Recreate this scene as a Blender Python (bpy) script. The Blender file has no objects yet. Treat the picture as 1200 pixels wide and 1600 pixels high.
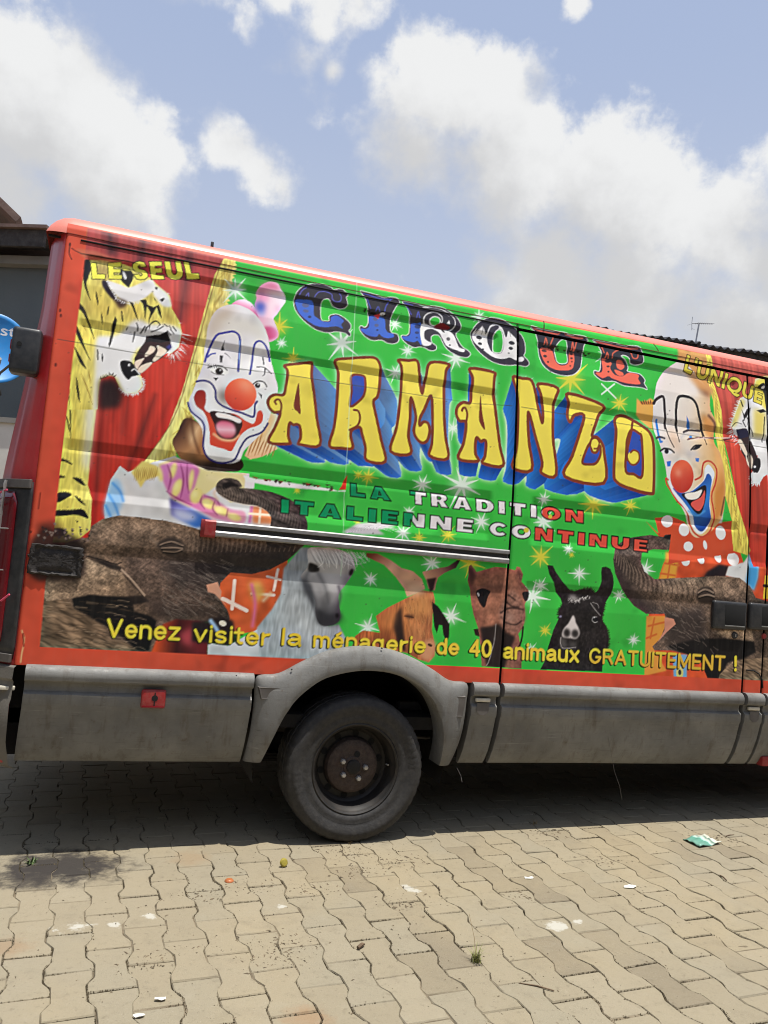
import bpy, bmesh, math, random
import numpy as np
from mathutils import Matrix, Vector

# ------------------------------------------------------------------ camera, sky, sun, exposure
scene = bpy.context.scene
COL = scene.collection
CAM_P = (-1.1885, -3.589, 1.2592)                 # camera in the van's own frame
YAW, PITCH, ROLL, FPX = 0.3263, 0.0728, 0.0852, 1251.4
TILT = math.atan(0.022)                           # the van sits a little nose-down on the level yard
RT = Matrix.Rotation(TILT, 4, 'Y')

def cam_basis():
    a, b, c = YAW, PITCH, ROLL
    f = np.array([math.sin(a)*math.cos(b), math.cos(a)*math.cos(b), math.sin(b)])
    r = np.array([math.cos(a), -math.sin(a), 0.0]); u = np.cross(r, f)
    return math.cos(c)*r + math.sin(c)*u, -math.sin(c)*r + math.cos(c)*u, f
BR, BU, BF = cam_basis()
cam = bpy.data.cameras.new('camera')
cam_o = bpy.data.objects.new('camera', cam); COL.objects.link(cam_o)
M = Matrix.Identity(4)
for i in range(3):
    M[i][0] = BR[i]; M[i][1] = BU[i]; M[i][2] = -BF[i]; M[i][3] = CAM_P[i]
cam_o.matrix_world = RT @ M
cam.sensor_fit = 'VERTICAL'; cam.sensor_height = 24.0
cam.lens = 24.0*FPX/1600.0
scene.cycles.filter_width = 1.05
cam.clip_start = 0.05; cam.clip_end = 2000
scene.camera = cam_o

SUN_DIR = Vector((0.14, -0.16, 1.0)).normalized()   # towards the sun: almost overhead
sun_el = math.asin(SUN_DIR.z); sun_az = math.atan2(SUN_DIR.x, SUN_DIR.y)
sl = bpy.data.lights.new('sun', 'SUN'); sl.energy = 5.0; sl.angle = math.radians(0.53); sl.color = (1.0, 0.965, 0.90)
so = bpy.data.objects.new('sun', sl); COL.objects.link(so)
so.rotation_euler = SUN_DIR.to_track_quat('Z', 'Y').to_euler(); so.location = (0, 0, 12)

scene.view_settings.view_transform = 'Standard'; scene.view_settings.look = 'None'
scene.view_settings.exposure = 0.28; scene.view_settings.gamma = 1.0
scene.view_settings.use_curve_mapping = False

def pix_dir(x, y):
    """world direction of a traced point in the reference"""
    d = BF + BR*(x-600)/FPX - BU*(y-800)/FPX
    return (RT.to_3x3() @ Vector(d)).normalized()

def at(x, y, Y):
    """van-frame point at depth Y behind the van's side plane, from a traced point"""
    d = BF + BR*(x-600)/FPX - BU*(y-800)/FPX
    t = (Y-CAM_P[1])/d[1]
    return Vector((CAM_P[0]+t*d[0], Y, CAM_P[2]+t*d[2]))
def atw(x, y, Y): return RT @ at(x, y, Y)
def ground_pt(x, y):
    d = pix_dir(x, y); o = cam_o.matrix_world.translation
    return o + d*(-o.z/d.z)

world = bpy.data.worlds.new('World'); scene.world = world; world.use_nodes = True
def build_world():
    nt = world.node_tree; N = nt.nodes; L = nt.links; N.clear()
    out = N.new('ShaderNodeOutputWorld'); bg = N.new('ShaderNodeBackground')
    sky = N.new('ShaderNodeTexSky'); sky.sky_type = 'NISHITA'; sky.sun_disc = False
    sky.sun_elevation = sun_el; sky.sun_rotation = sun_az
    sky.air_density = 1.2; sky.dust_density = 3.0; sky.ozone_density = 1.2
    STR = 0.10
    # cloud density as a group of the view direction: a few big cumulus heaps + broken cloud everywhere
    g = bpy.data.node_groups.new('cumulus_field', 'ShaderNodeTree')
    g.interface.new_socket('Dir', in_out='INPUT', socket_type='NodeSocketVector')
    g.interface.new_socket('Density', in_out='OUTPUT', socket_type='NodeSocketFloat')
    gn, gl = g.nodes, g.links
    gi = gn.new('NodeGroupInput'); go = gn.new('NodeGroupOutput')
    def math_(op, a, b=None, c=None, clamp=False):
        m = gn.new('ShaderNodeMath'); m.operation = op; m.use_clamp = clamp
        for i, v in enumerate((a, b, c)):
            if v is None: continue
            if isinstance(v, (int, float)): m.inputs[i].default_value = v
            else: gl.new(v, m.inputs[i])
        return m.outputs[0]
    nv = gn.new('ShaderNodeVectorMath'); nv.operation = 'NORMALIZE'; gl.new(gi.outputs[0], nv.inputs[0])
    def noise(scale, det, rough, off=(0, 0, 0)):
        mp = gn.new('ShaderNodeVectorMath'); mp.operation = 'ADD'; mp.inputs[1].default_value = off
        gl.new(nv.outputs[0], mp.inputs[0])
        n = gn.new('ShaderNodeTexNoise'); n.inputs['Scale'].default_value = scale
        n.inputs['Detail'].default_value = det; n.inputs['Roughness'].default_value = rough
        gl.new(mp.outputs[0], n.inputs['Vector']); return n.outputs[0]
    heaps = [  # traced centre (x, y) and radius in reference pixels
        (60, 190, 190), (150, 260, 170), (-40, 130, 160), (205, 285, 105), (20, 300, 150), (110, 170, 90),
        (365, 228, 62), (405, 265, 66), (440, 292, 40),
        (690, 150, 130), (650, 230, 110), (770, 160, 110), (800, 260, 150), (930, 290, 140), (1000, 330, 150),
        (1130, 370, 160), (1200, 420, 170), (860, 420, 130), (760, 90, 40), (980, 450, 170), (1150, 500, 190), (600, 215, 50),
        (500, -20, 80), (500, 40, 34), (560, 0, 60), (440, -10, 50), (520, 112, 20), (900, 0, 34), (300, -120, 120),
        (830, 480, 110), (900, 470, 130), (780, 430, 60), (1300, 300, 160), (-200, 250, 200), (1400, 600, 260)]
    acc = None
    for x, y, r in heaps:
        d = pix_dir(x, y); d2 = pix_dir(x+r, y); R = (d-d2).length
        ds = gn.new('ShaderNodeVectorMath'); ds.operation = 'DISTANCE'
        gl.new(nv.outputs[0], ds.inputs[0]); ds.inputs[1].default_value = d
        v = math_('MULTIPLY_ADD', ds.outputs['Value'], -1.0/R, 1.0)
        v = math_('MULTIPLY', v, min(1.0, 0.35+R*4.5))
        acc = v if acc is None else math_('SMOOTH_MAX', acc, v, 0.12)
    acc = math_('MAXIMUM', acc, -0.6)
    n1 = noise(6.0, 10.0, 0.60, (3.1, 0.2, 1.7)); n2 = noise(21.0, 10.0, 0.60, (0.4, 5.0, 0.3)); n3 = noise(2.2, 5.0, 0.55, (7.0, 1.0, 2.0))
    wide = math_('MULTIPLY_ADD', n3, 2.6, -1.52)          # broken cloud over the rest of the dome
    acc = math_('MAXIMUM', acc, wide)
    acc = math_('ADD', acc, math_('MULTIPLY_ADD', n1, 0.95, -0.48))
    acc = math_('ADD', acc, math_('MULTIPLY_ADD', n2, 0.80, -0.40))
    gl.new(acc, go.inputs[0])

    tc = N.new('ShaderNodeTexCoord')
    def grp(vec):
        q = N.new('ShaderNodeGroup'); q.node_tree = g; L.new(vec, q.inputs[0]); return q.outputs[0]
    d0 = grp(tc.outputs['Generated'])
    up = N.new('ShaderNodeVectorMath'); up.operation = 'ADD'; up.inputs[1].default_value = (0.03, -0.02, 0.085)
    L.new(tc.outputs['Generated'], up.inputs[0]); d1 = grp(up.outputs[0])
    def wm(op, a, b=None, clamp=False):
        m = N.new('ShaderNodeMath'); m.operation = op; m.use_clamp = clamp
        for i, v in enumerate((a, b)):
            if v is None: continue
            if isinstance(v, (int, float)): m.inputs[i].default_value = v
            else: L.new(v, m.inputs[i])
        return m.outputs[0]
    def mr(v, a, b, c, d):
        m = N.new('ShaderNodeMapRange'); m.interpolation_type = 'SMOOTHSTEP'
        for i, q in enumerate((a, b, c, d)): m.inputs[i+1].default_value = q
        L.new(v, m.inputs[0]); return m.outputs[0]
    wid = mr(d1, -0.25, 0.55, 0.24, 0.66)                 # crisp sunlit tops, ragged soft bases
    cover = mr(wm('DIVIDE', wm('ADD', d0, -0.02), wid), 0.0, 1.0, 0.0, 1.0)
    lit = mr(d1, -0.15, 0.62, 1.0, 0.0)                    # much cloud above = shaded base
    sep = N.new('ShaderNodeSeparateXYZ'); L.new(tc.outputs['Generated'], sep.inputs[0])
    haze = mr(sep.outputs['Z'], 0.0, 0.6, 0.96, 0.80)     # milky tropical haze, thicker towards the horizon
    ramp = N.new('ShaderNodeMix'); ramp.data_type = 'RGBA'
    ramp.inputs['A'].default_value = (0.525/STR, 0.528/STR, 0.536/STR, 1); ramp.inputs['B'].default_value = (0.715/STR, 0.72/STR, 0.722/STR, 1)
    L.new(lit, ramp.inputs['Factor'])
    hz = N.new('ShaderNodeMix'); hz.data_type = 'RGBA'; hz.inputs['B'].default_value = (0.385/STR, 0.455/STR, 0.62/STR, 1)
    pale = N.new('ShaderNodeMix'); pale.data_type = 'RGBA'; pale.inputs['A'].default_value = (0.47/STR, 0.52/STR, 0.635/STR, 1); pale.inputs['B'].default_value = (0.36/STR, 0.435/STR, 0.615/STR, 1)
    L.new(mr(sep.outputs['Z'], 0.22, 0.62, 0.0, 1.0), pale.inputs['Factor']); L.new(pale.outputs['Result'], hz.inputs['B'])
    L.new(sky.outputs[0], hz.inputs['A']); L.new(haze, hz.inputs['Factor'])
    mx = N.new('ShaderNodeMix'); mx.data_type = 'RGBA'
    L.new(hz.outputs['Result'], mx.inputs['A']); L.new(ramp.outputs['Result'], mx.inputs['B']); L.new(cover, mx.inputs['Factor'])
    L.new(mx.outputs['Result'], bg.inputs['Color']); bg.inputs['Strength'].default_value = STR
    L.new(bg.outputs[0], out.inputs['Surface'])
build_world()
random.seed(7); rng = np.random.default_rng(11)
# ------------------------------------------------------------------ the printed film: drawn in van-side coordinates
def prof(z):
    """inward lean of the body side (tumblehome)"""
    return 0.09*np.clip((np.asarray(z, float)-1.45)/1.15, 0, 1.3)**1.8
CX0, CX1, CZ0, CZ1, CRES = -1.62, 2.86, 0.74, 2.68, 330.0
CW, CH = int((CX1-CX0)*CRES), int((CZ1-CZ0)*CRES)
ART = np.zeros((CH, CW, 3), np.float32)
PRINT_GAIN = 1.04
_T = [0.0, 0.0, 1.0]
def T(x, y, s): _T[:] = [x, y, s]
def rect(px, py):
    """traced point -> (X, Z) on the van's side"""
    px = np.asarray(px, float); py = np.asarray(py, float)
    d = BF[None]+BR[None]*((px-600)/FPX)[:, None]-BU[None]*((py-800)/FPX)[:, None]
    Y = np.zeros(len(px))
    for _ in range(4):
        t = (Y-CAM_P[1])/d[:, 1]; Z = CAM_P[2]+t*d[:, 2]; Y = prof(Z)
    return CAM_P[0]+t*d[:, 0], Z
def pc(pts):
    a = np.asarray(pts, float).reshape(-1, 2)
    X, Z = rect(_T[0]+a[:, 0]/_T[2], _T[1]+a[:, 1]/_T[2])
    return np.stack([(X-CX0)*CRES, (CZ1-Z)*CRES], 1)
def sc(pt, w):
    a = pc([pt, (pt[0]+10, pt[1])]); return w*np.linalg.norm(a[1]-a[0])/10
def smooth(pts, closed=True, n=6):
    p = np.asarray(pts, float).reshape(-1, 2); m = len(p); o = []
    for i in range(m if closed else m-1):
        if closed: a, b, c, d = p[i-1], p[i], p[(i+1) % m], p[(i+2) % m]
        else: a, b, c, d = p[max(i-1, 0)], p[i], p[i+1], p[min(i+2, m-1)]
        for k in range(n):
            t = k/n
            o.append(.5*((2*b)+(c-a)*t+(2*a-5*b+4*c-d)*t*t+(3*b-a-3*c+d)*t**3))
    if not closed: o.append(p[-1])
    return np.array(o)
def box(c, pad):
    x0 = max(int(c[:, 0].min()-pad), 0); x1 = min(int(c[:, 0].max()+pad)+2, CW)
    y0 = max(int(c[:, 1].min()-pad), 0); y1 = min(int(c[:, 1].max()+pad)+2, CH)
    return x0, x1, y0, y1
def blur(m, r):
    n = int(r*2.5)+1; k = np.exp(-.5*(np.arange(-n, n+1)/max(r, .3))**2); k /= k.sum()
    for ax in (0, 1):
        pad = [(n, n) if i == ax else (0, 0) for i in (0, 1)]
        q = np.pad(m, pad, mode='edge'); o = np.zeros_like(m)
        for i, w in enumerate(k): o += w*(q[i:i+m.shape[0]] if ax == 0 else q[:, i:i+m.shape[1]])
        m = o
    return m
def fillmask(polys, b, ss=3):
    x0, x1, y0, y1 = b
    xs = x0+(np.arange((x1-x0)*ss)+.5)/ss; ys = y0+(np.arange((y1-y0)*ss)+.5)/ss
    m = np.zeros((len(ys), len(xs)), bool)
    for c in polys:
        for (ax, ay), (bx, by) in zip(c, np.roll(c, -1, 0)):
            if ay == by: continue
            if ay > by: ax, ay, bx, by = bx, by, ax, ay
            i0, i1 = np.searchsorted(ys, ay), np.searchsorted(ys, by)
            if i1 <= i0: continue
            xc = ax+(ys[i0:i1]-ay)*(bx-ax)/(by-ay)
            m[i0:i1] ^= xs[None] > xc[:, None]
    return m.reshape(y1-y0, ss, x1-x0, ss).mean((1, 3)).astype(np.float32)
_fields = {}
def field(seed, lx, ly, ang=0.0):
    k = (seed, lx, ly, ang)
    if k not in _fields:
        r = np.random.default_rng(seed).standard_normal((CH, CW)); F = np.fft.rfft2(r)
        fy = np.fft.fftfreq(CH)[:, None]; fx = np.fft.rfftfreq(CW)[None]
        a = math.radians(ang); u = fx*math.cos(a)+fy*math.sin(a); v = -fx*math.sin(a)+fy*math.cos(a)
        g = np.fft.irfft2(F*np.exp(-2*((u*lx)**2+(v*ly)**2)*math.pi**2/2), (CH, CW))
        _fields[k] = (g/g.std()).astype(np.float32)
    return _fields[k]
class G:
    """linear colour gradient between two traced points"""
    def __init__(s, a, b, *cols): s.a, s.b = pc([a, b]); s.c = np.array(cols, np.float32)
    def __call__(s, x0, x1, y0, y1):
        X, Y = np.meshgrid(np.arange(x0, x1), np.arange(y0, y1)); d = s.b-s.a
        t = np.clip(((X-s.a[0])*d[0]+(Y-s.a[1])*d[1])/(d@d), 0, 1)*(len(s.c)-1)
        i = np.minimum(t.astype(int), len(s.c)-2); f = (t-i)[..., None]
        return s.c[i]*(1-f)+s.c[i+1]*f
def put(m, b, col, alpha=1.0, tex=None):
    x0, x1, y0, y1 = b
    c = col(x0, x1, y0, y1) if callable(col) else np.asarray(col, np.float32)[None, None]
    c = c/255.0
    if tex is not None:
        for f, amp in tex: c = c*(1+amp*np.clip(f[y0:y1, x0:x1], -2.2, 2.2))[..., None]
    a = (m*alpha)[..., None]
    ART[y0:y1, x0:x1] = np.clip(ART[y0:y1, x0:x1]*(1-a)+c*a, 0, 1)
CLIP = None
def poly(pts, col, sm=False, soft=0, alpha=1.0, tex=None, holes=(), clip=None):
    L_ = [pc(smooth(q) if sm else q) for q in [pts]+list(holes)]
    pad = 3+soft*3; b = box(L_[0], pad)
    if b[1] <= b[0] or b[3] <= b[2]: return None
    m = fillmask(L_, b)
    if soft: m = blur(m, soft)
    if clip is not None: m = m*clip[b[2]:b[3], b[0]:b[1]]
    put(m, b, col, alpha, tex); return L_[0]
def maskof(pts, sm=False, soft=0):
    c = pc(smooth(pts) if sm else pts); M_ = np.zeros((CH, CW), np.float32); b = box(c, 3+soft*3)
    m = fillmask([c], b); m = blur(m, soft) if soft else m
    M_[b[2]:b[3], b[0]:b[1]] = m; return M_
def dist(c, b, widths):
    x0, x1, y0, y1 = b
    X, Y = np.meshgrid(np.arange(x0, x1)+.5, np.arange(y0, y1)+.5)
    best = np.full(X.shape, 1e9)
    for i in range(len(c)-1):
        a, d = c[i], c[i+1]-c[i]; q = d@d
        t = np.clip(((X-a[0])*d[0]+(Y-a[1])*d[1])/q, 0, 1) if q > 0 else np.zeros_like(X)
        e = np.hypot(X-a[0]-t*d[0], Y-a[1]-t*d[1])-(widths[i]*(1-t)+widths[i+1]*t)/2
        best = np.minimum(best, e)
    return best
def stroke(pts, w, col, sm=True, closed=False, soft=0, alpha=1.0, taper=None, clip=None, tex=None):
    p = smooth(pts, closed, 4) if sm else np.asarray(pts, float).reshape(-1, 2)
    if closed: p = np.vstack([p, p[:1]])
    c = pc(p); W_ = sc(p[0], w); n = len(c)
    ws = np.full(n, W_)
    t = np.linspace(0, 1, n)
    if taper == 'end': ws = W_*(1-t*.92)
    elif taper == 'both': ws = W_*(.08+.92*np.sin(t*math.pi))
    b = box(c, W_+3+soft*2)
    if b[1] <= b[0] or b[3] <= b[2]: return
    e = dist(c, b, ws)
    m = np.clip(.5-e, 0, 1) if not soft else np.clip(.5-e/(soft*2), 0, 1)**1.3
    if clip is not None: m = m*clip[b[2]:b[3], b[0]:b[1]]
    put(m.astype(np.float32), b, col, alpha, tex)
def ell(cx, cy, rx, ry, col, rot=0, **k):
    t = np.linspace(0, 2*math.pi, 28)[:-1]; a = math.radians(rot)
    x = rx*np.cos(t); y = ry*np.sin(t)
    poly(np.stack([cx+x*math.cos(a)-y*math.sin(a), cy+x*math.sin(a)+y*math.cos(a)], 1), col, **k)
def star(cx, cy, r, col=(235, 250, 235), n=8, ph=0.2):
    ell(cx, cy, r*.5, r*.5, col, soft=sc((cx, cy), r*.18), alpha=.7)
    for i in range(n):
        a = ph+i*2*math.pi/n; q = r*(1.0 if i % 2 == 0 else .72)*(0.85+.3*rng.random())
        stroke([(cx, cy), (cx+q*math.cos(a), cy+q*math.sin(a))], r*.17, col, sm=False, taper='end', alpha=.95)
def fringe(pts, ln, w, col, step=6, side=1, jit=.5, clip=None, lean=0.0):
    p = smooth(pts, False, 10); seg = np.r_[0, np.cumsum(np.hypot(*np.diff(p, axis=0).T))]
    for s in np.arange(0, seg[-1], step):
        i = min(np.searchsorted(seg, s, 'right')-1, len(p)-2)
        d = p[i+1]-p[i]; d = d/(np.hypot(*d)+1e-9); nrm = np.array([d[1], -d[0]])*side
        q = p[i]+d*(s-seg[i]); l = ln*(1-jit/2+jit*rng.random()); t = d*(rng.normal()*.35+lean)*l
        poly([q-d*w/2-nrm*w*.3, q+nrm*l+t, q+d*w/2-nrm*w*.3], col, clip=clip)
def glyph_tris(s, bold=0.0, shear=0.0, space=1.0):
    cu = bpy.data.curves.new('lettering_tmp', 'FONT'); cu.body = s; cu.size = 1.0; cu.offset = bold
    cu.shear = shear; cu.space_character = space; cu.resolution_u = 4; cu.fill_mode = 'FRONT'
    o = bpy.data.objects.new('lettering_tmp', cu); COL.objects.link(o)
    dg = bpy.context.evaluated_depsgraph_get(); e = o.evaluated_get(dg); me = e.to_mesh()
    me.calc_loop_triangles()
    v = np.array([q.co[:2] for q in me.vertices]); t = np.array([q.vertices[:] for q in me.loop_triangles])
    e.to_mesh_clear(); bpy.data.objects.remove(o); bpy.data.curves.remove(cu)
    return v, t
def text(s, bl, br, tl, tr, col, line=None, lw=0, bold=.02, shear=0.0, space=1.0, cap=.7, shadow=None, fat=None):
    """plain sans lettering: baseline bl-br, cap line tl-tr (traced points); col(x) may depend on place"""
    v, t = glyph_tris(s, bold, shear, space)
    x0, x1 = v[:, 0].min(), v[:, 0].max()
    u = ((v[:, 0]-x0)/(x1-x0))[:, None]; h = ((v[:, 1]+bold*0)/cap)[:, None]
    bl, br, tl, tr = (np.array(q, float) for q in (bl, br, tl, tr))
    c = pc((bl+(br-bl)*u)*(1-h)+(tl+(tr-tl)*u)*h)
    W_ = sc(bl, lw) if lw else 0; b = box(c, W_+5); x0, x1, y0, y1 = b; ss = 3
    m = np.zeros(((y1-y0)*ss, (x1-x0)*ss), bool)
    q = (c-[x0, y0])*ss
    for tri in t:
        a, d, e = q[tri]; lo = np.maximum(np.floor(np.minimum(np.minimum(a, d), e)).astype(int), 0); hi = np.ceil(np.maximum(np.maximum(a, d), e)).astype(int)+1
        X, Y = np.meshgrid(np.arange(lo[0], min(hi[0], m.shape[1]))+.5, np.arange(lo[1], min(hi[1], m.shape[0]))+.5)
        if X.size == 0: continue
        f = lambda p_, r_: (r_[0]-p_[0])*(Y-p_[1])-(r_[1]-p_[1])*(X-p_[0])
        s1, s2, s3 = f(a, d), f(d, e), f(e, a)
        ins = ((s1 >= -.3) & (s2 >= -.3) & (s3 >= -.3)) | ((s1 <= .3) & (s2 <= .3) & (s3 <= .3))
        m[lo[1]:lo[1]+ins.shape[0], lo[0]:lo[0]+ins.shape[1]] |= ins
    def grow(mm, r):
        r = int(round(r*ss)); o = mm.copy()
        for dy in range(-r, r+1):
            for dx in range(-r, r+1):
                if dx*dx+dy*dy <= r*r+.5: o |= np.roll(np.roll(mm, dy, 0), dx, 1)
        return o
    dn = lambda mm: mm.reshape(y1-y0, ss, x1-x0, ss).mean((1, 3)).astype(np.float32)
    if fat: m = grow(m, sc(bl, fat))
    if shadow is not None:
        dx, dy = int(sc(bl, shadow[0])*ss), int(sc(bl, shadow[1])*ss); sh = m.copy(); k = max(abs(dx), abs(dy), 1)
        for i in range(1, k+1): sh |= np.roll(np.roll(m, dy*i//k, 0), dx*i//k, 1)
        put(dn(grow(sh, .35)), b, (25, 25, 15))
    if line is not None: put(dn(grow(m, W_)), b, line)
    put(dn(m), b, col)
_B = {'L': (.85, [(0, 0), (0, 1), (.44, 1), (.44, .31), (1, .31), (1, 0)]), 'T': (1, [(0, 1), (1, 1), (1, .67), (.71, .67), (.71, 0), (.29, 0), (.29, .67), (0, .67)]),
 'A': (1.15, [(0, 0), (.33, 1), (.67, 1), (1, 0), (.65, 0), (.61, .15), (.39, .15), (.35, 0)], [(.44, .37), (.56, .37), (.5, .64)]),
 'R': (1.05, [(0, 0), (0, 1), (.68, 1), (.88, .93), (.95, .72), (.88, .54), (.76, .46), (1, 0), (.58, 0), (.44, .34), (.38, .34), (.38, 0)], [(.38, .58), (.38, .77), (.52, .77), (.58, .68), (.52, .58)]),
 'D': (1.05, [(0, 0), (0, 1), (.55, 1), (.82, .91), (.97, .7), (1, .5), (.97, .3), (.82, .09), (.55, 0)], [(.37, .27), (.37, .73), (.5, .73), (.6, .64), (.63, .5), (.6, .36), (.5, .27)]),
 'I': (.42, [(0, 0), (0, 1), (1, 1), (1, 0)]), 'N': (1.1, [(0, 0), (0, 1), (.40, 1), (.66, .5), (.66, 1), (1, 1), (1, 0), (.62, 0), (.34, .52), (.34, 0)]),
 'E': (.85, [(0, 0), (0, 1), (1, 1), (1, .73), (.43, .73), (.43, .63), (.92, .63), (.92, .38), (.43, .38), (.43, .27), (1, .27), (1, 0)]),
 'U': (1.1, [(0, 1), (0, .38), (.07, .16), (.25, .02), (.5, -.02), (.75, .02), (.93, .16), (1, .38), (1, 1), (.64, 1), (.64, .40), (.58, .30), (.5, .27), (.42, .30), (.36, .40), (.36, 1)]),
 'S': (1.0, [(.96, .70), (.62, .70), (.5, .79), (.39, .72), (.47, .63), (.8, .55), (.98, .40), (.97, .16), (.76, .01), (.5, -.02), (.2, .02), (.02, .30), (.38, .32), (.5, .21), (.62, .28), (.56, .38), (.2, .46), (.04, .62), (.06, .86), (.28, .99), (.55, 1.02), (.86, .95)])}
_t = np.linspace(0, 2*math.pi, 25)[:-1]
_B['O'] = (1.2, np.stack([.5+.5*np.cos(_t), .5+.52*np.sin(_t)], 1), np.stack([.5+.17*np.cos(-_t), .5+.21*np.sin(-_t)], 1))
_ta = np.linspace(.62, 2*math.pi-.62, 20)
_B['C'] = (1.05, np.concatenate([np.stack([.52+.54*np.cos(_ta), .5+.52*np.sin(_ta)], 1), np.stack([.56+.2*np.cos(_ta[::-1]), .5+.22*np.sin(_ta[::-1])], 1)]))
def block(word, bl, br, tl, tr, col, line, lw, gap=.26):
    """heavy extended capitals between a baseline and a cap line"""
    tot = sum(_B[c][0] for c in word)+gap*(len(word)-1); x = 0.0
    bl, br, tl, tr = (np.array(q, float) for q in (bl, br, tl, tr))
    for c in word:
        w, rings = _B[c][0], _B[c][1:]; P_ = []
        for r_ in rings:
            r_ = np.asarray(r_, float); u = ((x+r_[:, 0]*w)/tot)[:, None]; h = r_[:, 1][:, None]
            P_.append((bl+(br-bl)*u)*(1-h)+(tl+(tr-tl)*u)*h)
        poly(P_[0], col, holes=P_[1:])
        for q in P_: stroke(q, lw, line, sm=False, closed=True)
        x += w+gap
def _arc(cx, cy, rx, ry, a0, a1, n=9):
    t = np.radians(np.linspace(a0, a1, n)); return [(cx+rx*math.cos(v), cy+ry*math.sin(v)) for v in t]
_S = {'V': (.62, [[(0, 1), (.31, 0), (.62, 1)]]), 'v': (.48, [[(0, .7), (.24, 0), (.48, .7)]]), 'z': (.42, [[(0, .68), (.42, .68), (0, .02), (.42, .02)]]), 'i': (.0, [[(0, 0), (0, .7)], [(0, .95), (0, 1)]]), 'l': (.0, [[(0, 0), (0, 1)]]),
 'e': (.46, [[(.02, .36), (.46, .36)]+_arc(.24, .36, .23, .34, 0, 320, 14)]), 'n': (.44, [[(0, 0), (0, .7)], [(0, .45)]+_arc(.22, .46, .22, .24, 160, 0)+[(.44, 0)]]), 'r': (.26, [[(0, 0), (0, .7)], [(0, .42), (.1, .62), (.28, .66)]]),
 's': (.42, [_arc(.21, .52, .20, .16, 30, 250, 10)+_arc(.21, .18, .20, .17, 90, -160, 12)]), 't': (.26, [[(.1, .95), (.1, .14), (.2, .02), (.28, .03)], [(-.06, .68), (.28, .68)]]), 'a': (.44, [_arc(.22, .5, .20, .19, 150, 0)+[(.42, .1), (.46, .0)], [(.42, .4), (.2, .36)]+_arc(.18, .19, .18, .17, 90, 300, 10)+[(.42, .18)]]),
 'm': (.72, [[(0, 0), (0, .7)], [(0, .45)]+_arc(.18, .48, .18, .21, 160, 0)+[(.36, 0)], [(.36, .45)]+_arc(.54, .48, .18, .21, 160, 0)+[(.72, 0)]]), 'g': (.46, [_arc(.22, .36, .22, .33, 0, 360, 14), [(.44, .7), (.44, -.12)]+_arc(.22, -.1, .22, .17, 0, -150)]), 'd': (.46, [_arc(.22, .35, .22, .34, 0, 360, 14), [(.46, 1), (.46, 0)]]),
 '4': (.52, [[(.4, 0), (.4, 1), (0, .28), (.52, .28)]]), '0': (.48, [_arc(.24, .5, .24, .5, 0, 360, 16)]), 'u': (.44, [[(0, .7), (0, .24)]+_arc(.22, .24, .22, .24, 180, 360)+[(.44, .7)], [(.44, .3), (.44, 0)]]), 'x': (.44, [[(0, 0), (.44, .7)], [(0, .7), (.44, 0)]]),
 'G': (.66, [_arc(.33, .5, .33, .5, 40, 340, 16)+[(.66, .42), (.4, .42)]]), 'R': (.58, [[(0, 0), (0, 1), (.34, 1)]+_arc(.34, .74, .22, .26, 90, -90, 8)+[(0, .48)], [(.34, .48), (.56, 0)]]), 'A': (.62, [[(0, 0), (.31, 1), (.62, 0)], [(.12, .32), (.5, .32)]]), 'T': (.56, [[(0, 1), (.56, 1)], [(.28, 1), (.28, 0)]]), 'U': (.56, [[(0, 1), (0, .3)]+_arc(.28, .28, .28, .29, 180, 360)+[(.56, 1)]]), 'I': (.0, [[(0, 0), (0, 1)]]), 'E': (.46, [[(.46, 1), (0, 1), (0, 0), (.46, 0)], [(0, .52), (.42, .52)]]), 'M': (.70, [[(0, 0), (0, 1), (.35, .1), (.70, 1), (.70, 0)]]), 'N': (.56, [[(0, 0), (0, 1), (.56, 0), (.56, 1)]]), '!': (.0, [[(0, .34), (0, 1)], [(0, 0), (0, .03)]])}
_S['é'] = (.46, _S['e'][1]+[[(.16, .86), (.34, 1.02)]])
def script(word, bl, br, h, col, pen=.17, lean=.08, gap=.24):
    """bold oblique grotesque lettering drawn with a pen"""
    tot = sum(_S[c][0] for c in word)+gap*(len(word)-1); bl, br = np.array(bl, float), np.array(br, float); d = (br-bl)/max(tot, .3)
    for off, c_, k in (((-1.8, 1.5), (22, 22, 14), 1.22), ((-.9, .8), (22, 22, 14), 1.22), ((0, 0), col, 1.0)):
        x = 0.0
        for ch in word:
            w, ln = _S[ch]
            for p in ln:
                q = np.asarray(p, float); P_ = bl[None]+d[None]*(x+q[:, :1]+lean*q[:, 1:])+np.array([[-1.0, -h]])*q[:, 1:]*.93+np.array([off])+np.array([[0, -h*.06]])
                stroke(P_, pen*h*k, c_, sm=False)
            x += w+gap
def xsplit(*stops):
    """colour changes at traced x positions: [(x, col), ...]"""
    xs = [pc([(s_[0], 800)])[0][0] for s_ in stops]; cs = np.array([s_[1] for s_ in stops], np.float32)
    def f(x0, x1, y0, y1):
        i = np.clip(np.searchsorted(xs, np.arange(x0, x1), 'right')-1, 0, len(cs)-1)
        return np.repeat(cs[i][None], y1-y0, 0)
    return f
WHITE = (224, 222, 220); BLK = (38, 34, 34); YEL = (228, 212, 92); GRN = (62, 186, 70)
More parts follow.
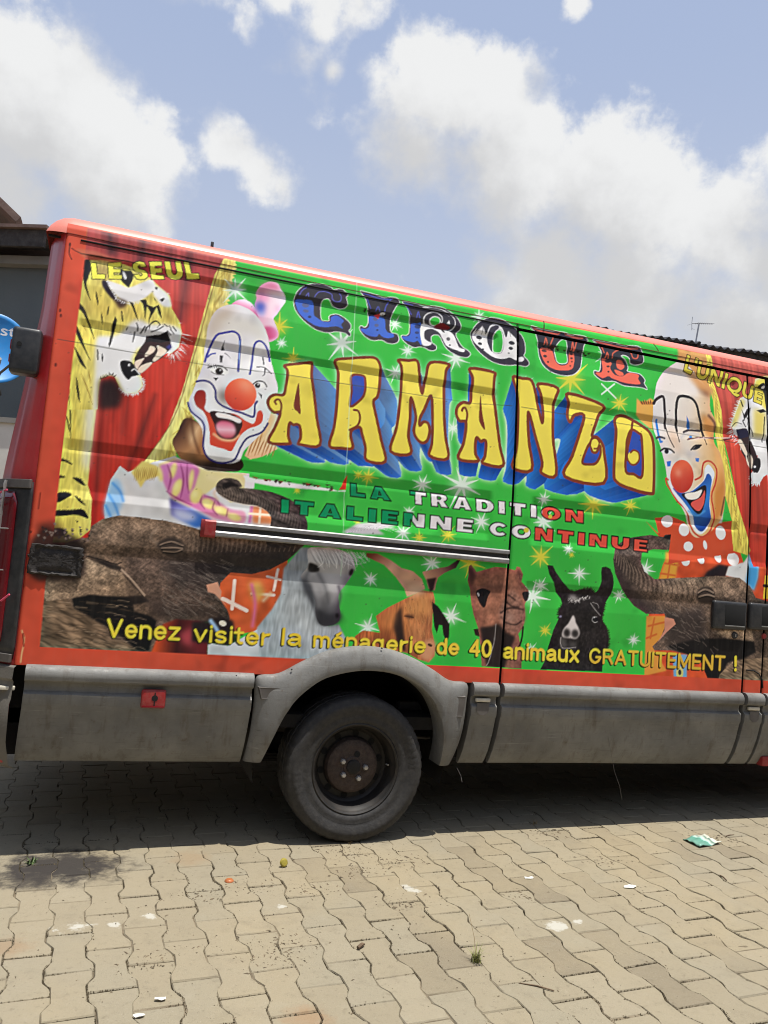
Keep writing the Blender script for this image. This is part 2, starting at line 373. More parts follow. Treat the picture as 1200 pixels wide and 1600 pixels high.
def paint_film():
    f1 = field(1, 2, 2); f2 = field(2, 7, 7); f3 = field(3, 1.2, 7); fw = field(4, 6, 1.3, 20); fs = field(5, 1.5, 1.5)
    fv = field(6, 2.2, 60, -4); fl = field(8, 30, 30)
    ART[:] = np.array([206, 82, 58])/255.0
    ART[:] *= (1+.02*fl+.012*f2)[..., None]
    # ---- background areas
    T(0, 0, 1)
    poly([(137, 352), (128, 448), (117, 536), (108, 612), (96, 717), (83, 842), (71, 907), (62, 1011), (1165, 1062), (1230, 1066), (1230, 560), (1060, 545), (900, 513), (560, 446), (365, 407)], GRN, tex=[(fl, .02)])
    # left curtain
    poly([(137, 352), (128, 448), (117, 536), (108, 612), (96, 717), (83, 842), (71, 907), (150, 900), (200, 800), (290, 640), (345, 440), (352, 404)], G((240, 380), (200, 700), (176, 76, 74), (204, 74, 62), (198, 62, 48), (188, 56, 44)), tex=[(fv, .05)])
    cm = maskof([(137, 352), (96, 717), (71, 907), (150, 900), (200, 800), (290, 640), (345, 440), (352, 404)])
    T(0, 320, 3.4286)
    for pts, w, a in [([(585, 140), (600, 250)], 60, .75), ([(770, 195), (750, 330)], 50, .7), ([(920, 230), (915, 290)], 26, .5), ([(1005, 290), (985, 480), (965, 610)], 36, .7), ([(1030, 250), (1020, 330)], 26, .45)]:
        stroke(pts, w, (58, 42, 48), soft=9, alpha=a, clip=cm)
    T(0, 600, 3.4286)
    for pts, w, a in [([(830, 60), (760, 260), (690, 450)], 26, .75), ([(690, 70), (660, 260)], 16, .35), ([(560, 90), (530, 330), (510, 640)], 30, .45), ([(620, 90), (600, 200)], 20, .35), ([(920, 60), (800, 320)], 10, .3)]:
        stroke(pts, w, (70, 30, 30), soft=7, alpha=a, clip=cm, taper='both')
    poly([(535, 0), (640, -20), (650, 60), (540, 100)], (45, 28, 28), soft=7, alpha=.9, clip=cm)
    # ---- tiger (left): body, head, stripes
    T(0, 600, 3.4286)
    yg = G((300, 400), (500, 400), (222, 204, 92), (226, 212, 102), (224, 210, 116))
    poly([(395, -30), (360, 100), (330, 400), (300, 640), (275, 850), (360, 848), (430, 825), (485, 780), (492, 620), (470, 540), (480, 420), (495, 300), (525, 60), (540, -30)], yg, tex=[(f3, .05)])
    poly([(480, -30), (540, -30), (525, 60), (495, 300), (480, 420), (470, 480), (440, 420), (450, 250), (470, 60)], (226, 222, 206), soft=4, alpha=.9)
    poly([(420, 250), (455, 250), (430, 370), (400, 340)], (214, 176, 60), soft=8, alpha=.6)
    for p in [[(320, 398), (355, 410), (390, 434), (350, 418), (320, 412)], [(312, 490), (348, 497), (312, 502)], [(390, 503), (430, 510), (455, 545), (420, 528)],
              [(300, 590), (350, 580), (385, 592), (360, 610), (320, 632), (300, 628)], [(400, 600), (430, 620), (456, 650), (425, 632)],
              [(292, 680), (370, 678), (440, 672), (462, 690), (472, 720), (410, 702), (345, 706), (292, 705)], [(285, 778), (330, 775), (362, 795), (330, 815), (284, 812)]]:
        poly(p, BLK, sm=True); fringe(p[:3], 8, 5, BLK, 5)
    for a, b_ in [((370, 60), (378, 290)), ((410, 0), (430, 95)), ((455, 20), (495, 110)), ((352, 160), (372, 260))]:
        stroke([a, ((a[0]+b_[0])/2+3, (a[1]+b_[1])/2), b_], 9, (60, 48, 30), taper='both', alpha=.85)
    stroke([(390, 40), (400, 200), (385, 330)], 10, (196, 160, 60), soft=3, alpha=.6)
    T(120, 400, 6)
    head = [(85, 30), (60, 200), (35, 340), (10, 560), (-15, 760), (-60, 1100), (-70, 1440), (195, 1440), (205, 1250), (222, 1150), (320, 1120), (360, 1140), (400, 1230), (450, 1285), (560, 1290), (620, 1220), (605, 1130), (560, 1080), (560, 950), (640, 860), (800, 900), (880, 915), (960, 850), (985, 720), (965, 620), (890, 490), (870, 370), (760, 270), (690, 200), (560, 110), (400, 60), (220, 30)]
    poly(head, G((0, 800), (500, 500), (224, 206, 96), (226, 212, 108), (222, 206, 110)), tex=[(f3, .05), (f2, .03)])
    hm = maskof(head)
    # white cheek, muzzle, chin
    poly([(180, 790), (240, 745), (340, 745), (430, 700), (520, 610), (600, 600), (690, 640), (850, 640), (985, 700), (960, 850), (880, 925), (600, 860), (520, 990), (560, 1100), (600, 1130), (620, 1220), (560, 1290), (440, 1285), (360, 1140), (222, 1150), (200, 1300), (195, 1445), (150, 1445), (165, 1100)], WHITE, sm=True, soft=2.5, clip=hm)
    for q_, a_ in [([(120, 300), (230, 280), (260, 520), (150, 600)], .35), ([(250, 420), (330, 430), (330, 640), (240, 640)], .4), ([(480, 480), (620, 470), (600, 580), (470, 600)], .45), ([(830, 500), (930, 600), (900, 650), (820, 600)], .5), ([(20, 560), (90, 700), (60, 900), (0, 760)], .35)]: poly(q_, (196, 148, 58), soft=9, alpha=a_, clip=hm)
    poly([(60, 900), (160, 860), (150, 1440), (100, 1440)], (226, 216, 150), soft=8, alpha=.6, clip=hm)
    poly([(280, 235), (400, 262), (490, 292), (600, 250), (700, 215), (740, 290), (690, 350), (600, 415), (480, 435), (370, 370)], (222, 218, 214), sm=True, soft=1)
    poly([(720, 270), (800, 310), (860, 370), (885, 470), (810, 470), (760, 420), (715, 350)], (222, 218, 214), sm=True, soft=1.5)
    poly([(60, 60), (120, 30), (130, 110), (110, 200), (90, 260), (130, 420), (80, 310), (62, 220)], BLK, sm=True)
    poly([(20, 440), (70, 490), (105, 580), (140, 680), (165, 785), (110, 650), (60, 540), (18, 490)], BLK, sm=True)
    poly([(-10, 640), (40, 740), (75, 850), (130, 985), (60, 860), (0, 740)], BLK, sm=True)
    poly([(-20, 850), (45, 960), (90, 1060), (30, 1000), (-10, 900)], BLK, sm=True)
    poly([(-5, 1130), (20, 1250), (30, 1375), (0, 1280)], BLK, sm=True)
    for p in [[(40, 1100), (90, 1220), (150, 1400)], [(60, 640), (90, 700)], [(110, 1060), (128, 1200)]]:
        stroke(p, 12, (150, 118, 50), alpha=.7, taper='both')
    poly([(40, 360), (90, 380), (140, 520), (100, 560), (60, 480)], (150, 120, 66), soft=5, alpha=.7, clip=hm)
    # brow, eye
    poly([(200, 60), (280, 70), (300, 160), (270, 230), (200, 200)], (120, 92, 66), soft=6, alpha=.7)
    poly([(240, 225), (290, 240), (310, 300), (360, 360), (370, 410), (330, 400), (270, 330), (238, 270)], (48, 36, 48), sm=True, soft=1)
    poly([(340, 390), (400, 400), (470, 430), (450, 475), (400, 490), (370, 450)], (58, 40, 40), sm=True, soft=2)
    poly([(330, 440), (480, 470), (440, 560), (380, 520)], (170, 130, 70), soft=6, alpha=.55)
    poly([(400, 130), (440, 105), (505, 120), (530, 190), (500, 270), (485, 292), (450, 265), (410, 215)], (34, 32, 36), sm=True)
    poly([(415, 100), (470, 95), (520, 130), (440, 130)], (214, 205, 90), soft=1)
    poly([(432, 140), (448, 150), (468, 195), (455, 218), (438, 190)], (230, 230, 232), sm=True)
    fringe([(280, 235), (330, 330), (370, 400)], 26, 9, (224, 222, 218), 10, side=1)
    fringe([(370, 395), (480, 440), (600, 420)], 26, 9, (222, 218, 214), 12, side=-1)
    # face stripes
    for p in [[(490, 425), (530, 440), (560, 540), (580, 612), (550, 560), (520, 480)], [(590, 415), (650, 405), (660, 450), (690, 470), (720, 480), (770, 455), (790, 520), (795, 590), (765, 540), (750, 480), (720, 530), (680, 600), (680, 650), (672, 600), (690, 530), (660, 470), (650, 520), (640, 600), (632, 520), (620, 450)],
              [(735, 285), (760, 290), (755, 318), (735, 310)], [(712, 340), (722, 380), (755, 440), (728, 410)], [(775, 410), (815, 390), (825, 400), (800, 432)],
              [(360, 560), (378, 600), (350, 720), (330, 790), (305, 860), (296, 830), (320, 720), (330, 650)]]:
        poly(p, BLK, sm=False)
    for p, w in [([(560, 630), (572, 660), (568, 700)], 8), ([(545, 710), (525, 800)], 8), ([(195, 880), (198, 970)], 8), ([(236, 910), (242, 990)], 12), ([(680, 690), (690, 640), (740, 610), (780, 640), (760, 660)], 10), ([(640, 720), (650, 680), (690, 640)], 10), ([(700, 710), (760, 690), (810, 660)], 7), ([(865, 655), (885, 680)], 6), ([(880, 690), (910, 730)], 6), ([(850, 700), (880, 740)], 6), ([(465, 690), (475, 670)], 5), ([(640, 660), (600, 720)], 9), ([(900, 660), (930, 700)], 8), ([(820, 640), (850, 660)], 8), ([(300, 470), (285, 560)], 11), ([(420, 520), (430, 610)], 9), ([(180, 330), (200, 460)], 13), ([(230, 520), (240, 640)], 10)]:
        stroke(p, w*1.5, BLK, taper='both' if w > 9 else None)
    poly([(820, 520), (880, 570), (905, 610), (850, 590)], (150, 124, 60), soft=3, alpha=.7)
    # mouth
    poly([(650, 745), (780, 735), (845, 705), (880, 790), (890, 850), (850, 900), (790, 960), (720, 1000), (640, 1020), (600, 1090), (540, 1080), (540, 960), (580, 880), (640, 800)], (60, 38, 40), sm=False)
    poly([(680, 745), (780, 735), (850, 705), (880, 790), (790, 810), (690, 800), (640, 810)], (36, 32, 36))
    poly([(835, 850), (880, 820), (892, 850), (870, 880)], (70, 66, 130), soft=1)
    for p in [[(690, 840), (735, 860), (720, 900), (650, 945), (640, 920), (670, 880)], [(755, 835), (830, 870), (835, 905), (740, 985), (712, 975), (745, 920), (760, 880)], [(545, 990), (600, 965), (632, 960), (590, 1025), (570, 1060), (548, 1040)], [(600, 1030), (690, 995), (700, 1015), (620, 1090), (575, 1100), (570, 1075)]]:
        poly(p, (226, 204, 184), sm=True); stroke(p[2:5], 6, (150, 110, 100), alpha=.4)
    poly([(415, 985), (480, 980), (530, 1010), (570, 1080), (600, 1110), (520, 1130), (480, 1160), (430, 1100), (408, 1030)], (34, 32, 34), sm=True)
    ell(490, 1022, 10, 14, (220, 218, 215)); stroke([(515, 1075), (545, 1060), (590, 1110)], 10, (225, 222, 220)); stroke([(520, 1120), (560, 1090)], 6, BLK)
    fringe([(560, 830), (600, 800), (640, 775)], 30, 12, WHITE, 14, side=1); fringe([(505, 930), (530, 900), (550, 870)], 26, 10, WHITE, 12)
    # chin tufts, whiskers
    fringe([(400, 1240), (460, 1285), (560, 1290), (625, 1220), (610, 1150)], 24, 16, WHITE, 15, side=-1)
    fringe([(222, 1150), (270, 1135), (320, 1110), (360, 1140)], 30, 20, (60, 34, 34), 24, side=1)
    poly([(215, 1165), (350, 1150), (400, 1240), (430, 1300), (400, 1420), (205, 1440)], (46, 30, 30), soft=4, alpha=.95, clip=cm)
    fringe([(850, 900), (900, 925), (965, 860), (985, 800)], 70, 9, (232, 226, 222), 22, side=-1, jit=.8)
    for p in [[(985, 730), (1090, 755)], [(985, 755), (1085, 800)], [(990, 800), (1050, 850)], [(850, 350), (880, 350)], [(960, 630), (985, 630)], [(960, 860), (1030, 920)], [(930, 900), (980, 985)], [(890, 915), (920, 985)], [(860, 905), (870, 980)]]:
        stroke(p, 8, (236, 226, 222), sm=False, taper='end')
    T(0, 320, 3.4286)
    block('LE', (492, 397), (655, 397), (484, 306), (650, 304), (230, 222, 86), (46, 40, 30), 5, .2); block('SEUL', (715, 397), (1072, 396), (703, 304), (1050, 300), (230, 222, 86), (46, 40, 30), 5, .16)
    # ---- gold rope left
    T(0, 0, 1)
    rope = [(350, 404), (368, 406), (362, 440), (352, 470), (345, 500), (333, 520), (322, 550), (312, 600), (305, 640), (296, 670), (285, 690), (270, 715), (255, 745), (228, 775), (220, 762), (205, 745), (230, 715), (262, 670), (285, 610), (302, 550), (318, 490), (335, 430)]
    poly(rope, G((270, 600), (310, 620), (214, 196, 104), (230, 220, 140), (226, 214, 112)), tex=[(f3, .07)])
    fringe([(368, 406), (358, 460), (345, 500), (322, 550), (312, 600), (296, 670), (270, 715)], 4, 9, (228, 216, 122), 7)
    for i in range(60):
        t = i/60; y = 412+t*335; x = np.interp(y, [410, 470, 530, 590, 640, 690, 745], [356, 342, 326, 309, 296, 272, 238])
        stroke([(x+rng.normal()*6, y), (x+rng.normal()*5-4, y+11+rng.random()*10)], 2.6, (176, 148, 66), taper='both', alpha=.55)
    stroke([(346, 408), (330, 460), (302, 560), (268, 660), (205, 745)], 1.6, (120, 60, 40), alpha=.6)
    # ---- green facet stars
    S = [(368, 452, 26, 0), (430, 455, 10, 0), (436, 510, 24, 1), (440, 536, 11, 0), (458, 560, 15, 1), (534, 536, 30, 0), (618, 506, 14, 0), (637, 548, 14, 0), (618, 582, 17, 0), (712, 560, 22, 0), (754, 600, 26, 0), (708, 669, 16, 0), (748, 495, 14, 0), (575, 745, 16, 1), (722, 758, 34, 0), (660, 757, 18, 0), (950, 553, 18, 0), (968, 630, 17, 1), (928, 788, 26, 1), (985, 790, 15, 1), (892, 592, 32, 1), (700, 836, 16, 1), (655, 840, 12, 1), (753, 815, 18, 0), (630, 832, 16, 0), (850, 815, 22, 0), (800, 845, 0, 0), (888, 858, 11, 0), (893, 867, 6, 1), (845, 870, 22, 1), (905, 896, 16, 0), (845, 915, 14, 0), (833, 932, 26, 0), (852, 985, 12, 1), (990, 1000, 12, 0), (968, 930, 12, 0), (1008, 890, 18, 0), (580, 905, 14, 0), (675, 880, 20, 0), (705, 963, 22, 0), (575, 980, 20, 0), (850, 780, 14, 0), (560, 742, 10, 1), (380, 760, 14, 0), (465, 766, 8, 1), (910, 600, 0, 0), (735, 880, 24, 1), (640, 800, 12, 0), (830, 1015, 12, 0), (560, 815, 8, 1), (820, 600, 16, 0)]
    for x, y, r, k in S:
        if r: star(x, y, r*1.05, (214, 214, 70) if k else (222, 240, 222), ph=rng.random())
    stroke([(940, 600), (962, 622)], 2, (215, 245, 215), sm=False); stroke([(960, 600), (940, 616)], 2, (215, 245, 215), sm=False)
    # ---- clown (left)
    T(230, 520, 4.8)
    poly([(230, 740), (290, 640), (420, 700), (700, 940), (700, 1030), (600, 1040), (420, 1030), (270, 960), (190, 830)], G((250, 700), (450, 1000), (70, 44, 36), (176, 126, 84), (52, 38, 32)), sm=True)          # neck / hair shade
    poly([(300, 620), (420, 700), (440, 900), (480, 960), (380, 950), (310, 800), (270, 720)], G((280, 720), (420, 800), (110, 74, 50), (216, 176, 132), (170, 118, 78)), soft=3)
    stroke([(330, 640), (350, 780), (390, 900)], 16, (90, 58, 40), soft=3, alpha=.8)
    poly([(830, 740), (900, 640), (920, 600), (1000, 620), (960, 840), (980, 870), (860, 930), (770, 950), (730, 920), (760, 860)], (226, 190, 140), sm=False)
    for i in range(16):
        x = 740+i*13; stroke([(x+60, 740+rng.random()*60), (x+30, 840), (x, 905+rng.random()*30)], 10, (176, 118, 66) if i % 2 else (240, 206, 160), taper='both')
    # hat pieces
    T(320, 430, 8.571)
    poly([(310, 500), (350, 400), (430, 335), (520, 318), (600, 350), (660, 410), (740, 560), (760, 640), (640, 580), (480, 505)], G((480, 480), (520, 330), (206, 74, 128), (226, 150, 184), (238, 222, 230)), sm=True)
    poly([(670, 390), (700, 300), (690, 230), (740, 150), (820, 100), (900, 88), (980, 115), (1020, 190), (1080, 270), (1085, 350), (1030, 430), (970, 520), (920, 580), (940, 640), (980, 760), (970, 840), (900, 885), (850, 880), (790, 700), (750, 640), (690, 480)], G((700, 300), (1050, 320), (232, 170, 196), (236, 208, 218), (240, 228, 232)), sm=True)
    poly([(730, 165), (830, 105), (930, 100), (1000, 160), (1010, 205), (880, 190), (740, 180)], (212, 120, 150), sm=True, soft=4)
    poly([(710, 250), (820, 230), (860, 270), (840, 340), (720, 340)], (226, 142, 178), sm=True, soft=5, alpha=.9)
    poly([(675, 400), (720, 355), (800, 370), (810, 430), (780, 500), (740, 525), (700, 460)], (74, 92, 184), sm=True, soft=4)
    poly([(740, 480), (790, 490), (770, 550), (745, 535)], (140, 190, 228), soft=4)
    poly([(960, 430), (1000, 400), (990, 460), (950, 500)], (220, 140, 180), soft=4)
    poly([(790, 700), (900, 690), (975, 750), (970, 830), (860, 865), (825, 800)], G((830, 780), (970, 760), (202, 66, 118), (228, 150, 182)), sm=True, soft=2)
    # face
    T(230, 520, 4.8)
    face = [(430, 110), (440, 60), (460, -60), (520, -170), (640, -215), (760, -180), (850, -90), (905, 30), (930, 200), (960, 330), (980, 430), (940, 560), (900, 680), (850, 760), (730, 880), (690, 960), (590, 980), (480, 950), (420, 860), (410, 720), (320, 590), (310, 520), (350, 420), (380, 340), (420, 230)]
    poly(face, G((480, 300), (760, 520), (216, 212, 214), (232, 230, 230), (226, 224, 222)), sm=True, tex=[(f2, .008)])
    poly([(430, 100), (450, -60), (520, -160), (620, -200), (640, -120), (520, -20), (470, 60)], (176, 150, 118), sm=True, soft=9, alpha=.75)
    poly([(480, -70), (700, -130), (860, -60), (900, 60), (800, 20), (690, 0), (560, -60)], (214, 208, 196), soft=6, alpha=.8)
    fm = maskof(face, True)
    # arched brows
    stroke([(432, 215), (470, 110), (520, 20), (580, 0), (650, -8), (692, 30), (695, 120), (690, 200), (682, 285)], 17, (58, 60, 150))
    stroke([(692, 60), (694, 150), (688, 230)], 8, (150, 180, 226)); stroke([(684, 200), (682, 290)], 12, (66, 70, 150))
    stroke([(770, 310), (790, 200), (805, 90), (840, 62), (880, 85), (910, 150), (920, 210)], 15, (62, 70, 160))
    stroke([(455, 180), (480, 158), (512, 152)], 12, (70, 80, 160))
    poly([(582, 50), (575, 100), (582, 130), (552, 132), (565, 95)], (40, 38, 46), sm=False); poly([(545, 165), (572, 168), (562, 222), (545, 222)], (40, 38, 46))
    stroke([(585, 150), (610, 170), (628, 195)], 9, (120, 116, 122), taper='end'); stroke([(870, 180), (876, 235)], 10, (40, 38, 46)); stroke([(826, 255), (880, 260), (930, 305)], 8, (60, 58, 66)); stroke([(885, 265), (880, 310), (860, 325)], 12, (40, 38, 46), taper='end')
    # eyes
    poly([(470, 270), (520, 248), (580, 262), (612, 300), (560, 318), (505, 305)], (236, 234, 228), sm=True); ell(540, 288, 30, 26, (70, 60, 56)); ell(540, 290, 16, 16, (20, 18, 20)); ell(549, 280, 6, 6, (235, 235, 235))
    stroke([(455, 262), (500, 248), (560, 250), (600, 280)], 9, (40, 34, 38)); stroke([(480, 290), (520, 312), (575, 315)], 5, (70, 60, 60))
    for x in (462, 475, 488, 505, 520): stroke([(x, 262), (x-8, 232)], 5, (40, 34, 38), taper='end')
    poly([(495, 335), (532, 338), (515, 362)], (34, 32, 40)); 
    poly([(600, 250), (660, 260), (670, 330), (610, 330)], (190, 186, 190), soft=8, alpha=.6)
    poly([(800, 385), (835, 365), (880, 375), (870, 410), (830, 415)], (236, 234, 228), sm=True); ell(828, 395, 20, 20, (50, 44, 44)); ell(832, 388, 5, 5, (235, 235, 235))
    stroke([(795, 385), (830, 362), (875, 370), (898, 405)], 10, (40, 34, 38)); poly([(828, 445), (860, 465), (858, 495), (845, 470)], (40, 36, 42))
    # smile: lips, mouth, outline
    poly([(550, 430), (600, 420), (620, 520), (560, 530), (530, 480)], (92, 74, 62), soft=6, alpha=.9, clip=fm)
    lips = [(350, 490), (370, 440), (410, 428), (438, 450), (440, 520), (430, 565), (470, 600), (560, 600), (660, 610), (740, 660), (800, 680), (825, 600), (850, 582), (868, 610), (860, 670), (820, 700), (760, 720), (700, 770), (660, 840), (630, 888), (570, 870), (500, 850), (470, 830), (468, 740), (450, 650), (420, 590), (370, 550)]
    poly(lips, G((380, 440), (600, 860), (150, 50, 44), (206, 84, 62), (212, 80, 58)), sm=True)
    poly([(470, 595), (540, 590), (640, 610), (710, 665), (700, 730), (660, 790), (590, 800), (530, 770), (500, 680)], (62, 40, 40), sm=True)
    poly([(515, 690), (560, 660), (640, 680), (665, 740), (640, 785), (580, 790), (530, 750)], G((590, 660), (590, 790), (212, 100, 128), (232, 178, 190), (196, 80, 92)), sm=True, soft=1.5)
    poly([(520, 600), (600, 610), (700, 650), (690, 678), (620, 650), (530, 632)], (240, 226, 220), sm=True)
    stroke([(500, 760), (560, 800), (640, 806), (690, 770)], 20, (238, 196, 150), soft=2, alpha=.9)
    stroke([(370, 365), (430, 358), (480, 380), (510, 430), (518, 500), (560, 545), (640, 580), (720, 605), (790, 632), (805, 600), (808, 540), (825, 515)], 16, (52, 46, 120))
    stroke([(305, 525), (330, 590), (410, 660), (430, 730), (420, 850), (450, 930), (520, 968), (600, 972), (660, 945), (700, 860), (750, 790), (830, 760), (870, 735), (905, 680)], 15, (46, 42, 112))
    stroke([(320, 530), (350, 590), (420, 640), (440, 720)], 16, (170, 176, 214), soft=3, alpha=.7)
    # nose
    t = np.linspace(0, 2*math.pi, 40)[:-1]
    poly(np.stack([700+120*np.cos(t), 463+122*np.sin(t)], 1), G((740, 380), (620, 560), (240, 128, 92), (226, 92, 64), (196, 66, 52)))
    ell(738, 395, 34, 24, (250, 206, 176), rot=30, soft=7); ell(670, 520, 30, 30, (186, 58, 48), soft=9, alpha=.6)
    # ---- costume under the clown: white ruff, purple folds
    T(120, 620, 4)
    poly([(320, 470), (470, 410), (610, 370), (820, 460), (1080, 480), (1080, 560), (1110, 600), (1280, 640), (1290, 850), (1000, 850), (760, 850), (600, 830), (180, 830), (170, 690), (210, 520), (270, 430)], (214, 212, 210), tex=[(f2, .02)])
    poly([(215, 530), (260, 520), (290, 600), (280, 680), (240, 740), (180, 750), (170, 680), (195, 600)], (150, 190, 226), sm=True, soft=3)
    for p in [[(225, 540), (270, 590), (290, 650)], [(200, 610), (240, 680), (260, 740)], [(180, 680), (210, 745)]]: stroke(p, 16, (86, 148, 214), soft=2, alpha=.9)
    poly([(510, 420), (610, 380), (820, 460), (1060, 480), (1080, 640), (960, 660), (870, 560), (760, 640), (700, 700), (600, 650), (545, 520)], (222, 208, 150), sm=False, soft=1)
    poly([(515, 440), (570, 415), (620, 395), (700, 405), (765, 450), (750, 520), (735, 600), (800, 610), (880, 650), (960, 700), (1050, 720), (1040, 790), (900, 770), (800, 730), (700, 680), (640, 650), (590, 625), (545, 540)], G((560, 420), (1000, 760), (206, 130, 180), (196, 110, 160), (214, 150, 170)), sm=True, soft=1.5)
    for cx, cy, rx, ry, ro in [(520, 480, 16, 50, -12), (604, 460, 18, 52, 14), (628, 570, 26, 62, 22), (716, 520, 14, 70, 8), (748, 618, 38, 50, 20), (824, 668, 46, 30, 28), (905, 712, 50, 26, 22), (985, 752, 44, 22, 18)]:
        ell(cx, cy, rx, ry, (224, 206, 128), rot=ro, soft=1.6); ell(cx-rx*.25, cy-ry*.2, rx*.45, ry*.5, (240, 230, 176), rot=ro, soft=3, alpha=.8)
    for p, w in [([(566, 425), (590, 500), (570, 590)], 12), ([(650, 420), (668, 520), (650, 630)], 11), ([(692, 415), (690, 520), (700, 600)], 10), ([(560, 590), (640, 640), (720, 676)], 12), ([(785, 620), (775, 660), (800, 700)], 10), ([(865, 650), (850, 700), (880, 740)], 9), ([(800, 618), (870, 640), (895, 680)], 9), ([(945, 700), (935, 750)], 8)]: stroke(p, w, (128, 48, 96), soft=1.6, alpha=.85, taper='both')
    stroke([(830, 500), (900, 520), (1040, 540)], 40, (226, 212, 160), soft=4); stroke([(900, 560), (860, 600), (880, 640)], 14, (220, 180, 150), soft=3, alpha=.8)
    poly([(580, 630), (700, 690), (830, 760), (860, 800), (740, 820), (590, 740)], G((600, 640), (700, 800), (60, 50, 110), (120, 120, 190), (60, 110, 190)), soft=2)
    poly([(600, 700), (720, 730), (740, 770), (640, 770)], (196, 200, 226), sm=True, soft=4)
    poly([(1095, 685), (1280, 640), (1300, 800), (1100, 790)], (224, 140, 92), soft=2); stroke([(1095, 690), (1080, 780)], 20, (206, 120, 170), soft=2); stroke([(1150, 690), (1140, 790)], 16, (236, 214, 190), soft=1); stroke([(1080, 730), (1280, 745)], 16, (238, 218, 190), soft=1)
    poly([(340, 470), (410, 400), (500, 430), (520, 490), (430, 520), (400, 568), (380, 530)], (218, 196, 110), sm=False, soft=1)
    for i in range(12): stroke([(360+i*13, 440), (365+i*12, 480), (358+i*11, 525)], 7, (160, 124, 60), taper='both', alpha=.7)
    poly([(1035, 480), (1055, 490), (1050, 570), (1110, 572), (1115, 520), (1060, 490)], (226, 222, 220))
    # ---- elephant (left)
    T(300, 730, 3.75)
    poly([(150, 560), (420, 520), (560, 500), (560, 640), (520, 760), (400, 960), (240, 980), (150, 800)], (206, 96, 54), tex=[(f2, .05)])
    T(60, 790, 4)
    fx1 = field(21, .7, .7); fx2 = field(22, 5, .9, 28); fx3 = field(23, 5, .9, -40)
    skin = [(f2, .08), (f1, .06), (fx2, .06), (fx3, .04), (fx1, .08)]
    el = [(170, 235), (260, 205), (310, 200), (330, 130), (400, 85), (500, 62), (640, 75), (800, 95), (940, 130), (1060, 165), (1180, 195), (1320, 190), (1440, 185), (1600, 190), (1700, 180), (1660, 250), (1560, 340), (1450, 400), (1330, 430), (1200, 420), (1140, 480), (1120, 560), (1180, 650), (1200, 700), (1190, 720), (1080, 720), (990, 740), (1000, 960), (700, 950), (5, 930), (40, 480), (120, 300)]
    poly(el, G((200, 200), (1200, 500), (120, 98, 80), (104, 85, 70), (80, 66, 57)), sm=False, tex=skin)
    em = maskof(el)
    poly([(300, 260), (310, 160), (400, 85), (520, 62), (700, 80), (900, 120), (900, 190), (740, 150), (700, 200), (560, 260), (400, 280)], (130, 108, 90), soft=7, clip=em, tex=skin)
    poly([(0, 470), (300, 330), (520, 420), (660, 560), (420, 570), (200, 580), (50, 600)], G((200, 350), (300, 580), (176, 152, 126), (140, 116, 94)), clip=em, tex=skin)
    poly([(30, 600), (170, 585), (230, 650), (400, 750), (620, 910), (5, 930)], (116, 95, 75), clip=em, tex=[(fw, .16), (f2, .08)])
    poly([(210, 580), (320, 556), (530, 572), (655, 562), (700, 600), (590, 620), (600, 660), (700, 690), (740, 720), (690, 910), (620, 905), (480, 790), (330, 700), (220, 640)], (26, 24, 24), sm=False, soft=1)
    poly([(540, 300), (760, 310), (900, 330), (1100, 330), (1180, 430), (1120, 560), (1060, 560), (1000, 640), (900, 700), (700, 660), (660, 570), (560, 460)], (98, 80, 70), soft=5, clip=em, tex=skin, alpha=.85)
    poly([(760, 320), (1200, 300), (1200, 440), (1000, 560), (840, 500)], (56, 48, 46), soft=9, clip=em, alpha=.8)
    poly([(1000, 300), (1300, 290), (1560, 260), (1660, 200), (1640, 290), (1500, 390), (1300, 430), (1140, 420)], (48, 42, 40), soft=8, clip=em, alpha=.85)
    poly([(340, 130), (480, 78), (700, 92), (860, 128), (700, 140), (520, 150), (400, 180)], (156, 130, 108), soft=6, alpha=.7, clip=em, tex=skin); poly([(930, 150), (1200, 205), (1400, 200), (1400, 240), (1200, 250), (1000, 220)], (140, 114, 94), soft=5, alpha=.7, clip=em, tex=skin); poly([(560, 470), (660, 560), (640, 620), (590, 620), (540, 560)], (60, 48, 42), soft=5, alpha=.6, clip=em); poly([(660, 580), (900, 620), (1100, 640), (1150, 700), (900, 712), (740, 700)], (58, 48, 44), soft=5, alpha=.7, clip=em)
    for i in range(190):
        x = 760+rng.random()*420; y = 330+rng.random()*340; a = .5+rng.normal()*.25; l = 30+rng.random()*70
        stroke([(x, y), (x+l*math.cos(a), y+l*math.sin(a))], 2.6, (150, 136, 124) if rng.random() < .6 else (40, 34, 32), sm=False, alpha=.5, clip=em)
    for i in range(46):
        x = 930+i*15; y = 150+i*.9; stroke([(x, y+10), (x+14, y+60), (x+4, y+140-i)], 5, (66, 54, 46) if i % 2 else (156, 132, 112), alpha=.5, clip=em)
    for i in range(130):
        x = 10+rng.random()*600; y = 590+rng.random()*310; stroke([(x, y), (x+30, y-7+rng.random()*14), (x+70, y+8)], 4, (72, 58, 46) if rng.random() < .6 else (170, 146, 120), alpha=.55, clip=em)
    stroke([(300, 315), (400, 340), (480, 365), (520, 355)], 8, (44, 36, 32)); poly([(320, 325), (420, 350), (520, 385), (520, 410), (420, 380)], (40, 34, 32), soft=2)
    stroke([(520, 400), (580, 460), (665, 562)], 10, (176, 150, 128)); stroke([(530, 430), (660, 570)], 5, (50, 42, 38))
    stroke([(735, 150), (700, 200), (750, 240)], 8, (170, 148, 128), soft=3, alpha=.7)
    poly([(740, 245), (790, 205), (850, 200), (905, 235), (915, 270), (870, 310), (810, 315), (770, 285)], (64, 54, 48), sm=True, soft=1.5)
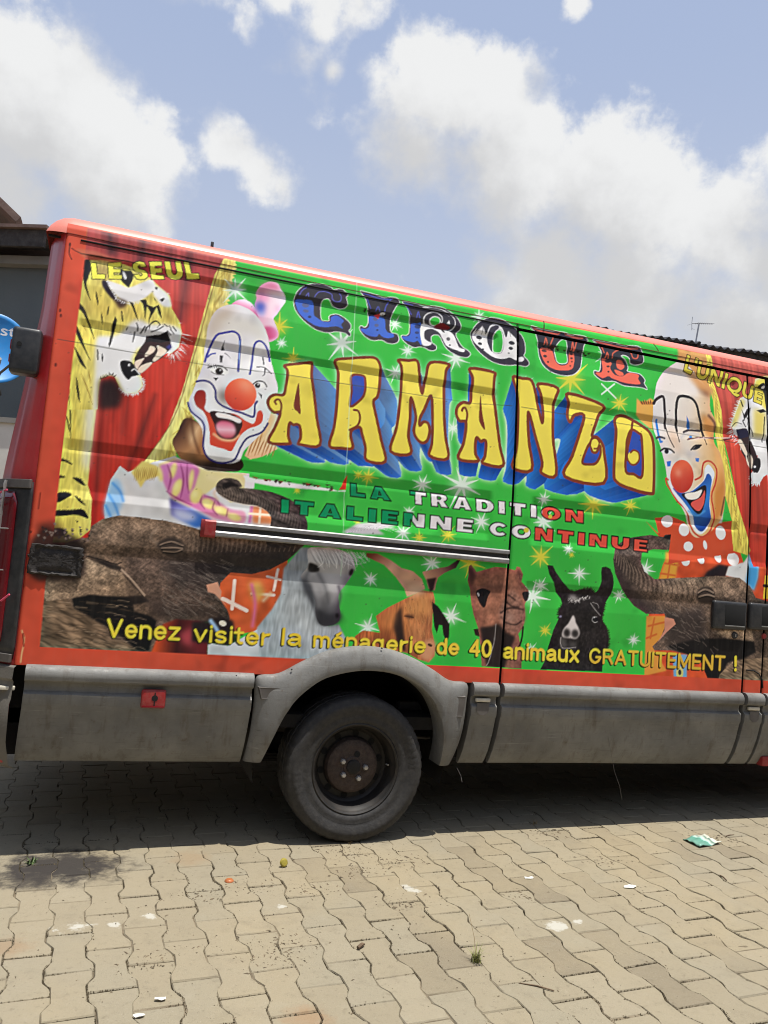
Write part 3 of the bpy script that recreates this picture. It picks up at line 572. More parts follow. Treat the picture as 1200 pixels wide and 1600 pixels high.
    for p in [[(760, 245), (830, 225), (905, 250)], [(770, 265), (840, 262), (900, 268)], [(780, 285), (850, 290), (900, 275)]]: stroke(p, 8, (134, 114, 98)); stroke([(q[0], q[1]+9) for q in p], 6, (30, 26, 24))
    poly([(1050, 495), (1120, 478), (1140, 530), (1180, 600), (1200, 660), (1150, 600), (1100, 550), (1060, 540)], (206, 150, 122), sm=False)
    # orange patches below
    poly([(690, 950), (780, 740), (860, 710), (1000, 720), (1060, 740), (1060, 950)], G((740, 800), (1000, 820), (206, 82, 44), (70, 30, 30), (110, 40, 44)), soft=1)
    poly([(880, 800), (960, 760), (980, 830), (960, 880), (900, 860)], (170, 70, 76), soft=4)
    # orange checked cloth right of the jaw
    T(300, 730, 3.75)
    poly([(175, 670), (300, 668), (420, 650), (540, 590), (520, 740), (470, 830), (380, 920), (330, 950), (240, 960), (210, 830), (170, 760)], (206, 96, 54), tex=[(f2, .05)])
    for p, w in [([(250, 665), (235, 830)], 20), ([(180, 770), (320, 840)], 22), ([(505, 600), (480, 720)], 16), ([(350, 740), (480, 750)], 16), ([(440, 640), (520, 660)], 12)]: stroke(p, w, (232, 206, 190), sm=False)
    poly([(330, 680), (400, 665), (430, 740), (380, 800), (350, 760)], (222, 170, 90), soft=4); stroke([(350, 690), (370, 800), (355, 930)], 22, (214, 110, 140), soft=3); stroke([(420, 780), (460, 740)], 20, (226, 190, 150), soft=3)
    poly([(0, 905), (90, 900), (170, 870), (240, 900), (260, 1020), (200, 1050), (95, 1030), (0, 1020)], (42, 34, 34), soft=2); ell(180, 915, 22, 16, (216, 210, 190), rot=20); stroke([(110, 900), (150, 960), (160, 1020)], 26, (150, 180, 206), soft=2)
    poly([(95, 1030), (210, 1048), (400, 940), (520, 940), (700, 1160), (90, 1130)], (206, 212, 214))
    # trunk up and over
    tr = [(140, 120), (160, 80), (210, 62), (270, 75), (295, 110), (280, 120), (350, 125), (450, 140), (540, 170), (610, 210), (660, 270), (675, 370), (600, 460), (440, 460), (460, 340), (462, 290), (430, 250), (380, 225), (300, 215), (220, 195), (160, 160)]
    poly(tr, G((300, 80), (560, 420), (92, 80, 72), (76, 66, 62), (58, 50, 48)), sm=True, tex=[(fw, .14), (f1, .08)])
    poly([(180, 100), (230, 85), (280, 110), (230, 115), (190, 130)], (36, 30, 28), sm=True, soft=1)
    tm = maskof(tr, True)
    for i in range(60):
        t_ = i/60; x = 160+t_*480; y = 120+t_*t_*190; stroke([(x, y), (x+14, y+30), (x+4, y+80)], 4, (44, 38, 36) if i % 2 else (126, 112, 100), alpha=.45, clip=tm)
    stroke([(160, 160), (220, 195), (300, 217), (380, 228), (430, 252)], 4, (224, 206, 190), alpha=.8)
    # ---- horse
    poly([(540, 590), (640, 470), (700, 470), (720, 560), (740, 700), (740, 840), (800, 930), (860, 920), (900, 1000), (880, 1160), (640, 1160), (400, 1150), (380, 940), (470, 830), (520, 740)], G((450, 900), (720, 700), (164, 174, 178), (186, 192, 194), (140, 146, 150)), tex=[(f2, .04), (f3, .04)], soft=1)
    poly([(680, 480), (760, 470), (860, 480), (940, 530), (950, 610), (900, 690), (860, 750), (870, 870), (840, 920), (760, 928), (725, 870), (720, 780), (680, 700), (640, 640), (680, 580)], G((700, 500), (820, 880), (198, 194, 188), (150, 148, 148), (72, 72, 76)), sm=True, tex=[(f2, .06)])
    poly([(690, 560), (740, 580), (745, 610), (700, 615), (682, 600)], (34, 32, 34), sm=True, soft=1); ell(935, 615, 12, 22, (34, 32, 34), rot=20, soft=1)
    poly([(640, 640), (700, 690), (720, 780), (735, 880), (700, 800), (660, 720)], (58, 58, 62), soft=3); poly([(770, 600), (860, 580), (880, 680), (840, 780), (780, 760)], (204, 202, 200), soft=8, alpha=.8)
    poly([(730, 830), (800, 860), (870, 850), (865, 905), (800, 928), (740, 910)], (52, 52, 56), sm=True, soft=3); ell(850, 870, 10, 14, (24, 24, 26), soft=1); stroke([(740, 620), (780, 700), (800, 800)], 14, (96, 96, 98), soft=4, alpha=.7)
    stroke([(690, 600), (670, 660), (700, 760)], 20, (84, 88, 92), soft=4, alpha=.6); stroke([(860, 700), (870, 760), (850, 840)], 12, (70, 70, 74), soft=3, alpha=.8)
    for i in range(34):
        x = 690+i*7.5; stroke([(x, 478+rng.random()*10), (x+30, 520+rng.random()*30), (x+40+rng.normal()*16, 580+rng.random()*30)], 6, (222, 220, 216) if i % 3 else (150, 148, 146), taper='both', alpha=.8)
    poly([(880, 380), (970, 330), (1060, 320), (1200, 330), (1190, 345), (1090, 365), (1130, 395), (1000, 395)], (206, 206, 204), soft=1.5)
    for i in range(22): stroke([(900+i*9, 385-i*1.5), (980+i*7, 345), (1070+i*8, 325+rng.random()*60)], 5, (228, 228, 226) if i % 2 else (176, 180, 178), taper='end', alpha=.85)
    for i in range(10): stroke([(840+i*18, 500), (930+i*12, 530+rng.random()*40), (1000+i*4, 490+rng.random()*80)], 4, (222, 226, 220), taper='end', alpha=.8)
    # ---- long-horned antelope / cow
    T(540, 840, 4)
    body = [(60, 615), (110, 580), (215, 595), (190, 490), (260, 440), (350, 395), (400, 370), (480, 330), (550, 340), (560, 400), (545, 480), (540, 580), (560, 680), (555, 740), (520, 780), (450, 760), (380, 720), (200, 690), (40, 680)]
    poly(body, G((200, 600), (520, 500), (176, 104, 58), (186, 116, 68), (170, 108, 70)), tex=[(f2, .06), (f3, .08)])
    bm_ = maskof(body)
    poly([(350, 430), (360, 560), (380, 720), (330, 690), (300, 560), (310, 480)], (56, 40, 34), soft=2)
    poly([(350, 400), (540, 340), (545, 480), (480, 500), (380, 480)], (214, 148, 88), soft=6, alpha=.8, clip=bm_); poly([(190, 480), (330, 410), (310, 520), (230, 600)], (202, 128, 74), soft=6, alpha=.7, clip=bm_); poly([(215, 590), (290, 560), (300, 690), (200, 690)], (116, 64, 38), soft=6, alpha=.7, clip=bm_); poly([(400, 520), (480, 520), (500, 640), (420, 680)], (206, 140, 90), soft=6, alpha=.6, clip=bm_)
    for i in range(70): x = 370+rng.random()*180; y = 350+rng.random()*300; stroke([(x, y), (x+4, y+26)], 3.4, (214, 154, 98) if i % 2 else (140, 82, 46), sm=False, alpha=.5, clip=bm_)
    poly([(540, 400), (580, 430), (620, 490), (650, 540), (648, 620), (630, 660), (610, 600), (605, 550), (585, 545), (572, 600), (555, 560), (548, 480)], (36, 30, 30), sm=False)
    stroke([(370, 490), (400, 495), (425, 500)], 6, (60, 40, 30)); poly([(370, 480), (430, 485), (420, 505), (375, 500)], (90, 56, 40), soft=2)
    poly([(500, 640), (560, 650), (560, 720), (520, 770), (470, 745), (490, 690)], (206, 150, 108), sm=True, soft=3); ell(528, 672, 16, 9, (60, 38, 34), rot=25)
    poly([(385, 370), (370, 320), (320, 250), (240, 170), (130, 120), (130, 95), (200, 100), (280, 140), (350, 190), (420, 210), (480, 260), (500, 320), (440, 350)], G((130, 100), (400, 300), (120, 66, 40), (214, 170, 136), (204, 160, 126)), sm=False, tex=[(f2, .05)])
    poly([(480, 215), (560, 195), (640, 180), (700, 140), (718, 140), (690, 190), (620, 220), (580, 250), (560, 330), (520, 320), (510, 270)], G((500, 250), (700, 150), (206, 160, 126), (150, 110, 90), (40, 32, 32)), sm=False)
    poly([(510, 260), (570, 250), (550, 330), (530, 340)], (60, 44, 40), soft=1); poly([(400, 300), (480, 300), (500, 350), (390, 370)], (222, 186, 150), soft=4, alpha=.7)
    # ---- camel
    cam_ = [(770, 180), (785, 168), (820, 215), (870, 200), (940, 182), (1010, 190), (1060, 205), (1070, 180), (1090, 185), (1110, 230), (1100, 275), (1150, 330), (1140, 380), (1120, 420), (1125, 500), (1110, 560), (1080, 600), (1100, 700), (1100, 820), (850, 805), (845, 700), (830, 570), (800, 480), (785, 400), (780, 320), (765, 270)]
    poly(cam_, G((800, 300), (1100, 560), (150, 98, 78), (160, 106, 84), (134, 90, 74)), sm=False, tex=[(f2, .07), (f1, .05)])
    kb = maskof(cam_)
    poly([(765, 190), (790, 180), (820, 240), (790, 310), (770, 270)], (74, 50, 44), soft=3, clip=kb); poly([(1075, 200), (1105, 235), (1090, 270)], (84, 56, 48), soft=2)
    poly([(810, 310), (890, 290), (1000, 300), (1100, 300), (1140, 330), (1000, 320), (900, 330)], (96, 64, 54), soft=4, clip=kb, alpha=.8)
    poly([(820, 335), (860, 318), (905, 335), (890, 370), (870, 435), (845, 420), (825, 375)], (32, 26, 28), sm=True); ell(832, 355, 6, 12, (190, 180, 176), rot=-20); poly([(1105, 345), (1150, 340), (1140, 390), (1120, 395)], (34, 28, 30), sm=True)
    poly([(960, 460), (1000, 380), (1040, 325), (1090, 370), (1120, 440), (1120, 520), (1080, 590), (1010, 590), (970, 530)], (150, 108, 92), sm=True, soft=3, tex=[(f1, .08)])
    for p in [[(1005, 400), (1040, 430), (1080, 435)], [(970, 470), (1030, 440), (1110, 450)], [(1000, 530), (1060, 545), (1100, 520)], [(1020, 360), (1060, 390)]]: stroke(p, 10, (60, 42, 38), soft=1.5, alpha=.9)
    poly([(990, 480), (1040, 470), (1060, 520), (1010, 530)], (186, 146, 130), soft=4, alpha=.7)
    poly([(840, 560), (900, 555), (960, 540), (1000, 590), (1060, 620), (1030, 700), (990, 820), (880, 805), (860, 700)], (46, 36, 34), soft=2, clip=kb)
    poly([(800, 570), (830, 570), (838, 620), (810, 610)], (50, 36, 32)); stroke([(1110, 560), (1100, 640), (1085, 680)], 12, (40, 32, 30)); stroke([(940, 540), (930, 640), (900, 760), (880, 800)], 4, (206, 196, 190), alpha=.7)
    for i in range(40): x = 800+rng.random()*300; y = 230+rng.random()*300; stroke([(x, y), (x+6, y+18)], 3, (190, 138, 112) if i % 2 else (100, 66, 54), sm=False, alpha=.4, clip=kb)
    # ---- llama
    T(830, 870, 8.571)
    ll = [(215, 110), (290, 115), (330, 200), (420, 330), (520, 440), (580, 460), (700, 430), (800, 430), (870, 485), (900, 440), (940, 330), (935, 200), (945, 140), (1000, 130), (1060, 160), (1095, 250), (1105, 350), (1080, 490), (1000, 620), (960, 760), (950, 850), (1010, 930), (1040, 1080), (1030, 1200), (960, 1400), (950, 1540), (120, 1510), (180, 1400), (230, 1200), (300, 980), (370, 830), (365, 720), (420, 640), (400, 560), (340, 480), (300, 340), (240, 230)]
    poly(ll, (40, 36, 36), tex=[(f1, .10), (f2, .08)])
    fringe([(500, 460), (600, 470), (700, 430), (800, 430), (870, 490)], 34, 12, (48, 40, 36), 12); fringe([(370, 830), (365, 720), (420, 640)], 26, 14, (40, 36, 36), 16); fringe([(1000, 620), (950, 850), (1030, 1000), (1040, 1150), (1000, 1350)], 26, 14, (46, 38, 34), 14, side=1)
    for i in range(34): x = 500+rng.random()*300; y = 540+30*math.sin((x-500)/60)+rng.random()*30; stroke([(x, y), (x+rng.normal()*20-8, y+34)], 6, (206, 200, 196), taper='end', alpha=.85)
    poly([(500, 540), (560, 510), (640, 560), (630, 600), (560, 580)], (196, 190, 186), soft=3, alpha=.8)
    poly([(560, 785), (590, 830), (600, 880), (640, 960), (650, 1040), (600, 1100), (520, 1090), (430, 1080), (415, 1030), (440, 960), (500, 890)], (214, 204, 200), sm=True, soft=1)
    ell(480, 1020, 45, 58, (50, 46, 46), soft=2); ell(590, 1030, 48, 56, (54, 50, 50), soft=2); poly([(400, 1080), (450, 1100), (490, 1180), (470, 1230), (400, 1210), (388, 1150)], (86, 82, 80), sm=True, soft=3); ell(560, 1180, 56, 48, (78, 74, 72), soft=3)
    stroke([(400, 1080), (395, 1160), (420, 1220), (490, 1225), (600, 1215)], 9, (176, 168, 164), alpha=.8); ell(855, 840, 42, 40, (24, 24, 28)); stroke([(815, 840), (835, 805), (880, 805)], 8, (150, 146, 146)); stroke([(815, 850), (850, 882), (890, 870)], 6, (176, 172, 170)); ell(845, 815, 9, 7, (230, 230, 230)); ell(395, 800, 16, 14, (130, 130, 150))
    stroke([(800, 620), (860, 710), (930, 790)], 7, (150, 144, 140)); stroke([(830, 612), (890, 630), (910, 690)], 5, (150, 144, 140))
    for i in range(60): x = 300+rng.random()*700; y = 900+rng.random()*560; stroke([(x, y), (x+rng.normal()*14, y+40)], 5, (84, 78, 74), sm=False, alpha=.4)
    # ---- right clown's costume, elephant (right)
    T(820, 820, 3.158)
    poly([(600, -20), (660, 40), (700, 20), (1030, -20), (1040, 60), (1080, 190), (1130, 110), (1160, 160), (1330, 160), (1330, 300), (1330, 800), (910, 790), (590, 765), (610, 450), (680, 200), (720, 120)], (208, 84, 48), tex=[(f2, .05)])
    poly([(700, 130), (760, 160), (740, 290), (650, 300), (690, 180)], (222, 158, 62), soft=2); poly([(600, 450), (700, 450), (690, 560), (640, 620), (700, 720), (590, 745)], (220, 150, 66), soft=1)
    for p in [[(690, 190), (760, 200)], [(670, 240), (740, 250)], [(720, 170), (700, 290)], [(610, 500), (690, 480)], [(600, 560), (650, 540)], [(640, 460), (620, 560)]]: stroke(p, 9, (206, 110, 50), sm=False, soft=1)
    for x, y, rx, ry in [(788, 25, 26, 30), (972, 42, 24, 34), (810, 110, 22, 24), (898, 98, 10, 20), (870, 168, 17, 26), (793, 180, 20, 23), (957, 160, 16, 27), (705, 0, 30, 14), (1030, 170, 26, 34)]: ell(x, y, rx, ry, (228, 220, 216), rot=-15)
    poly([(900, 230), (960, 195), (1010, 205), (990, 260), (880, 260)], (48, 36, 40), soft=2)
    poly([(1005, 205), (1080, 185), (1130, 115), (1158, 160), (1150, 260), (1130, 320), (1060, 270), (990, 250)], (220, 220, 218), sm=False, soft=1); poly([(1120, 140), (1158, 160), (1150, 270), (1130, 330), (1090, 280), (1110, 200)], (80, 160, 214), soft=3)
    poly([(730, 640), (800, 640), (800, 760), (735, 752)], (120, 166, 200), soft=1); ell(765, 730, 18, 30, (206, 196, 120)); ell(765, 728, 8, 14, (60, 60, 60))
    elr = [(545, 60), (620, 50), (690, 60), (700, 40), (740, 30), (775, 60), (770, 100), (720, 125), (640, 120), (580, 140), (572, 180), (590, 230), (640, 268), (760, 262), (860, 258), (950, 252), (1060, 262), (1110, 300), (1140, 360), (1210, 380), (1330, 400), (1330, 830), (915, 790), (870, 680), (800, 640), (720, 620), (640, 620), (630, 600), (670, 560), (700, 480), (690, 440), (600, 440), (540, 400), (480, 320), (445, 240), (435, 170), (450, 110), (500, 70)]
    poly(elr, G((500, 100), (1000, 500), (78, 66, 60), (116, 95, 80), (100, 83, 70)), tex=skin)
    er = maskof(elr)
    poly([(440, 140), (480, 200), (520, 300), (640, 400), (760, 430), (880, 400), (900, 560), (860, 620), (700, 600), (690, 440), (560, 430), (460, 300)], (54, 46, 44), soft=7, clip=er, alpha=.85)
    poly([(640, 268), (860, 258), (1060, 262), (1130, 330), (1000, 360), (800, 340), (680, 340)], (150, 126, 106), soft=6, clip=er, alpha=.8, tex=skin)
    poly([(700, 600), (860, 560), (1000, 560), (1130, 570), (1140, 630), (1080, 660), (1000, 680), (960, 760), (880, 760), (800, 640)], (28, 25, 25), soft=1.5, clip=er)
    poly([(960, 740), (1030, 670), (1330, 640), (1330, 830), (950, 790)], (132, 110, 88), clip=er, tex=[(fw, .16), (f2, .06)]); poly([(930, 530), (1000, 520), (1120, 520), (1130, 575), (1000, 560)], (166, 140, 114), soft=1.5, tex=skin)
    for i in range(44):
        t_ = i/44; a = math.pi*(1.02-.62*t_); x = 640+200*math.cos(a)*1.0+t_*190; y = 150+190*math.sin(a); stroke([(x-10, y-60), (x+6, y-20), (x+2, y+30)], 4, (48, 40, 36) if i % 2 else (156, 134, 116), alpha=.5, clip=er)
    for i in range(70): x = 640+rng.random()*300; y = 380+rng.random()*240; a = .6+rng.normal()*.3; stroke([(x, y), (x+30*math.cos(a), y+30*math.sin(a))], 2.4, (146, 130, 118), sm=False, alpha=.5, clip=er)
    poly([(690, 60), (740, 40), (765, 65), (740, 75), (700, 70)], (34, 28, 26), sm=True, soft=1); poly([(845, 350), (870, 310), (920, 310), (940, 350), (920, 385), (870, 385)], (66, 54, 48), sm=True, soft=1.5)
    for p in [[(855, 335), (890, 318), (930, 335)], [(860, 355), (900, 345), (935, 355)]]: stroke(p, 7, (140, 120, 104)); stroke([(q[0], q[1]+8) for q in p], 5, (30, 26, 24))
    poly([(690, 455), (735, 465), (745, 490), (700, 530), (660, 575), (650, 590), (690, 520)], (204, 140, 116), sm=False)
    # ---- gold rope, curtain, tiger (right)
    T(980, 520, 4.7045)
    poly([(375, 90), (1340, 230), (1340, 1720), (930, 1720), (900, 1600), (820, 1300), (740, 900), (690, 700), (640, 420), (520, 400), (420, 270)], G((800, 200), (900, 1400), (190, 92, 80), (200, 76, 58), (196, 64, 46)), tex=[(fv, .05)])
    poly([(370, 105), (600, 145), (640, 420), (560, 400), (430, 300), (370, 240)], (206, 152, 88), soft=2)
    poly([(575, 140), (615, 150), (640, 350), (690, 560), (720, 860), (770, 1080), (820, 1290), (915, 1600), (900, 1640), (780, 1600), (770, 1380), (720, 1200), (690, 1000), (655, 760), (630, 500), (600, 330)], (226, 206, 92), tex=[(f3, .07)])
    for i in range(40): t_ = i/40; x = 600+t_*230; y = 200+t_*1360; stroke([(x, y), (x+18, y+40)], 8, (170, 136, 60), taper='both', alpha=.6)
    for x, y0, y1 in [(880, 900, 1400), (960, 1150, 1500), (1010, 300, 420), (800, 300, 600)]: stroke([(x, y0), (x+10, (y0+y1)/2), (x, y1)], 30, (110, 46, 42), soft=9, alpha=.5)
    tg = [(1340, 330), (1010, 320), (940, 340), (930, 440), (830, 480), (800, 560), (760, 680), (790, 740), (830, 780), (830, 860), (900, 900), (960, 900), (960, 960), (910, 1040), (920, 1110), (970, 1110), (1000, 1060), (1030, 1040), (1040, 1140), (1180, 1150), (1340, 1100)]
    poly(tg, WHITE, sm=False, tex=[(f2, .02)])
    poly([(1340, 330), (1010, 320), (940, 350), (930, 440), (1010, 560), (1340, 640)], YEL, soft=3); poly([(830, 480), (870, 500), (800, 680), (762, 700), (790, 580)], (222, 206, 120), soft=3); poly([(930, 560), (1020, 580), (1010, 760), (930, 760)], (226, 206, 110), soft=5)
    poly([(800, 710), (870, 700), (920, 800), (960, 920), (960, 1020), (930, 1030), (890, 960), (840, 880), (820, 790)], (60, 44, 44)); poly([(800, 715), (880, 705), (900, 760), (830, 780)], (44, 40, 60))
    for p in [[(815, 800), (840, 790), (880, 880), (868, 900)], [(900, 880), (925, 930), (915, 1000), (895, 940)], [(870, 890), (890, 950), (910, 1000), (880, 960)]]: poly(p, (228, 206, 186), sm=True)
    poly([(940, 930), (975, 925), (980, 980), (955, 1030), (925, 1000)], BLK, sm=True); ell(938, 985, 9, 9, (220, 218, 216)); poly([(975, 380), (1010, 370), (1030, 420), (1000, 440), (960, 420)], BLK, sm=True); ell(1005, 400, 14, 10, (226, 224, 222))
    for p in [[(840, 560), (860, 600), (880, 560), (910, 550), (900, 620), (880, 690), (890, 600), (860, 640)], [(950, 570), (1000, 560), (1030, 580), (980, 590)]]: poly(p, BLK)
    for p, w in [([(870, 690), (850, 650), (860, 640)], 8), ([(835, 500), (850, 540)], 10), ([(900, 640), (890, 720), (910, 780)], 8), ([(880, 620), (930, 760)], 6), ([(770, 690), (800, 660), (840, 670)], 5), ([(1060, 600), (1070, 760)], 14), ([(1010, 620), (1000, 800)], 8), ([(1150, 620), (1160, 900)], 14)]: stroke(p, w, BLK)
    fringe([(790, 740), (760, 690), (790, 600), (830, 500)], 28, 10, (230, 226, 222), 16, side=1); fringe([(970, 1110), (920, 1110), (905, 1040)], 20, 12, WHITE, 14, side=1); fringe([(820, 800), (790, 760), (760, 720)], 40, 8, (232, 220, 216), 14, side=1)
    T(820, 820, 3.158); poly([(1185, 250), (1230, 250), (1230, 365), (1175, 365)], (226, 190, 60)); stroke([(1180, 300), (1220, 305)], 12, BLK)
    T(980, 520, 4.7045)
    # ---- clown (right)
    poly([(350, 1200), (430, 1280), (470, 1400), (700, 1400), (720, 1100), (640, 1000), (380, 1100)], (216, 206, 196), soft=1)
    poly([(210, 1360), (330, 1350), (430, 1390), (500, 1480), (620, 1490), (700, 1400), (770, 1420), (790, 1620), (300, 1700), (330, 1480), (240, 1490)], (208, 84, 52), sm=False)
    for x, y, rx, ry in [(300, 1385, 42, 44), (424, 1448, 38, 46), (694, 1470, 36, 52), (455, 1570, 34, 36), (580, 1560, 14, 34), (640, 1380, 40, 20)]: ell(x, y, rx, ry, (230, 224, 220), rot=-12)
    poly([(70, 480), (110, 520), (170, 480), (200, 500), (190, 720), (110, 650), (65, 600)], (226, 172, 86), soft=1)
    for i in range(12): stroke([(90+i*9, 490+rng.random()*20), (110+i*7, 530)], 8, (70, 42, 30) if i % 2 else (190, 120, 60), taper='both')
    fc = [(205, 440), (225, 360), (280, 280), (340, 230), (410, 210), (520, 320), (600, 420), (610, 560), (650, 660), (640, 800), (690, 900), (720, 1100), (710, 1300), (660, 1420), (560, 1500), (480, 1480), (420, 1320), (350, 1200), (300, 1100), (280, 980), (240, 820), (200, 720), (190, 560)]
    poly(fc, G((250, 700), (650, 800), (220, 214, 210), (226, 212, 196), (222, 176, 116)), sm=True)
    rm = maskof(fc, True)
    poly([(390, 230), (520, 320), (640, 420), (610, 480), (560, 430), (470, 380)], (204, 148, 92), soft=3); poly([(480, 380), (560, 430), (600, 430), (600, 480), (540, 440)], (96, 62, 50), soft=5, alpha=.8)
    poly([(210, 440), (300, 270), (400, 225), (520, 400), (520, 480), (380, 450)], (222, 212, 204), soft=6, clip=rm)
    poly([(540, 600), (620, 620), (650, 680), (640, 860), (600, 760), (560, 700)], (216, 150, 84), soft=5, clip=rm); poly([(640, 840), (700, 930), (720, 1150), (700, 1320), (640, 1400), (640, 1150), (660, 1000)], G((640, 1000), (720, 1100), (232, 176, 110), (206, 136, 66)), soft=3, clip=rm)
    stroke([(600, 610), (640, 660), (650, 720)], 16, (70, 44, 40), soft=3, alpha=.8); poly([(290, 720), (360, 720), (400, 900), (340, 840)], (226, 190, 160), soft=8, clip=rm); stroke([(715, 1210), (690, 1340)], 10, (90, 60, 40), soft=2)
    stroke([(195, 520), (215, 488), (265, 470), (275, 560), (285, 700)], 18, (48, 34, 38)); stroke([(285, 680), (310, 770), (345, 840)], 8, (60, 44, 46)); stroke([(370, 720), (358, 600), (370, 490), (400, 465), (470, 480), (510, 530), (530, 620), (565, 760)], 18, (40, 30, 34)); stroke([(370, 730), (385, 800)], 7, (60, 46, 48)); stroke([(560, 740), (585, 820)], 7, (60, 46, 48))
    stroke([(220, 640), (230, 740), (245, 800)], 16, (50, 130, 200)); poly([(435, 605), (455, 650), (470, 700), (450, 710), (440, 680)], (56, 120, 190)); ell(470, 765, 12, 9, (70, 140, 206)); ell(250, 800, 14, 10, (60, 130, 200))
    poly([(290, 945), (322, 942), (318, 980), (295, 985)], (56, 116, 196)); poly([(500, 920), (530, 920), (525, 950), (505, 945)], (56, 116, 196))
    stroke([(215, 775), (240, 765), (275, 775)], 14, (70, 66, 76)); stroke([(420, 730), (460, 715), (540, 720)], 14, (60, 50, 54)); stroke([(400, 770), (440, 740), (530, 745)], 18, (190, 186, 190), soft=4, alpha=.8)
    ell(292, 868, 46, 24, (226, 224, 224), rot=8); stroke([(245, 868), (275, 850), (320, 858), (345, 880)], 12, (40, 34, 38)); ell(290, 872, 16, 18, (30, 28, 32)); stroke([(470, 860), (500, 830), (545, 825)], 10, (40, 36, 38)); poly([(475, 860), (510, 830), (550, 825), (530, 850), (500, 862)], (36, 32, 34)); poly([(430, 870), (520, 870), (530, 910), (460, 920)], (190, 190, 200), soft=6, alpha=.8)
    stroke([(300, 1080), (285, 1070), (290, 1110), (320, 1160), (370, 1240), (430, 1300), (465, 1400), (500, 1470), (560, 1500), (620, 1450), (640, 1350), (620, 1200), (650, 1100), (655, 1000), (610, 945), (560, 960), (545, 1050), (500, 1080)], 12, (196, 76, 56))
    poly([(310, 1090), (330, 1110), (430, 1180), (520, 1120), (560, 1080), (570, 1000), (600, 970), (640, 1030), (625, 1110), (605, 1200), (615, 1350), (600, 1430), (550, 1480), (500, 1450), (460, 1350), (400, 1260), (330, 1170)], (222, 226, 230), sm=True)
    mo = [(335, 1140), (400, 1175), (480, 1160), (560, 1090), (585, 1040), (605, 1040), (622, 1080), (610, 1170), (605, 1280), (615, 1380), (560, 1460), (510, 1430), (480, 1340), (420, 1250), (370, 1190)]
    poly(mo, G((400, 1150), (560, 1440), (44, 84, 160), (60, 130, 200), (30, 70, 150)), sm=True)
    poly([(400, 1185), (480, 1170), (575, 1120), (575, 1230), (540, 1330), (490, 1310), (440, 1240)], (36, 30, 34), sm=True); poly([(470, 1250), (540, 1210), (570, 1160), (565, 1250), (530, 1310), (490, 1290)], (214, 92, 84), sm=True); poly([(425, 1185), (500, 1170), (550, 1155), (520, 1215), (450, 1225)], (236, 226, 214), sm=True)
    stroke([(450, 1310), (510, 1345), (570, 1310)], 12, (90, 160, 216), soft=2, alpha=.8)
    t = np.linspace(0, 2*math.pi, 36)[:-1]
    poly(np.stack([402+86*np.cos(t), 1055+122*np.sin(t)], 1), G((380, 980), (430, 1170), (224, 104, 72), (206, 74, 54), (184, 58, 46))); ell(375, 1030, 16, 22, (246, 190, 160), soft=5)
    text("L'UNIQUE", (418, 275), (988, 522), (440, 165), (1010, 428), (214, 196, 74), line=(70, 52, 28), lw=6, bold=.03, space=1.08)
    # ---- CIRQUE
    DK = (62, 62, 68)
    def circ(outer, fills, hole=None, lw=9):
        stroke(outer, lw*2.0, (240, 240, 236), closed=True); poly(outer, DK, sm=True)
        for p, c_ in fills: poly(p, c_, sm=True)
        if hole is not None: poly(hole, GRN, sm=True); stroke(hole, lw, (240, 240, 236), closed=True)
    BL = (66, 104, 190); CO = (222, 106, 84); WH = (226, 224, 222)
    T(450, 430, 9.231)
    circ([(110, 290), (160, 210), (260, 145), (400, 125), (530, 143), (620, 180), (660, 208), (760, 203), (810, 228), (862, 285), (838, 315), (850, 380), (855, 430), (815, 468), (740, 472), (660, 440), (620, 390), (590, 345), (540, 338), (492, 370), (472, 450), (472, 580), (492, 650), (540, 660), (600, 652), (597, 600), (632, 567), (720, 562), (800, 602), (878, 670), (910, 730), (898, 770), (875, 800), (903, 850), (883, 876), (820, 833), (700, 812), (560, 826), (420, 788), (282, 700), (174, 590), (108, 480), (92, 380)],
         [([(118, 350), (240, 345), (365, 380), (378, 560), (430, 615), (500, 662), (590, 672), (622, 650), (622, 605), (700, 574), (780, 622), (808, 660), (770, 710), (792, 770), (700, 735), (560, 748), (420, 732), (290, 660), (180, 560), (134, 470)], BL)], lw=8)
    for p in [[(165, 280), (210, 215), (270, 175)], [(260, 300), (295, 255), (300, 305)], [(385, 310), (440, 245), (540, 235), (630, 280), (640, 340), (680, 380), (750, 375), (770, 320), (740, 265)]]: stroke(p, 13, (96, 100, 170))
    ell(258, 425, 52, 32, (84, 96, 140), rot=10); ell(262, 510, 42, 24, (84, 96, 140), rot=8); ell(315, 598, 26, 20, (52, 62, 104))
    T(550, 450, 6.316)
    circ([(85, 34), (130, 42), (245, 74), (320, 97), (420, 95), (468, 135), (440, 172), (402, 240), (382, 310), (377, 400), (392, 438), (448, 458), (462, 510), (430, 543), (360, 543), (290, 513), (200, 513), (122, 470), (78, 400), (92, 374), (130, 388), (158, 360), (168, 300), (158, 210), (137, 110)],
         [([(178, 275), (318, 292), (335, 400), (360, 438), (408, 452), (412, 482), (360, 494), (300, 480), (268, 452), (240, 480), (160, 468), (98, 425), (90, 398), (140, 402), (172, 370)], BL)], lw=6)
    for p in [[(150, 110), (185, 205)], [(385, 110), (335, 180), (322, 235)], [(235, 225), (258, 185), (275, 230)], [(110, 50), (240, 95), (330, 112), (400, 108)]]: stroke(p, 10, (84, 92, 168))
    ell(236, 300, 24, 20, (84, 96, 140)); ell(246, 366, 22, 16, (84, 96, 140)); ell(252, 414, 12, 9, (50, 60, 100))
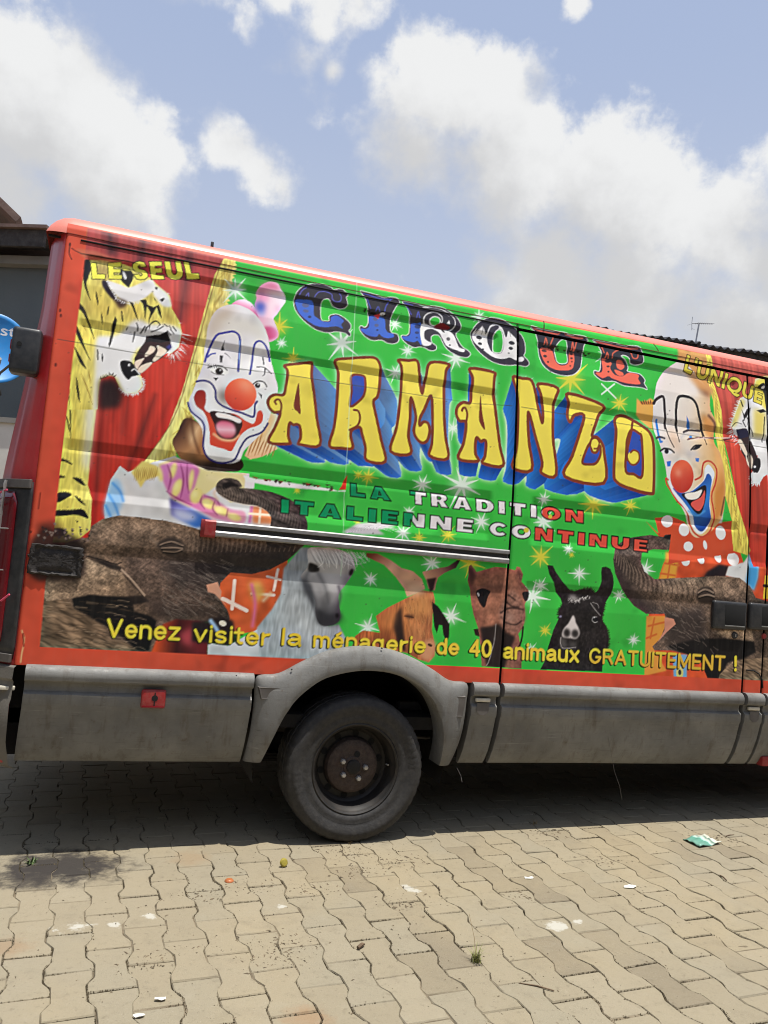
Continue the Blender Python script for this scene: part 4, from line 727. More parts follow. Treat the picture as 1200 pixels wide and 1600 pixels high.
    circ([(500, 137), (560, 142), (650, 160), (700, 180), (800, 182), (900, 202), (1000, 262), (1058, 330), (1073, 400), (1030, 450), (1058, 530), (1100, 588), (1148, 620), (1166, 655), (1130, 683), (1050, 668), (960, 618), (912, 560), (882, 490), (852, 458), (800, 462), (782, 490), (790, 540), (828, 570), (823, 608), (770, 613), (690, 578), (610, 583), (532, 540), (490, 485), (502, 467), (540, 468), (568, 440), (578, 360), (568, 270), (550, 200)],
         [([(590, 350), (650, 345), (690, 352), (688, 555), (650, 520), (610, 535), (540, 520), (500, 490), (505, 475), (550, 475), (580, 445)], BL), ([(692, 352), (850, 400), (950, 418), (1008, 458), (1040, 540), (1060, 585), (1112, 608), (1095, 632), (1000, 602), (970, 588), (930, 562), (892, 485), (862, 432), (790, 398), (725, 420), (718, 490), (755, 525), (786, 538), (770, 565), (692, 550)], WH)], lw=6)
    ell(820, 325, 52, 40, GRN); t = np.linspace(0, 2*math.pi, 30)[:-1]
    for rx, ry, cx, cy in [(52, 42, 820, 325), (92, 72, 800, 312)]: stroke(np.stack([cx+rx*np.cos(t), cy+ry*np.sin(t)], 1), 10, (226, 224, 220), closed=True)
    stroke([(700, 190), (850, 200), (980, 270), (1020, 340), (1000, 400), (960, 420)], 9, (226, 224, 220)); stroke([(740, 205), (860, 225), (960, 280)], 5, (140, 138, 140)); poly([(815, 375), (880, 345), (970, 385), (930, 412), (830, 395)], (120, 34, 40), sm=True)
    for p in [[(545, 190), (585, 260)], [(520, 150), (600, 172)], [(640, 290), (655, 235), (668, 290)]]: stroke(p, 10, (84, 92, 168))
    for x, y, rx, ry in [(655, 375, 32, 22), (645, 438, 22, 14), (643, 488, 12, 9)]: ell(x, y, rx, ry, (58, 72, 120))
    ell(955, 500, 20, 18, (110, 108, 110)); ell(968, 562, 11, 8, (70, 68, 70)); poly([(935, 350), (960, 315), (968, 360)], WH); ell(905, 420, 24, 9, (40, 36, 38), rot=45)
    T(720, 490, 6.667)
    circ([(112, 220), (150, 130), (222, 72), (320, 44), (430, 67), (540, 132), (620, 212), (663, 300), (668, 400), (655, 440), (698, 490), (708, 528), (670, 548), (590, 533), (470, 536), (350, 508), (242, 440), (152, 340)],
         [([(125, 230), (160, 160), (235, 120), (262, 215), (290, 130), (360, 110), (430, 150), (470, 250), (485, 180), (540, 200), (580, 270), (595, 440), (580, 485), (510, 458), (440, 472), (340, 452), (232, 372), (152, 300)], WH), ([(600, 462), (640, 450), (660, 475), (640, 498), (600, 495)], WH)], lw=6)
    poly([(150, 200), (225, 125), (265, 215), (300, 130), (330, 110), (240, 90), (170, 140)], DK); poly([(440, 140), (478, 245), (492, 180), (575, 260), (560, 180), (480, 120)], DK)
    poly([(282, 260), (300, 160), (350, 125), (400, 140), (345, 220), (332, 390), (300, 350)], (64, 64, 74), sm=True)
    h = [(340, 290), (350, 210), (390, 168), (428, 190), (440, 300), (422, 398), (362, 408), (336, 380)]
    stroke(h, 14, DK, closed=True); poly(h, GRN, sm=True); stroke(h, 9, (232, 232, 228), closed=True)
    for p in [[(150, 220), (225, 130), (225, 210)], [(508, 180), (520, 240)]]: stroke(p, 5, (120, 118, 120))
    for x, y, rx, ry in [(198, 245, 31, 20), (205, 310, 22, 16), (235, 369, 11, 9), (530, 306, 32, 20), (521, 362, 24, 16), (499, 411, 11, 7)]: ell(x, y, rx, ry, DK, rot=12)
    T(720, 460, 3.75)
    circ([(412, 187), (480, 207), (600, 224), (640, 237), (720, 247), (743, 272), (720, 300), (712, 380), (700, 430), (660, 468), (600, 473), (532, 453), (482, 410), (462, 350), (457, 300), (440, 230)],
         [([(470, 318), (500, 312), (540, 325), (558, 390), (590, 416), (632, 402), (640, 345), (655, 340), (670, 348), (668, 400), (650, 438), (592, 445), (530, 430), (490, 390)], CO)], [(560, 370), (556, 310), (588, 268), (618, 272), (625, 340), (627, 395), (592, 406), (570, 396)], lw=3.6)
    for p in [[(425, 195), (470, 215), (560, 232), (580, 226)], [(612, 232), (660, 250), (715, 258)], [(545, 245), (525, 295)], [(490, 290), (498, 255), (508, 292)], [(648, 330), (656, 280), (662, 330)], [(680, 270), (665, 330)]]: stroke(p, 6, CO)
    for x, y, rx, ry in [(494, 328, 16, 8), (498, 360, 12, 8), (514, 395, 7, 6), (654, 345, 9, 9), (654, 372, 8, 7), (644, 418, 5, 5), (655, 392, 5, 5)]: ell(x, y, rx, ry, (84, 60, 58), rot=8)
    circ([(778, 266), (830, 277), (900, 287), (960, 302), (1040, 307), (1065, 350), (1069, 395), (1040, 409), (1000, 400), (986, 370), (960, 356), (938, 360), (974, 395), (985, 425), (982, 450), (1050, 465), (1080, 500), (1075, 520), (1091, 556), (1060, 544), (960, 534), (900, 509), (830, 504), (786, 470), (786, 447), (815, 450), (825, 410), (825, 340), (802, 295)],
         [([(832, 375), (860, 380), (890, 400), (880, 430), (905, 470), (950, 478), (990, 458), (1045, 470), (1042, 495), (1050, 526), (960, 517), (890, 492), (866, 478), (830, 490), (794, 465), (797, 457), (825, 456), (834, 430)], CO), ([(920, 385), (950, 390), (965, 420), (945, 440), (920, 425)], CO), ([(905, 440), (950, 455), (955, 475), (920, 470)], CO)], lw=3.6)
    for p in [[(795, 275), (880, 298), (960, 315), (1040, 318)], [(822, 300), (840, 340)], [(890, 370), (892, 345), (930, 325), (990, 335), (1010, 372), (1035, 372), (1040, 345)], [(850, 370), (858, 340), (868, 372)]]: stroke(p, 6, CO)
    ell(866, 390, 17, 9, (84, 60, 58), rot=8); ell(868, 420, 10, 6, (84, 60, 58)); ell(868, 452, 6, 6, (84, 60, 58))
    # ---- ARMANZO with blue extrusion
    VPX, VPY, EX = 725.0, 840.0, 0.20
    YL = (232, 212, 84); BR_ = (128, 66, 40)
    def tp(x0, y0, s, pts): return [(x0+a/s, y0+b/s) for a, b in pts]
    Kk = lambda p: tp(400, 540, 3.529, p); Lk = lambda p: tp(690, 560, 3.333, p)
    letters = [
     (Kk([(160, 108), (230, 98), (300, 92), (312, 104), (308, 170), (320, 260), (335, 400), (352, 548), (245, 545), (234, 535), (246, 505), (242, 448), (225, 434), (205, 437), (188, 425), (180, 450), (178, 500), (186, 528), (180, 542), (70, 532), (105, 450), (133, 372), (100, 368), (75, 345), (65, 310), (80, 282), (110, 270), (152, 270), (165, 220), (175, 160), (172, 130)]), [Kk([(235, 205), (242, 300), (246, 375), (228, 365), (208, 330)])], [Kk([(133, 372), (140, 335), (132, 304), (118, 296), (104, 308), (110, 322)])], True),
     (Kk([(437, 82), (520, 70), (600, 65), (655, 68), (682, 100), (688, 160), (680, 240), (668, 285), (648, 310), (665, 400), (690, 520), (712, 640), (610, 632), (603, 560), (585, 490), (572, 450), (530, 465), (522, 500), (532, 565), (470, 565), (405, 553), (430, 450), (445, 330), (452, 220), (455, 140)]), [Kk([(530, 165), (595, 165), (605, 200), (600, 260), (575, 300), (520, 335), (528, 250)])], [Kk([(515, 465), (560, 440), (573, 400), (565, 362), (540, 355)])], False),
     (Kk([(785, 80), (840, 82), (890, 85), (902, 160), (918, 262), (938, 170), (962, 94), (1065, 103), (1048, 140), (1040, 250), (1038, 370), (1045, 500), (1058, 622), (958, 608), (970, 540), (974, 420), (968, 275), (930, 350), (905, 400), (903, 440), (925, 420), (950, 430), (958, 470), (946, 520), (920, 536), (890, 518), (870, 470), (882, 390), (856, 287), (850, 400), (840, 500), (852, 596), (742, 582), (775, 450), (795, 300), (805, 180), (800, 110)]), [], [], False),
     (Lk([(150, 52), (270, 72), (275, 100), (272, 170), (285, 300), (305, 460), (320, 560), (215, 545), (226, 510), (232, 440), (222, 425), (205, 432), (184, 412), (176, 450), (178, 500), (190, 535), (88, 522), (115, 440), (128, 335), (95, 325), (78, 290), (85, 250), (115, 228), (150, 230), (158, 170), (162, 100)]), [Lk([(207, 190), (213, 280), (228, 370), (205, 345), (195, 300)])], [Lk([(128, 335), (135, 290), (125, 258), (112, 260), (108, 272)])], True),
     (Lk([(372, 98), (420, 104), (470, 118), (498, 220), (525, 335), (530, 250), (515, 180), (505, 132), (605, 155), (588, 230), (580, 400), (597, 606), (520, 596), (524, 540), (490, 410), (452, 280), (455, 430), (470, 580), (372, 568), (390, 480), (398, 300), (395, 180)]), [], [], False),
     (Lk([(662, 182), (840, 245), (820, 300), (785, 400), (810, 410), (835, 440), (847, 490), (845, 650), (642, 615), (680, 510), (720, 390), (745, 295), (695, 295), (672, 330), (658, 300), (665, 240)]), [Lk([(735, 545), (745, 500), (772, 445), (785, 485), (808, 488), (826, 455), (828, 500), (805, 545), (770, 552)])], [Lk([(772, 445), (790, 412), (815, 430)])], False),
     (Lk([(905, 320), (930, 298), (980, 310), (1060, 360), (1092, 400), (1105, 470), (1105, 670), (1085, 705), (960, 670), (910, 640), (898, 600), (905, 450), (910, 380)]), [Lk([(990, 372), (1028, 390), (1043, 420), (1045, 610), (1000, 602), (960, 588), (962, 480), (968, 420)])], [Lk([(998, 332), (985, 400), (968, 480), (970, 530)])], False)]
    T(0, 0, 1)
    ext = lambda q: np.array(q)+(np.array([VPX, VPY])-np.array(q))*EX
    glow = np.zeros((CH, CW), np.float32)
    for out_, holes, _, _ in letters:
        for k in np.linspace(0, EX, 5):
            q = np.array(out_); q = q+(np.array([VPX, VPY])-q)*k; c = pc(q); b = box(c, 4); m = fillmask([c], b, 2)
            glow[b[2]:b[3], b[0]:b[1]] = np.maximum(glow[b[2]:b[3], b[0]:b[1]], m)
    gb = np.clip(blur(glow, 5.5)*2.1, 0, 1)*.85+np.clip(blur(glow, 2.0)*3.0, 0, 1)*.15
    put(gb, (0, CW, 0, CH), (214, 240, 214), .9)
    for out_, holes, _, td in letters:
        for ring in [out_]+([] if td else holes):
            P_ = np.array(smooth(ring, True, 3)); E_ = P_+(np.array([VPX, VPY])-P_)*EX
            nx = np.roll(P_, -1, 0); ne = np.roll(E_, -1, 0)
            ordr = np.argsort(-np.hypot(*(P_-[VPX, VPY]).T))
            for i in ordr:
                d = nx[i]-P_[i]; l = np.hypot(*d)
                if l < .2: continue
                s_ = abs(d[1])/l; right = P_[i][0] < VPX-20
                c0 = np.array([24, 78, 178]); c1 = np.array([126, 158, 208]) if right else np.array([40, 112, 200])
                col_ = c0*(1-s_)+c1*s_; far = col_*.6+np.array([60, 150, 220])*.4
                dd = d/l*.7
                poly([P_[i]-dd, nx[i]+dd, ne[i]+dd, E_[i]-dd], G(tuple((P_[i]+nx[i])/2), tuple((E_[i]+ne[i])/2), tuple(col_*.72), tuple(far)))
    for out_, holes, curls, td in letters:
        sm_ = lambda r: smooth(r, True, 4)
        if td or not holes: poly(out_, YL, sm=True, tex=[(fl, .012)])
        else: poly(sm_(out_), YL, holes=[sm_(h_) for h_ in holes], tex=[(fl, .012)])
        stroke(out_, 4.6, BR_, closed=True); stroke([(x+(VPX-x)*.0, y) for x, y in out_], 1.0, (240, 214, 150), closed=True, alpha=.0)
        for h_ in holes:
            if td: poly(h_, BR_, sm=True)
            else: poly(h_, (60, 82, 168), sm=True, alpha=.85); stroke(h_, 3.8, BR_, closed=True)
        for c_ in curls: stroke(c_, 3.4, BR_)
    T(690, 560, 3.333); ell(1000, 516, 32, 36, YL); stroke([(972, 470), (966, 515), (985, 550), (1010, 552), (1030, 525), (1025, 490), (1000, 478), (985, 490)], 9, BR_); ell(798, 445, 20, 26, YL); stroke([(776, 445), (785, 420), (808, 415), (822, 440), (812, 468), (795, 470)], 8, BR_)
    # ---- tag lines
    T(0, 0, 1)
    GR_, WT, RD = (16, 148, 92), (226, 224, 220), (214, 86, 66)
    LN = (22, 26, 22)
    block('LA', (548, 775), (612, 783), (548, 754), (607, 762), GR_, LN, 1.9)
    block('TRADITION', (642, 787), (913, 818), (641, 766), (913, 798), xsplit((0, GR_), (648, WT), (848, RD)), LN, 1.9)
    block('ITALIENNE', (439, 801), (740, 833), (440, 779), (741, 812), xsplit((0, GR_), (646, WT)), LN, 1.9)
    block('CONTINUE', (765, 836), (1013, 863), (766, 815), (1014, 844), xsplit((0, WT), (839, RD)), LN, 1.9)
    ell(822.5, 828.5, 4, 4, (206, 196, 70)); ell(861, 807, 3, 3, (206, 196, 70))
    yc = (228, 200, 66)
    for w_, bl, br, h_ in [('Venez', (168, 996), (279, 1001), 28), ('visiter', (304, 1003), (419, 1009), 26), ('la', (442, 1008), (468, 1010), 26), ('ménagerie', (491, 1011), (663, 1021), 24), ('de', (684, 1022), (715, 1024), 24), ('40', (735, 1025), (766, 1027), 25), ('animaux', (788, 1029), (903, 1035), 24), ('GRATUITEMENT', (922, 1036), (1131, 1048), 22), ('!', (1149, 1048), (1154, 1049), 22)]:
        script(w_, bl, br, h_, G((bl[0], bl[1]-h_), bl, (222, 206, 70), (206, 168, 60)) if w_ == 'GRATUITEMENT' else yc, pen=.155 if w_ == 'GRATUITEMENT' else .17)
    # ---- plain border round the print
    T(0, 0, 1)
    bc = (206, 82, 58)
    poly([(40, 1010), (62, 1010.5), (400, 1026), (800, 1045), (1165, 1062), (1300, 1068), (1300, 1130), (40, 1110)], bc, tex=[(fl, .02), (f2, .012)])
    poly([(100, 340), (137, 352), (128, 448), (117, 536), (108, 612), (96, 717), (83, 842), (71, 907), (62, 1012), (20, 1012), (30, 840), (60, 600), (90, 340)], bc, tex=[(fl, .02), (f2, .012)])
    poly([(100, 330), (137, 356), (365, 407), (560, 446), (900, 513.5), (1060, 545), (1180, 569), (1320, 600), (1320, 520), (900, 480), (365, 370)], (214, 104, 84))
    # ---- film seams, tears, scuffs and dirt (marks with their own shape)
    for p in [[(90, 530), (200, 549), (327, 571), (445, 585), (640, 615), (740, 630), (800, 634)], [(815, 636), (900, 650), (1010, 668), (1150, 692), (1200, 700)]]: stroke(p, 1.1, (70, 70, 60), sm=False, alpha=.75)
    for x in (538, 552): stroke([(558, 440), (548, 600), (540, 740), (533, 900)], .9, (200, 230, 200), sm=False, alpha=.35)
    poly([(380, 742), (400, 748), (440, 752), (480, 758), (520, 764), (530, 768), (480, 764), (430, 760), (385, 752)], (228, 232, 224), soft=.6)
    for i in range(26): x = 385+rng.random()*140; y = 744+(x-385)*.13+rng.normal()*2; poly([(x, y), (x+4+rng.random()*6, y+1), (x+3, y+3+rng.random()*2)], (58, 56, 40) if i % 3 else (140, 60, 40))
    poly([(534, 760), (538, 750), (543, 742), (541, 765), (530, 765)], (196, 62, 40)); stroke([(530, 767), (540, 767)], 1.6, (230, 226, 220))
    for i in range(16): x = 566+rng.random()*34; y = 484+(x-566)*.15+rng.normal()*2; poly([(x, y), (x+5, y+1), (x+4, y+4)], (24, 22, 20))
    poly([(585, 492), (596, 489), (592, 498)], (200, 60, 60)); ell(598, 490, 4, 2, (235, 232, 228))
    for i in range(26): x = 838+rng.random()*80; y = 538+(x-838)*.17+rng.normal()*1.6; poly([(x, y), (x+6, y+1), (x+3, y+3)], (60, 20, 18) if i % 2 else (30, 26, 24))
    for i in range(14): x = 1060+rng.random()*80; stroke([(x, 685+rng.normal()*2), (x+14, 684)], 1.2, (90, 30, 40) if i % 2 else (226, 200, 190), alpha=.8)
    poly([(50, 842), (70, 824), (100, 832), (118, 838), (132, 852), (134, 898), (118, 908), (60, 908), (46, 898), (46, 860)], (44, 34, 32), soft=3, alpha=.85)
    poly([(58, 840), (62, 818), (80, 812), (98, 822), (96, 842)], (70, 40, 34), soft=4, alpha=.6)
    for i in range(40): x = 45+rng.random()*95; y = 832+rng.normal()*7; poly([(x, y), (x+5, y+2), (x+2, y+5)], (58, 46, 44) if i % 2 else (130, 110, 100))
    stroke([(34, 985), (38, 1000), (34, 1020), (32, 1035)], 2, (226, 170, 120)); stroke([(36, 990), (37, 1010)], 2, (120, 40, 30)); stroke([(63, 770), (60, 795)], 1.5, (120, 40, 30))
    for x, y in [(94, 485), (95, 493), (87, 570), (109, 382)]: ell(x, y, 2, 3, (120, 50, 40))
    for p in [[(110, 380), (108, 395), (112, 405)], [(112, 388), (128, 396), (160, 400)], [(846, 495), (850, 503), (849, 520)], [(1022, 538), (1028, 548)]]: stroke(p, 1.6, (70, 40, 34))
    poly([(118, 388), (150, 392), (175, 402), (205, 408), (170, 410), (130, 402)], (196, 120, 90), soft=1.5, alpha=.6); stroke([(125, 396), (160, 402), (200, 408), (215, 412)], 2.6, (60, 36, 28), taper='both')
    for i in range(260):
        x = 70+rng.random()*1110; y = 420+(x-100)*.13+rng.random()*480; r = .5+rng.random()*.9; ell(x, y, r, r*.8, (70, 64, 56), alpha=.5)
    for c_ in range(3):                                     # the print is crisp: edge contrast of the photographic motifs
        ART[..., c_] = np.clip(ART[..., c_]+.55*(ART[..., c_]-blur(ART[..., c_], 1.6))+.15*(ART[..., c_]-blur(ART[..., c_], 9)), 0, 1)
    ART[:] *= (1-.05*np.clip(field(9, 8, 8), 0, 2)*np.clip(field(10, 40, 20), 0, 1.5))[..., None]
paint_film()
ART_LIN = np.where(ART <= .04045, ART/12.92, ((ART+.055)/1.055)**2.4).astype(np.float32)
ART_LIN *= PRINT_GAIN
def film_colour(X, Z):
    u = np.clip((X-CX0)*CRES-.5, 0, CW-1.001); v = np.clip((CZ1-Z)*CRES-.5, 0, CH-1.001)
    i = u.astype(int); j = v.astype(int); f = (u-i)[..., None]; g = (v-j)[..., None]
    return (ART_LIN[j, i]*(1-f)+ART_LIN[j, i+1]*f)*(1-g)+(ART_LIN[j+1, i]*(1-f)+ART_LIN[j+1, i+1]*f)*g
# ------------------------------------------------------------------ materials
def new_mat(name):
    m = bpy.data.materials.new(name); m.use_nodes = True
    nt = m.node_tree; return m, nt, nt.nodes['Principled BSDF'], nt.nodes, nt.links
def lin(*c): return tuple(((v/255)/12.92 if v/255 <= .04045 else ((v/255+.055)/1.055)**2.4) for v in c)+(1,)
def simple(name, col, rough=.5, metal=0.0, var=.12, scale=9.0, bump=0.0, bscale=60.0, dust=0.0, dust_col=(.32, .28, .22, 1), rvar=.1, coat=0.0, spec=.5):
    """paint / plastic / metal: base colour with cloudy variation, optional dust and fine relief"""
    m, nt, b, N, L = new_mat(name)
    tc = N.new('ShaderNodeTexCoord')
    n = N.new('ShaderNodeTexNoise'); n.inputs['Scale'].default_value = scale; n.inputs['Detail'].default_value = 6; L.new(tc.outputs['Object'], n.inputs['Vector'])
    cr = N.new('ShaderNodeValToRGB'); c = col[:3]
    cr.color_ramp.elements[0].position = .3; cr.color_ramp.elements[1].position = .7
    cr.color_ramp.elements[0].color = tuple(v*(1-var) for v in c)+(1,); cr.color_ramp.elements[1].color = tuple(min(1, v*(1+var)) for v in c)+(1,)
    L.new(n.outputs[0], cr.inputs[0]); src = cr.outputs[0]
    if dust:
        n2 = N.new('ShaderNodeTexNoise'); n2.inputs['Scale'].default_value = scale*2.7; n2.inputs['Detail'].default_value = 8; n2.inputs['Roughness'].default_value = .7; L.new(tc.outputs['Object'], n2.inputs['Vector'])
        r2 = N.new('ShaderNodeMapRange'); r2.inputs[1].default_value = .42; r2.inputs[2].default_value = .75; r2.inputs[4].default_value = dust; L.new(n2.outputs[0], r2.inputs[0])
        mx = N.new('ShaderNodeMix'); mx.data_type = 'RGBA'; mx.inputs['B'].default_value = dust_col; L.new(src, mx.inputs['A']); L.new(r2.outputs[0], mx.inputs['Factor']); src = mx.outputs['Result']
    L.new(src, b.inputs['Base Color'])
    rr = N.new('ShaderNodeMapRange'); rr.inputs[3].default_value = max(0, rough-rvar); rr.inputs[4].default_value = min(1, rough+rvar); L.new(n.outputs[0], rr.inputs[0]); L.new(rr.outputs[0], b.inputs['Roughness'])
    b.inputs['Metallic'].default_value = metal; b.inputs['Coat Weight'].default_value = coat; b.inputs['Coat Roughness'].default_value = .15; b.inputs['Specular IOR Level'].default_value = spec
    if bump:
        n3 = N.new('ShaderNodeTexNoise'); n3.inputs['Scale'].default_value = bscale; n3.inputs['Detail'].default_value = 5; L.new(tc.outputs['Object'], n3.inputs['Vector'])
        bp = N.new('ShaderNodeBump'); bp.inputs['Strength'].default_value = bump; bp.inputs['Distance'].default_value = .01; L.new(n3.outputs[0], bp.inputs['Height']); L.new(bp.outputs[0], b.inputs['Normal'])
    return m
def film_mat():
    m, nt, b, N, L = new_mat('printed_film')
    a = N.new('ShaderNodeAttribute'); a.attribute_name = 'Print'; a.attribute_type = 'GEOMETRY'
    tc = N.new('ShaderNodeTexCoord')
    n = N.new('ShaderNodeTexNoise'); n.inputs['Scale'].default_value = 3.2; n.inputs['Detail'].default_value = 5; L.new(tc.outputs['Object'], n.inputs['Vector'])
    mp = N.new('ShaderNodeMapping'); mp.inputs['Scale'].default_value = (14, 14, 1.6); L.new(tc.outputs['Object'], mp.inputs['Vector'])
    st = N.new('ShaderNodeTexNoise'); st.inputs['Scale'].default_value = 3; st.inputs['Detail'].default_value = 6; L.new(mp.outputs[0], st.inputs['Vector'])
    r = N.new('ShaderNodeMapRange'); r.inputs[1].default_value = .5; r.inputs[2].default_value = .8; r.inputs[4].default_value = .05; L.new(st.outputs[0], r.inputs[0])
    mx = N.new('ShaderNodeMix'); mx.data_type = 'RGBA'; mx.inputs['B'].default_value = (.30, .27, .22, 1); L.new(a.outputs['Color'], mx.inputs['A']); L.new(r.outputs[0], mx.inputs['Factor'])
    L.new(mx.outputs['Result'], b.inputs['Base Color'])
    rr = N.new('ShaderNodeMapRange'); rr.inputs[3].default_value = .38; rr.inputs[4].default_value = .52; L.new(n.outputs[0], rr.inputs[0]); L.new(rr.outputs[0], b.inputs['Roughness'])
    n2 = N.new('ShaderNodeTexNoise'); n2.inputs['Scale'].default_value = 5; n2.inputs['Detail'].default_value = 3; L.new(tc.outputs['Object'], n2.inputs['Vector'])
    bp = N.new('ShaderNodeBump'); bp.inputs['Strength'].default_value = .10; bp.inputs['Distance'].default_value = .010; L.new(n2.outputs[0], bp.inputs['Height']); L.new(bp.outputs[0], b.inputs['Normal'])
    b.inputs['Specular IOR Level'].default_value = .18
    return m
MAT = dict(
    film=film_mat(),
    orange=simple('sun_faded_orange_film', lin(226, 128, 110), .42, var=.06, scale=4, dust=.12, rvar=.06),
    red=simple('crimson_body_paint', lin(176, 36, 40), .34, var=.06, scale=3, dust=.12, coat=.25),
    grey=simple('weathered_grey_plastic', lin(112, 108, 101), .66, var=.14, scale=5, dust=.35, dust_col=(.20, .17, .13, 1), bump=.12, bscale=140),
    bumper=simple('weathered_bumper_plastic', lin(102, 98, 91), .68, var=.16, scale=6, dust=.4, dust_col=(.17, .15, .12, 1), bump=.15, bscale=120),
    trim=None,
    black=simple('black_plastic', (.022, .023, .025, 1), .42, var=.25, scale=12, dust=.25, dust_col=(.12, .11, .10, 1)),
    dark=simple('underbody_black', (.012, .011, .010, 1), .85, var=.4, scale=9, dust=.3, dust_col=(.045, .036, .028, 1)),
    gap=simple('black_gap', (.006, .006, .006, 1), .9, var=.1),
    rubber=simple('tyre_rubber', (.022, .021, .021, 1), .72, var=.2, scale=14, dust=.40, dust_col=(.085, .078, .068, 1), bump=.15, bscale=90),
    rim=simple('black_steel_rim', (.016, .015, .014, 1), .55, metal=.2, var=.3, scale=10, dust=.35, dust_col=(.075, .055, .040, 1)),
    rust=simple('rusty_hub', lin(62, 50, 44), .8, metal=.15, var=.35, scale=22, dust=.5, dust_col=lin(98, 86, 77), bump=.3, bscale=70),
    nut=simple('worn_zinc_nut', (.42, .41, .40, 1), .42, metal=.7, var=.2, scale=40),
    alu=simple('brushed_aluminium', (.27, .265, .26, 1), .5, metal=.5, var=.18, scale=24, dust=.4, dust_col=(.20, .18, .16, 1)),
    steel=simple('grey_chassis_steel', (.11, .10, .092, 1), .6, metal=.2, var=.25, scale=12, dust=.4, dust_col=(.09, .07, .055, 1)),
    flap=simple('dull_red_plastic', lin(150, 34, 36), .5, var=.12, scale=20, dust=.2),
    lens=simple('red_lens', lin(110, 14, 24), .18, var=.15, scale=8, coat=.5),
    tar=simple('black_sealant', (.018, .015, .014, 1), .75, var=.5, scale=30, dust=.40, dust_col=(.075, .060, .052, 1), bump=.35, bscale=60),
    hair=simple('loose_thread', (.16, .15, .14, 1), .8),
    wire=simple('galvanised_wire', (.36, .34, .32, 1), .5, metal=.5, var=.2),
    pink=simple('pink_wire', lin(200, 70, 100), .5, var=.1),
    clear=simple('cream_lens', lin(206, 200, 184), .3, var=.1, scale=40),
    glass=simple('dark_window_glass', (.02, .024, .026, 1), .06, var=.1, coat=.6),
)

def trim_mat():
    """faded grey plastic: scuffs along the travel direction, mud spatter, pale scratches"""
    m, nt, b, N, L = new_mat('scuffed_grey_plastic'); tc = N.new('ShaderNodeTexCoord')
    def noise(sc3, scale, det=6, rough=.6):
        mp = N.new('ShaderNodeMapping'); mp.inputs['Scale'].default_value = sc3; L.new(tc.outputs['Object'], mp.inputs['Vector'])
        n = N.new('ShaderNodeTexNoise'); n.inputs['Scale'].default_value = scale; n.inputs['Detail'].default_value = det; n.inputs['Roughness'].default_value = rough; L.new(mp.outputs[0], n.inputs['Vector']); return n.outputs[0]
    def rg(v, a, c, lo, hi):
        q = N.new('ShaderNodeMapRange'); q.interpolation_type = 'SMOOTHSTEP'
        for i, w in enumerate((a, c, lo, hi)): q.inputs[i+1].default_value = w
        L.new(v, q.inputs[0]); return q.outputs[0]
    def mix(a, c, f):
        q = N.new('ShaderNodeMix'); q.data_type = 'RGBA'
        if isinstance(a, tuple): q.inputs['A'].default_value = a
        else: L.new(a, q.inputs['A'])
        q.inputs['B'].default_value = c; L.new(f, q.inputs['Factor']); return q.outputs['Result']
    c = mix(lin(104, 103, 100), lin(126, 125, 121), rg(noise((1, 1, 1), 3.0), .35, .65, 0, 1))
    c = mix(c, lin(150, 148, 143), rg(noise((1.2, 6, 26), 3.0, 8, .7), .58, .72, 0, .55))
    c = mix(c, lin(70, 66, 60), rg(noise((1.5, 6, 18), 4.2, 8, .7), .55, .75, 0, .6))
    c = mix(c, lin(92, 80, 66), rg(noise((1, 1, 1), 38, 8, .75), .56, .72, 0, .7))
    c = mix(c, lin(84, 74, 62), rg(noise((9, 9, .9), 2.6, 6, .65), .50, .72, 0, .55))
    c = mix(c, lin(168, 166, 160), rg(noise((4, 30, 90), 3, 4, .5), .70, .76, 0, .55))
    L.new(c, b.inputs['Base Color']); L.new(rg(noise((1, 1, 1), 20), .3, .7, .5, .8), b.inputs['Roughness'])
    bp = N.new('ShaderNodeBump'); bp.inputs['Strength'].default_value = .18; bp.inputs['Distance'].default_value = .006; L.new(noise((1, 1, 1), 90, 6, .7), bp.inputs['Height']); L.new(bp.outputs[0], b.inputs['Normal'])
    return m
MAT['trim'] = trim_mat(); MAT['grey'] = MAT['trim']
# ------------------------------------------------------------------ mesh helpers
def link(name, me, mat=None, parent=None):
    o = bpy.data.objects.new(name, me); COL.objects.link(o)
    if mat is not None and me is not None:
        if len(me.materials) == 0: me.materials.append(mat)
    if parent is not None: o.parent = parent
    return o
def mesh(name, verts, faces, mat, parent=None, smooth_=False, auto=None):
    me = bpy.data.meshes.new(name); me.from_pydata([tuple(v) for v in verts], [], faces); me.update()
    if smooth_: me.polygons.foreach_set('use_smooth', [True]*len(me.polygons))
    if auto: me.set_sharp_from_angle(angle=math.radians(auto))
    return link(name, me, mat, parent)
def bmobj(name, bm, mat, parent=None, smooth_=False, auto=None):
    bmesh.ops.recalc_face_normals(bm, faces=bm.faces)
    me = bpy.data.meshes.new(name); bm.to_mesh(me); bm.free()
    if smooth_: me.polygons.foreach_set('use_smooth', [True]*len(me.polygons))
    if auto: me.set_sharp_from_angle(angle=math.radians(auto))
    return link(name, me, mat, parent)
def tag(o, label, cat, group=None, kind=None):
    o['label'] = label; o['category'] = cat
    if group: o['group'] = group
    if kind: o['kind'] = kind
    return o
def empty(name, loc=(0, 0, 0)):
    o = bpy.data.objects.new(name, None); COL.objects.link(o); o.location = loc; o.empty_display_size = .2; return o
def bm_box(bm, lo, hi, bev=0.0, seg=2):
    g = bmesh.ops.create_cube(bm, size=1.0)['verts']
    for v in g:
        v.co = Vector([lo[i]+(v.co[i]+.5)*(hi[i]-lo[i]) for i in range(3)])
    if bev:
        es = list({e for v in g for e in v.link_edges}); bmesh.ops.bevel(bm, geom=es, offset=bev, segments=seg, affect='EDGES', profile=.6)
    return bm
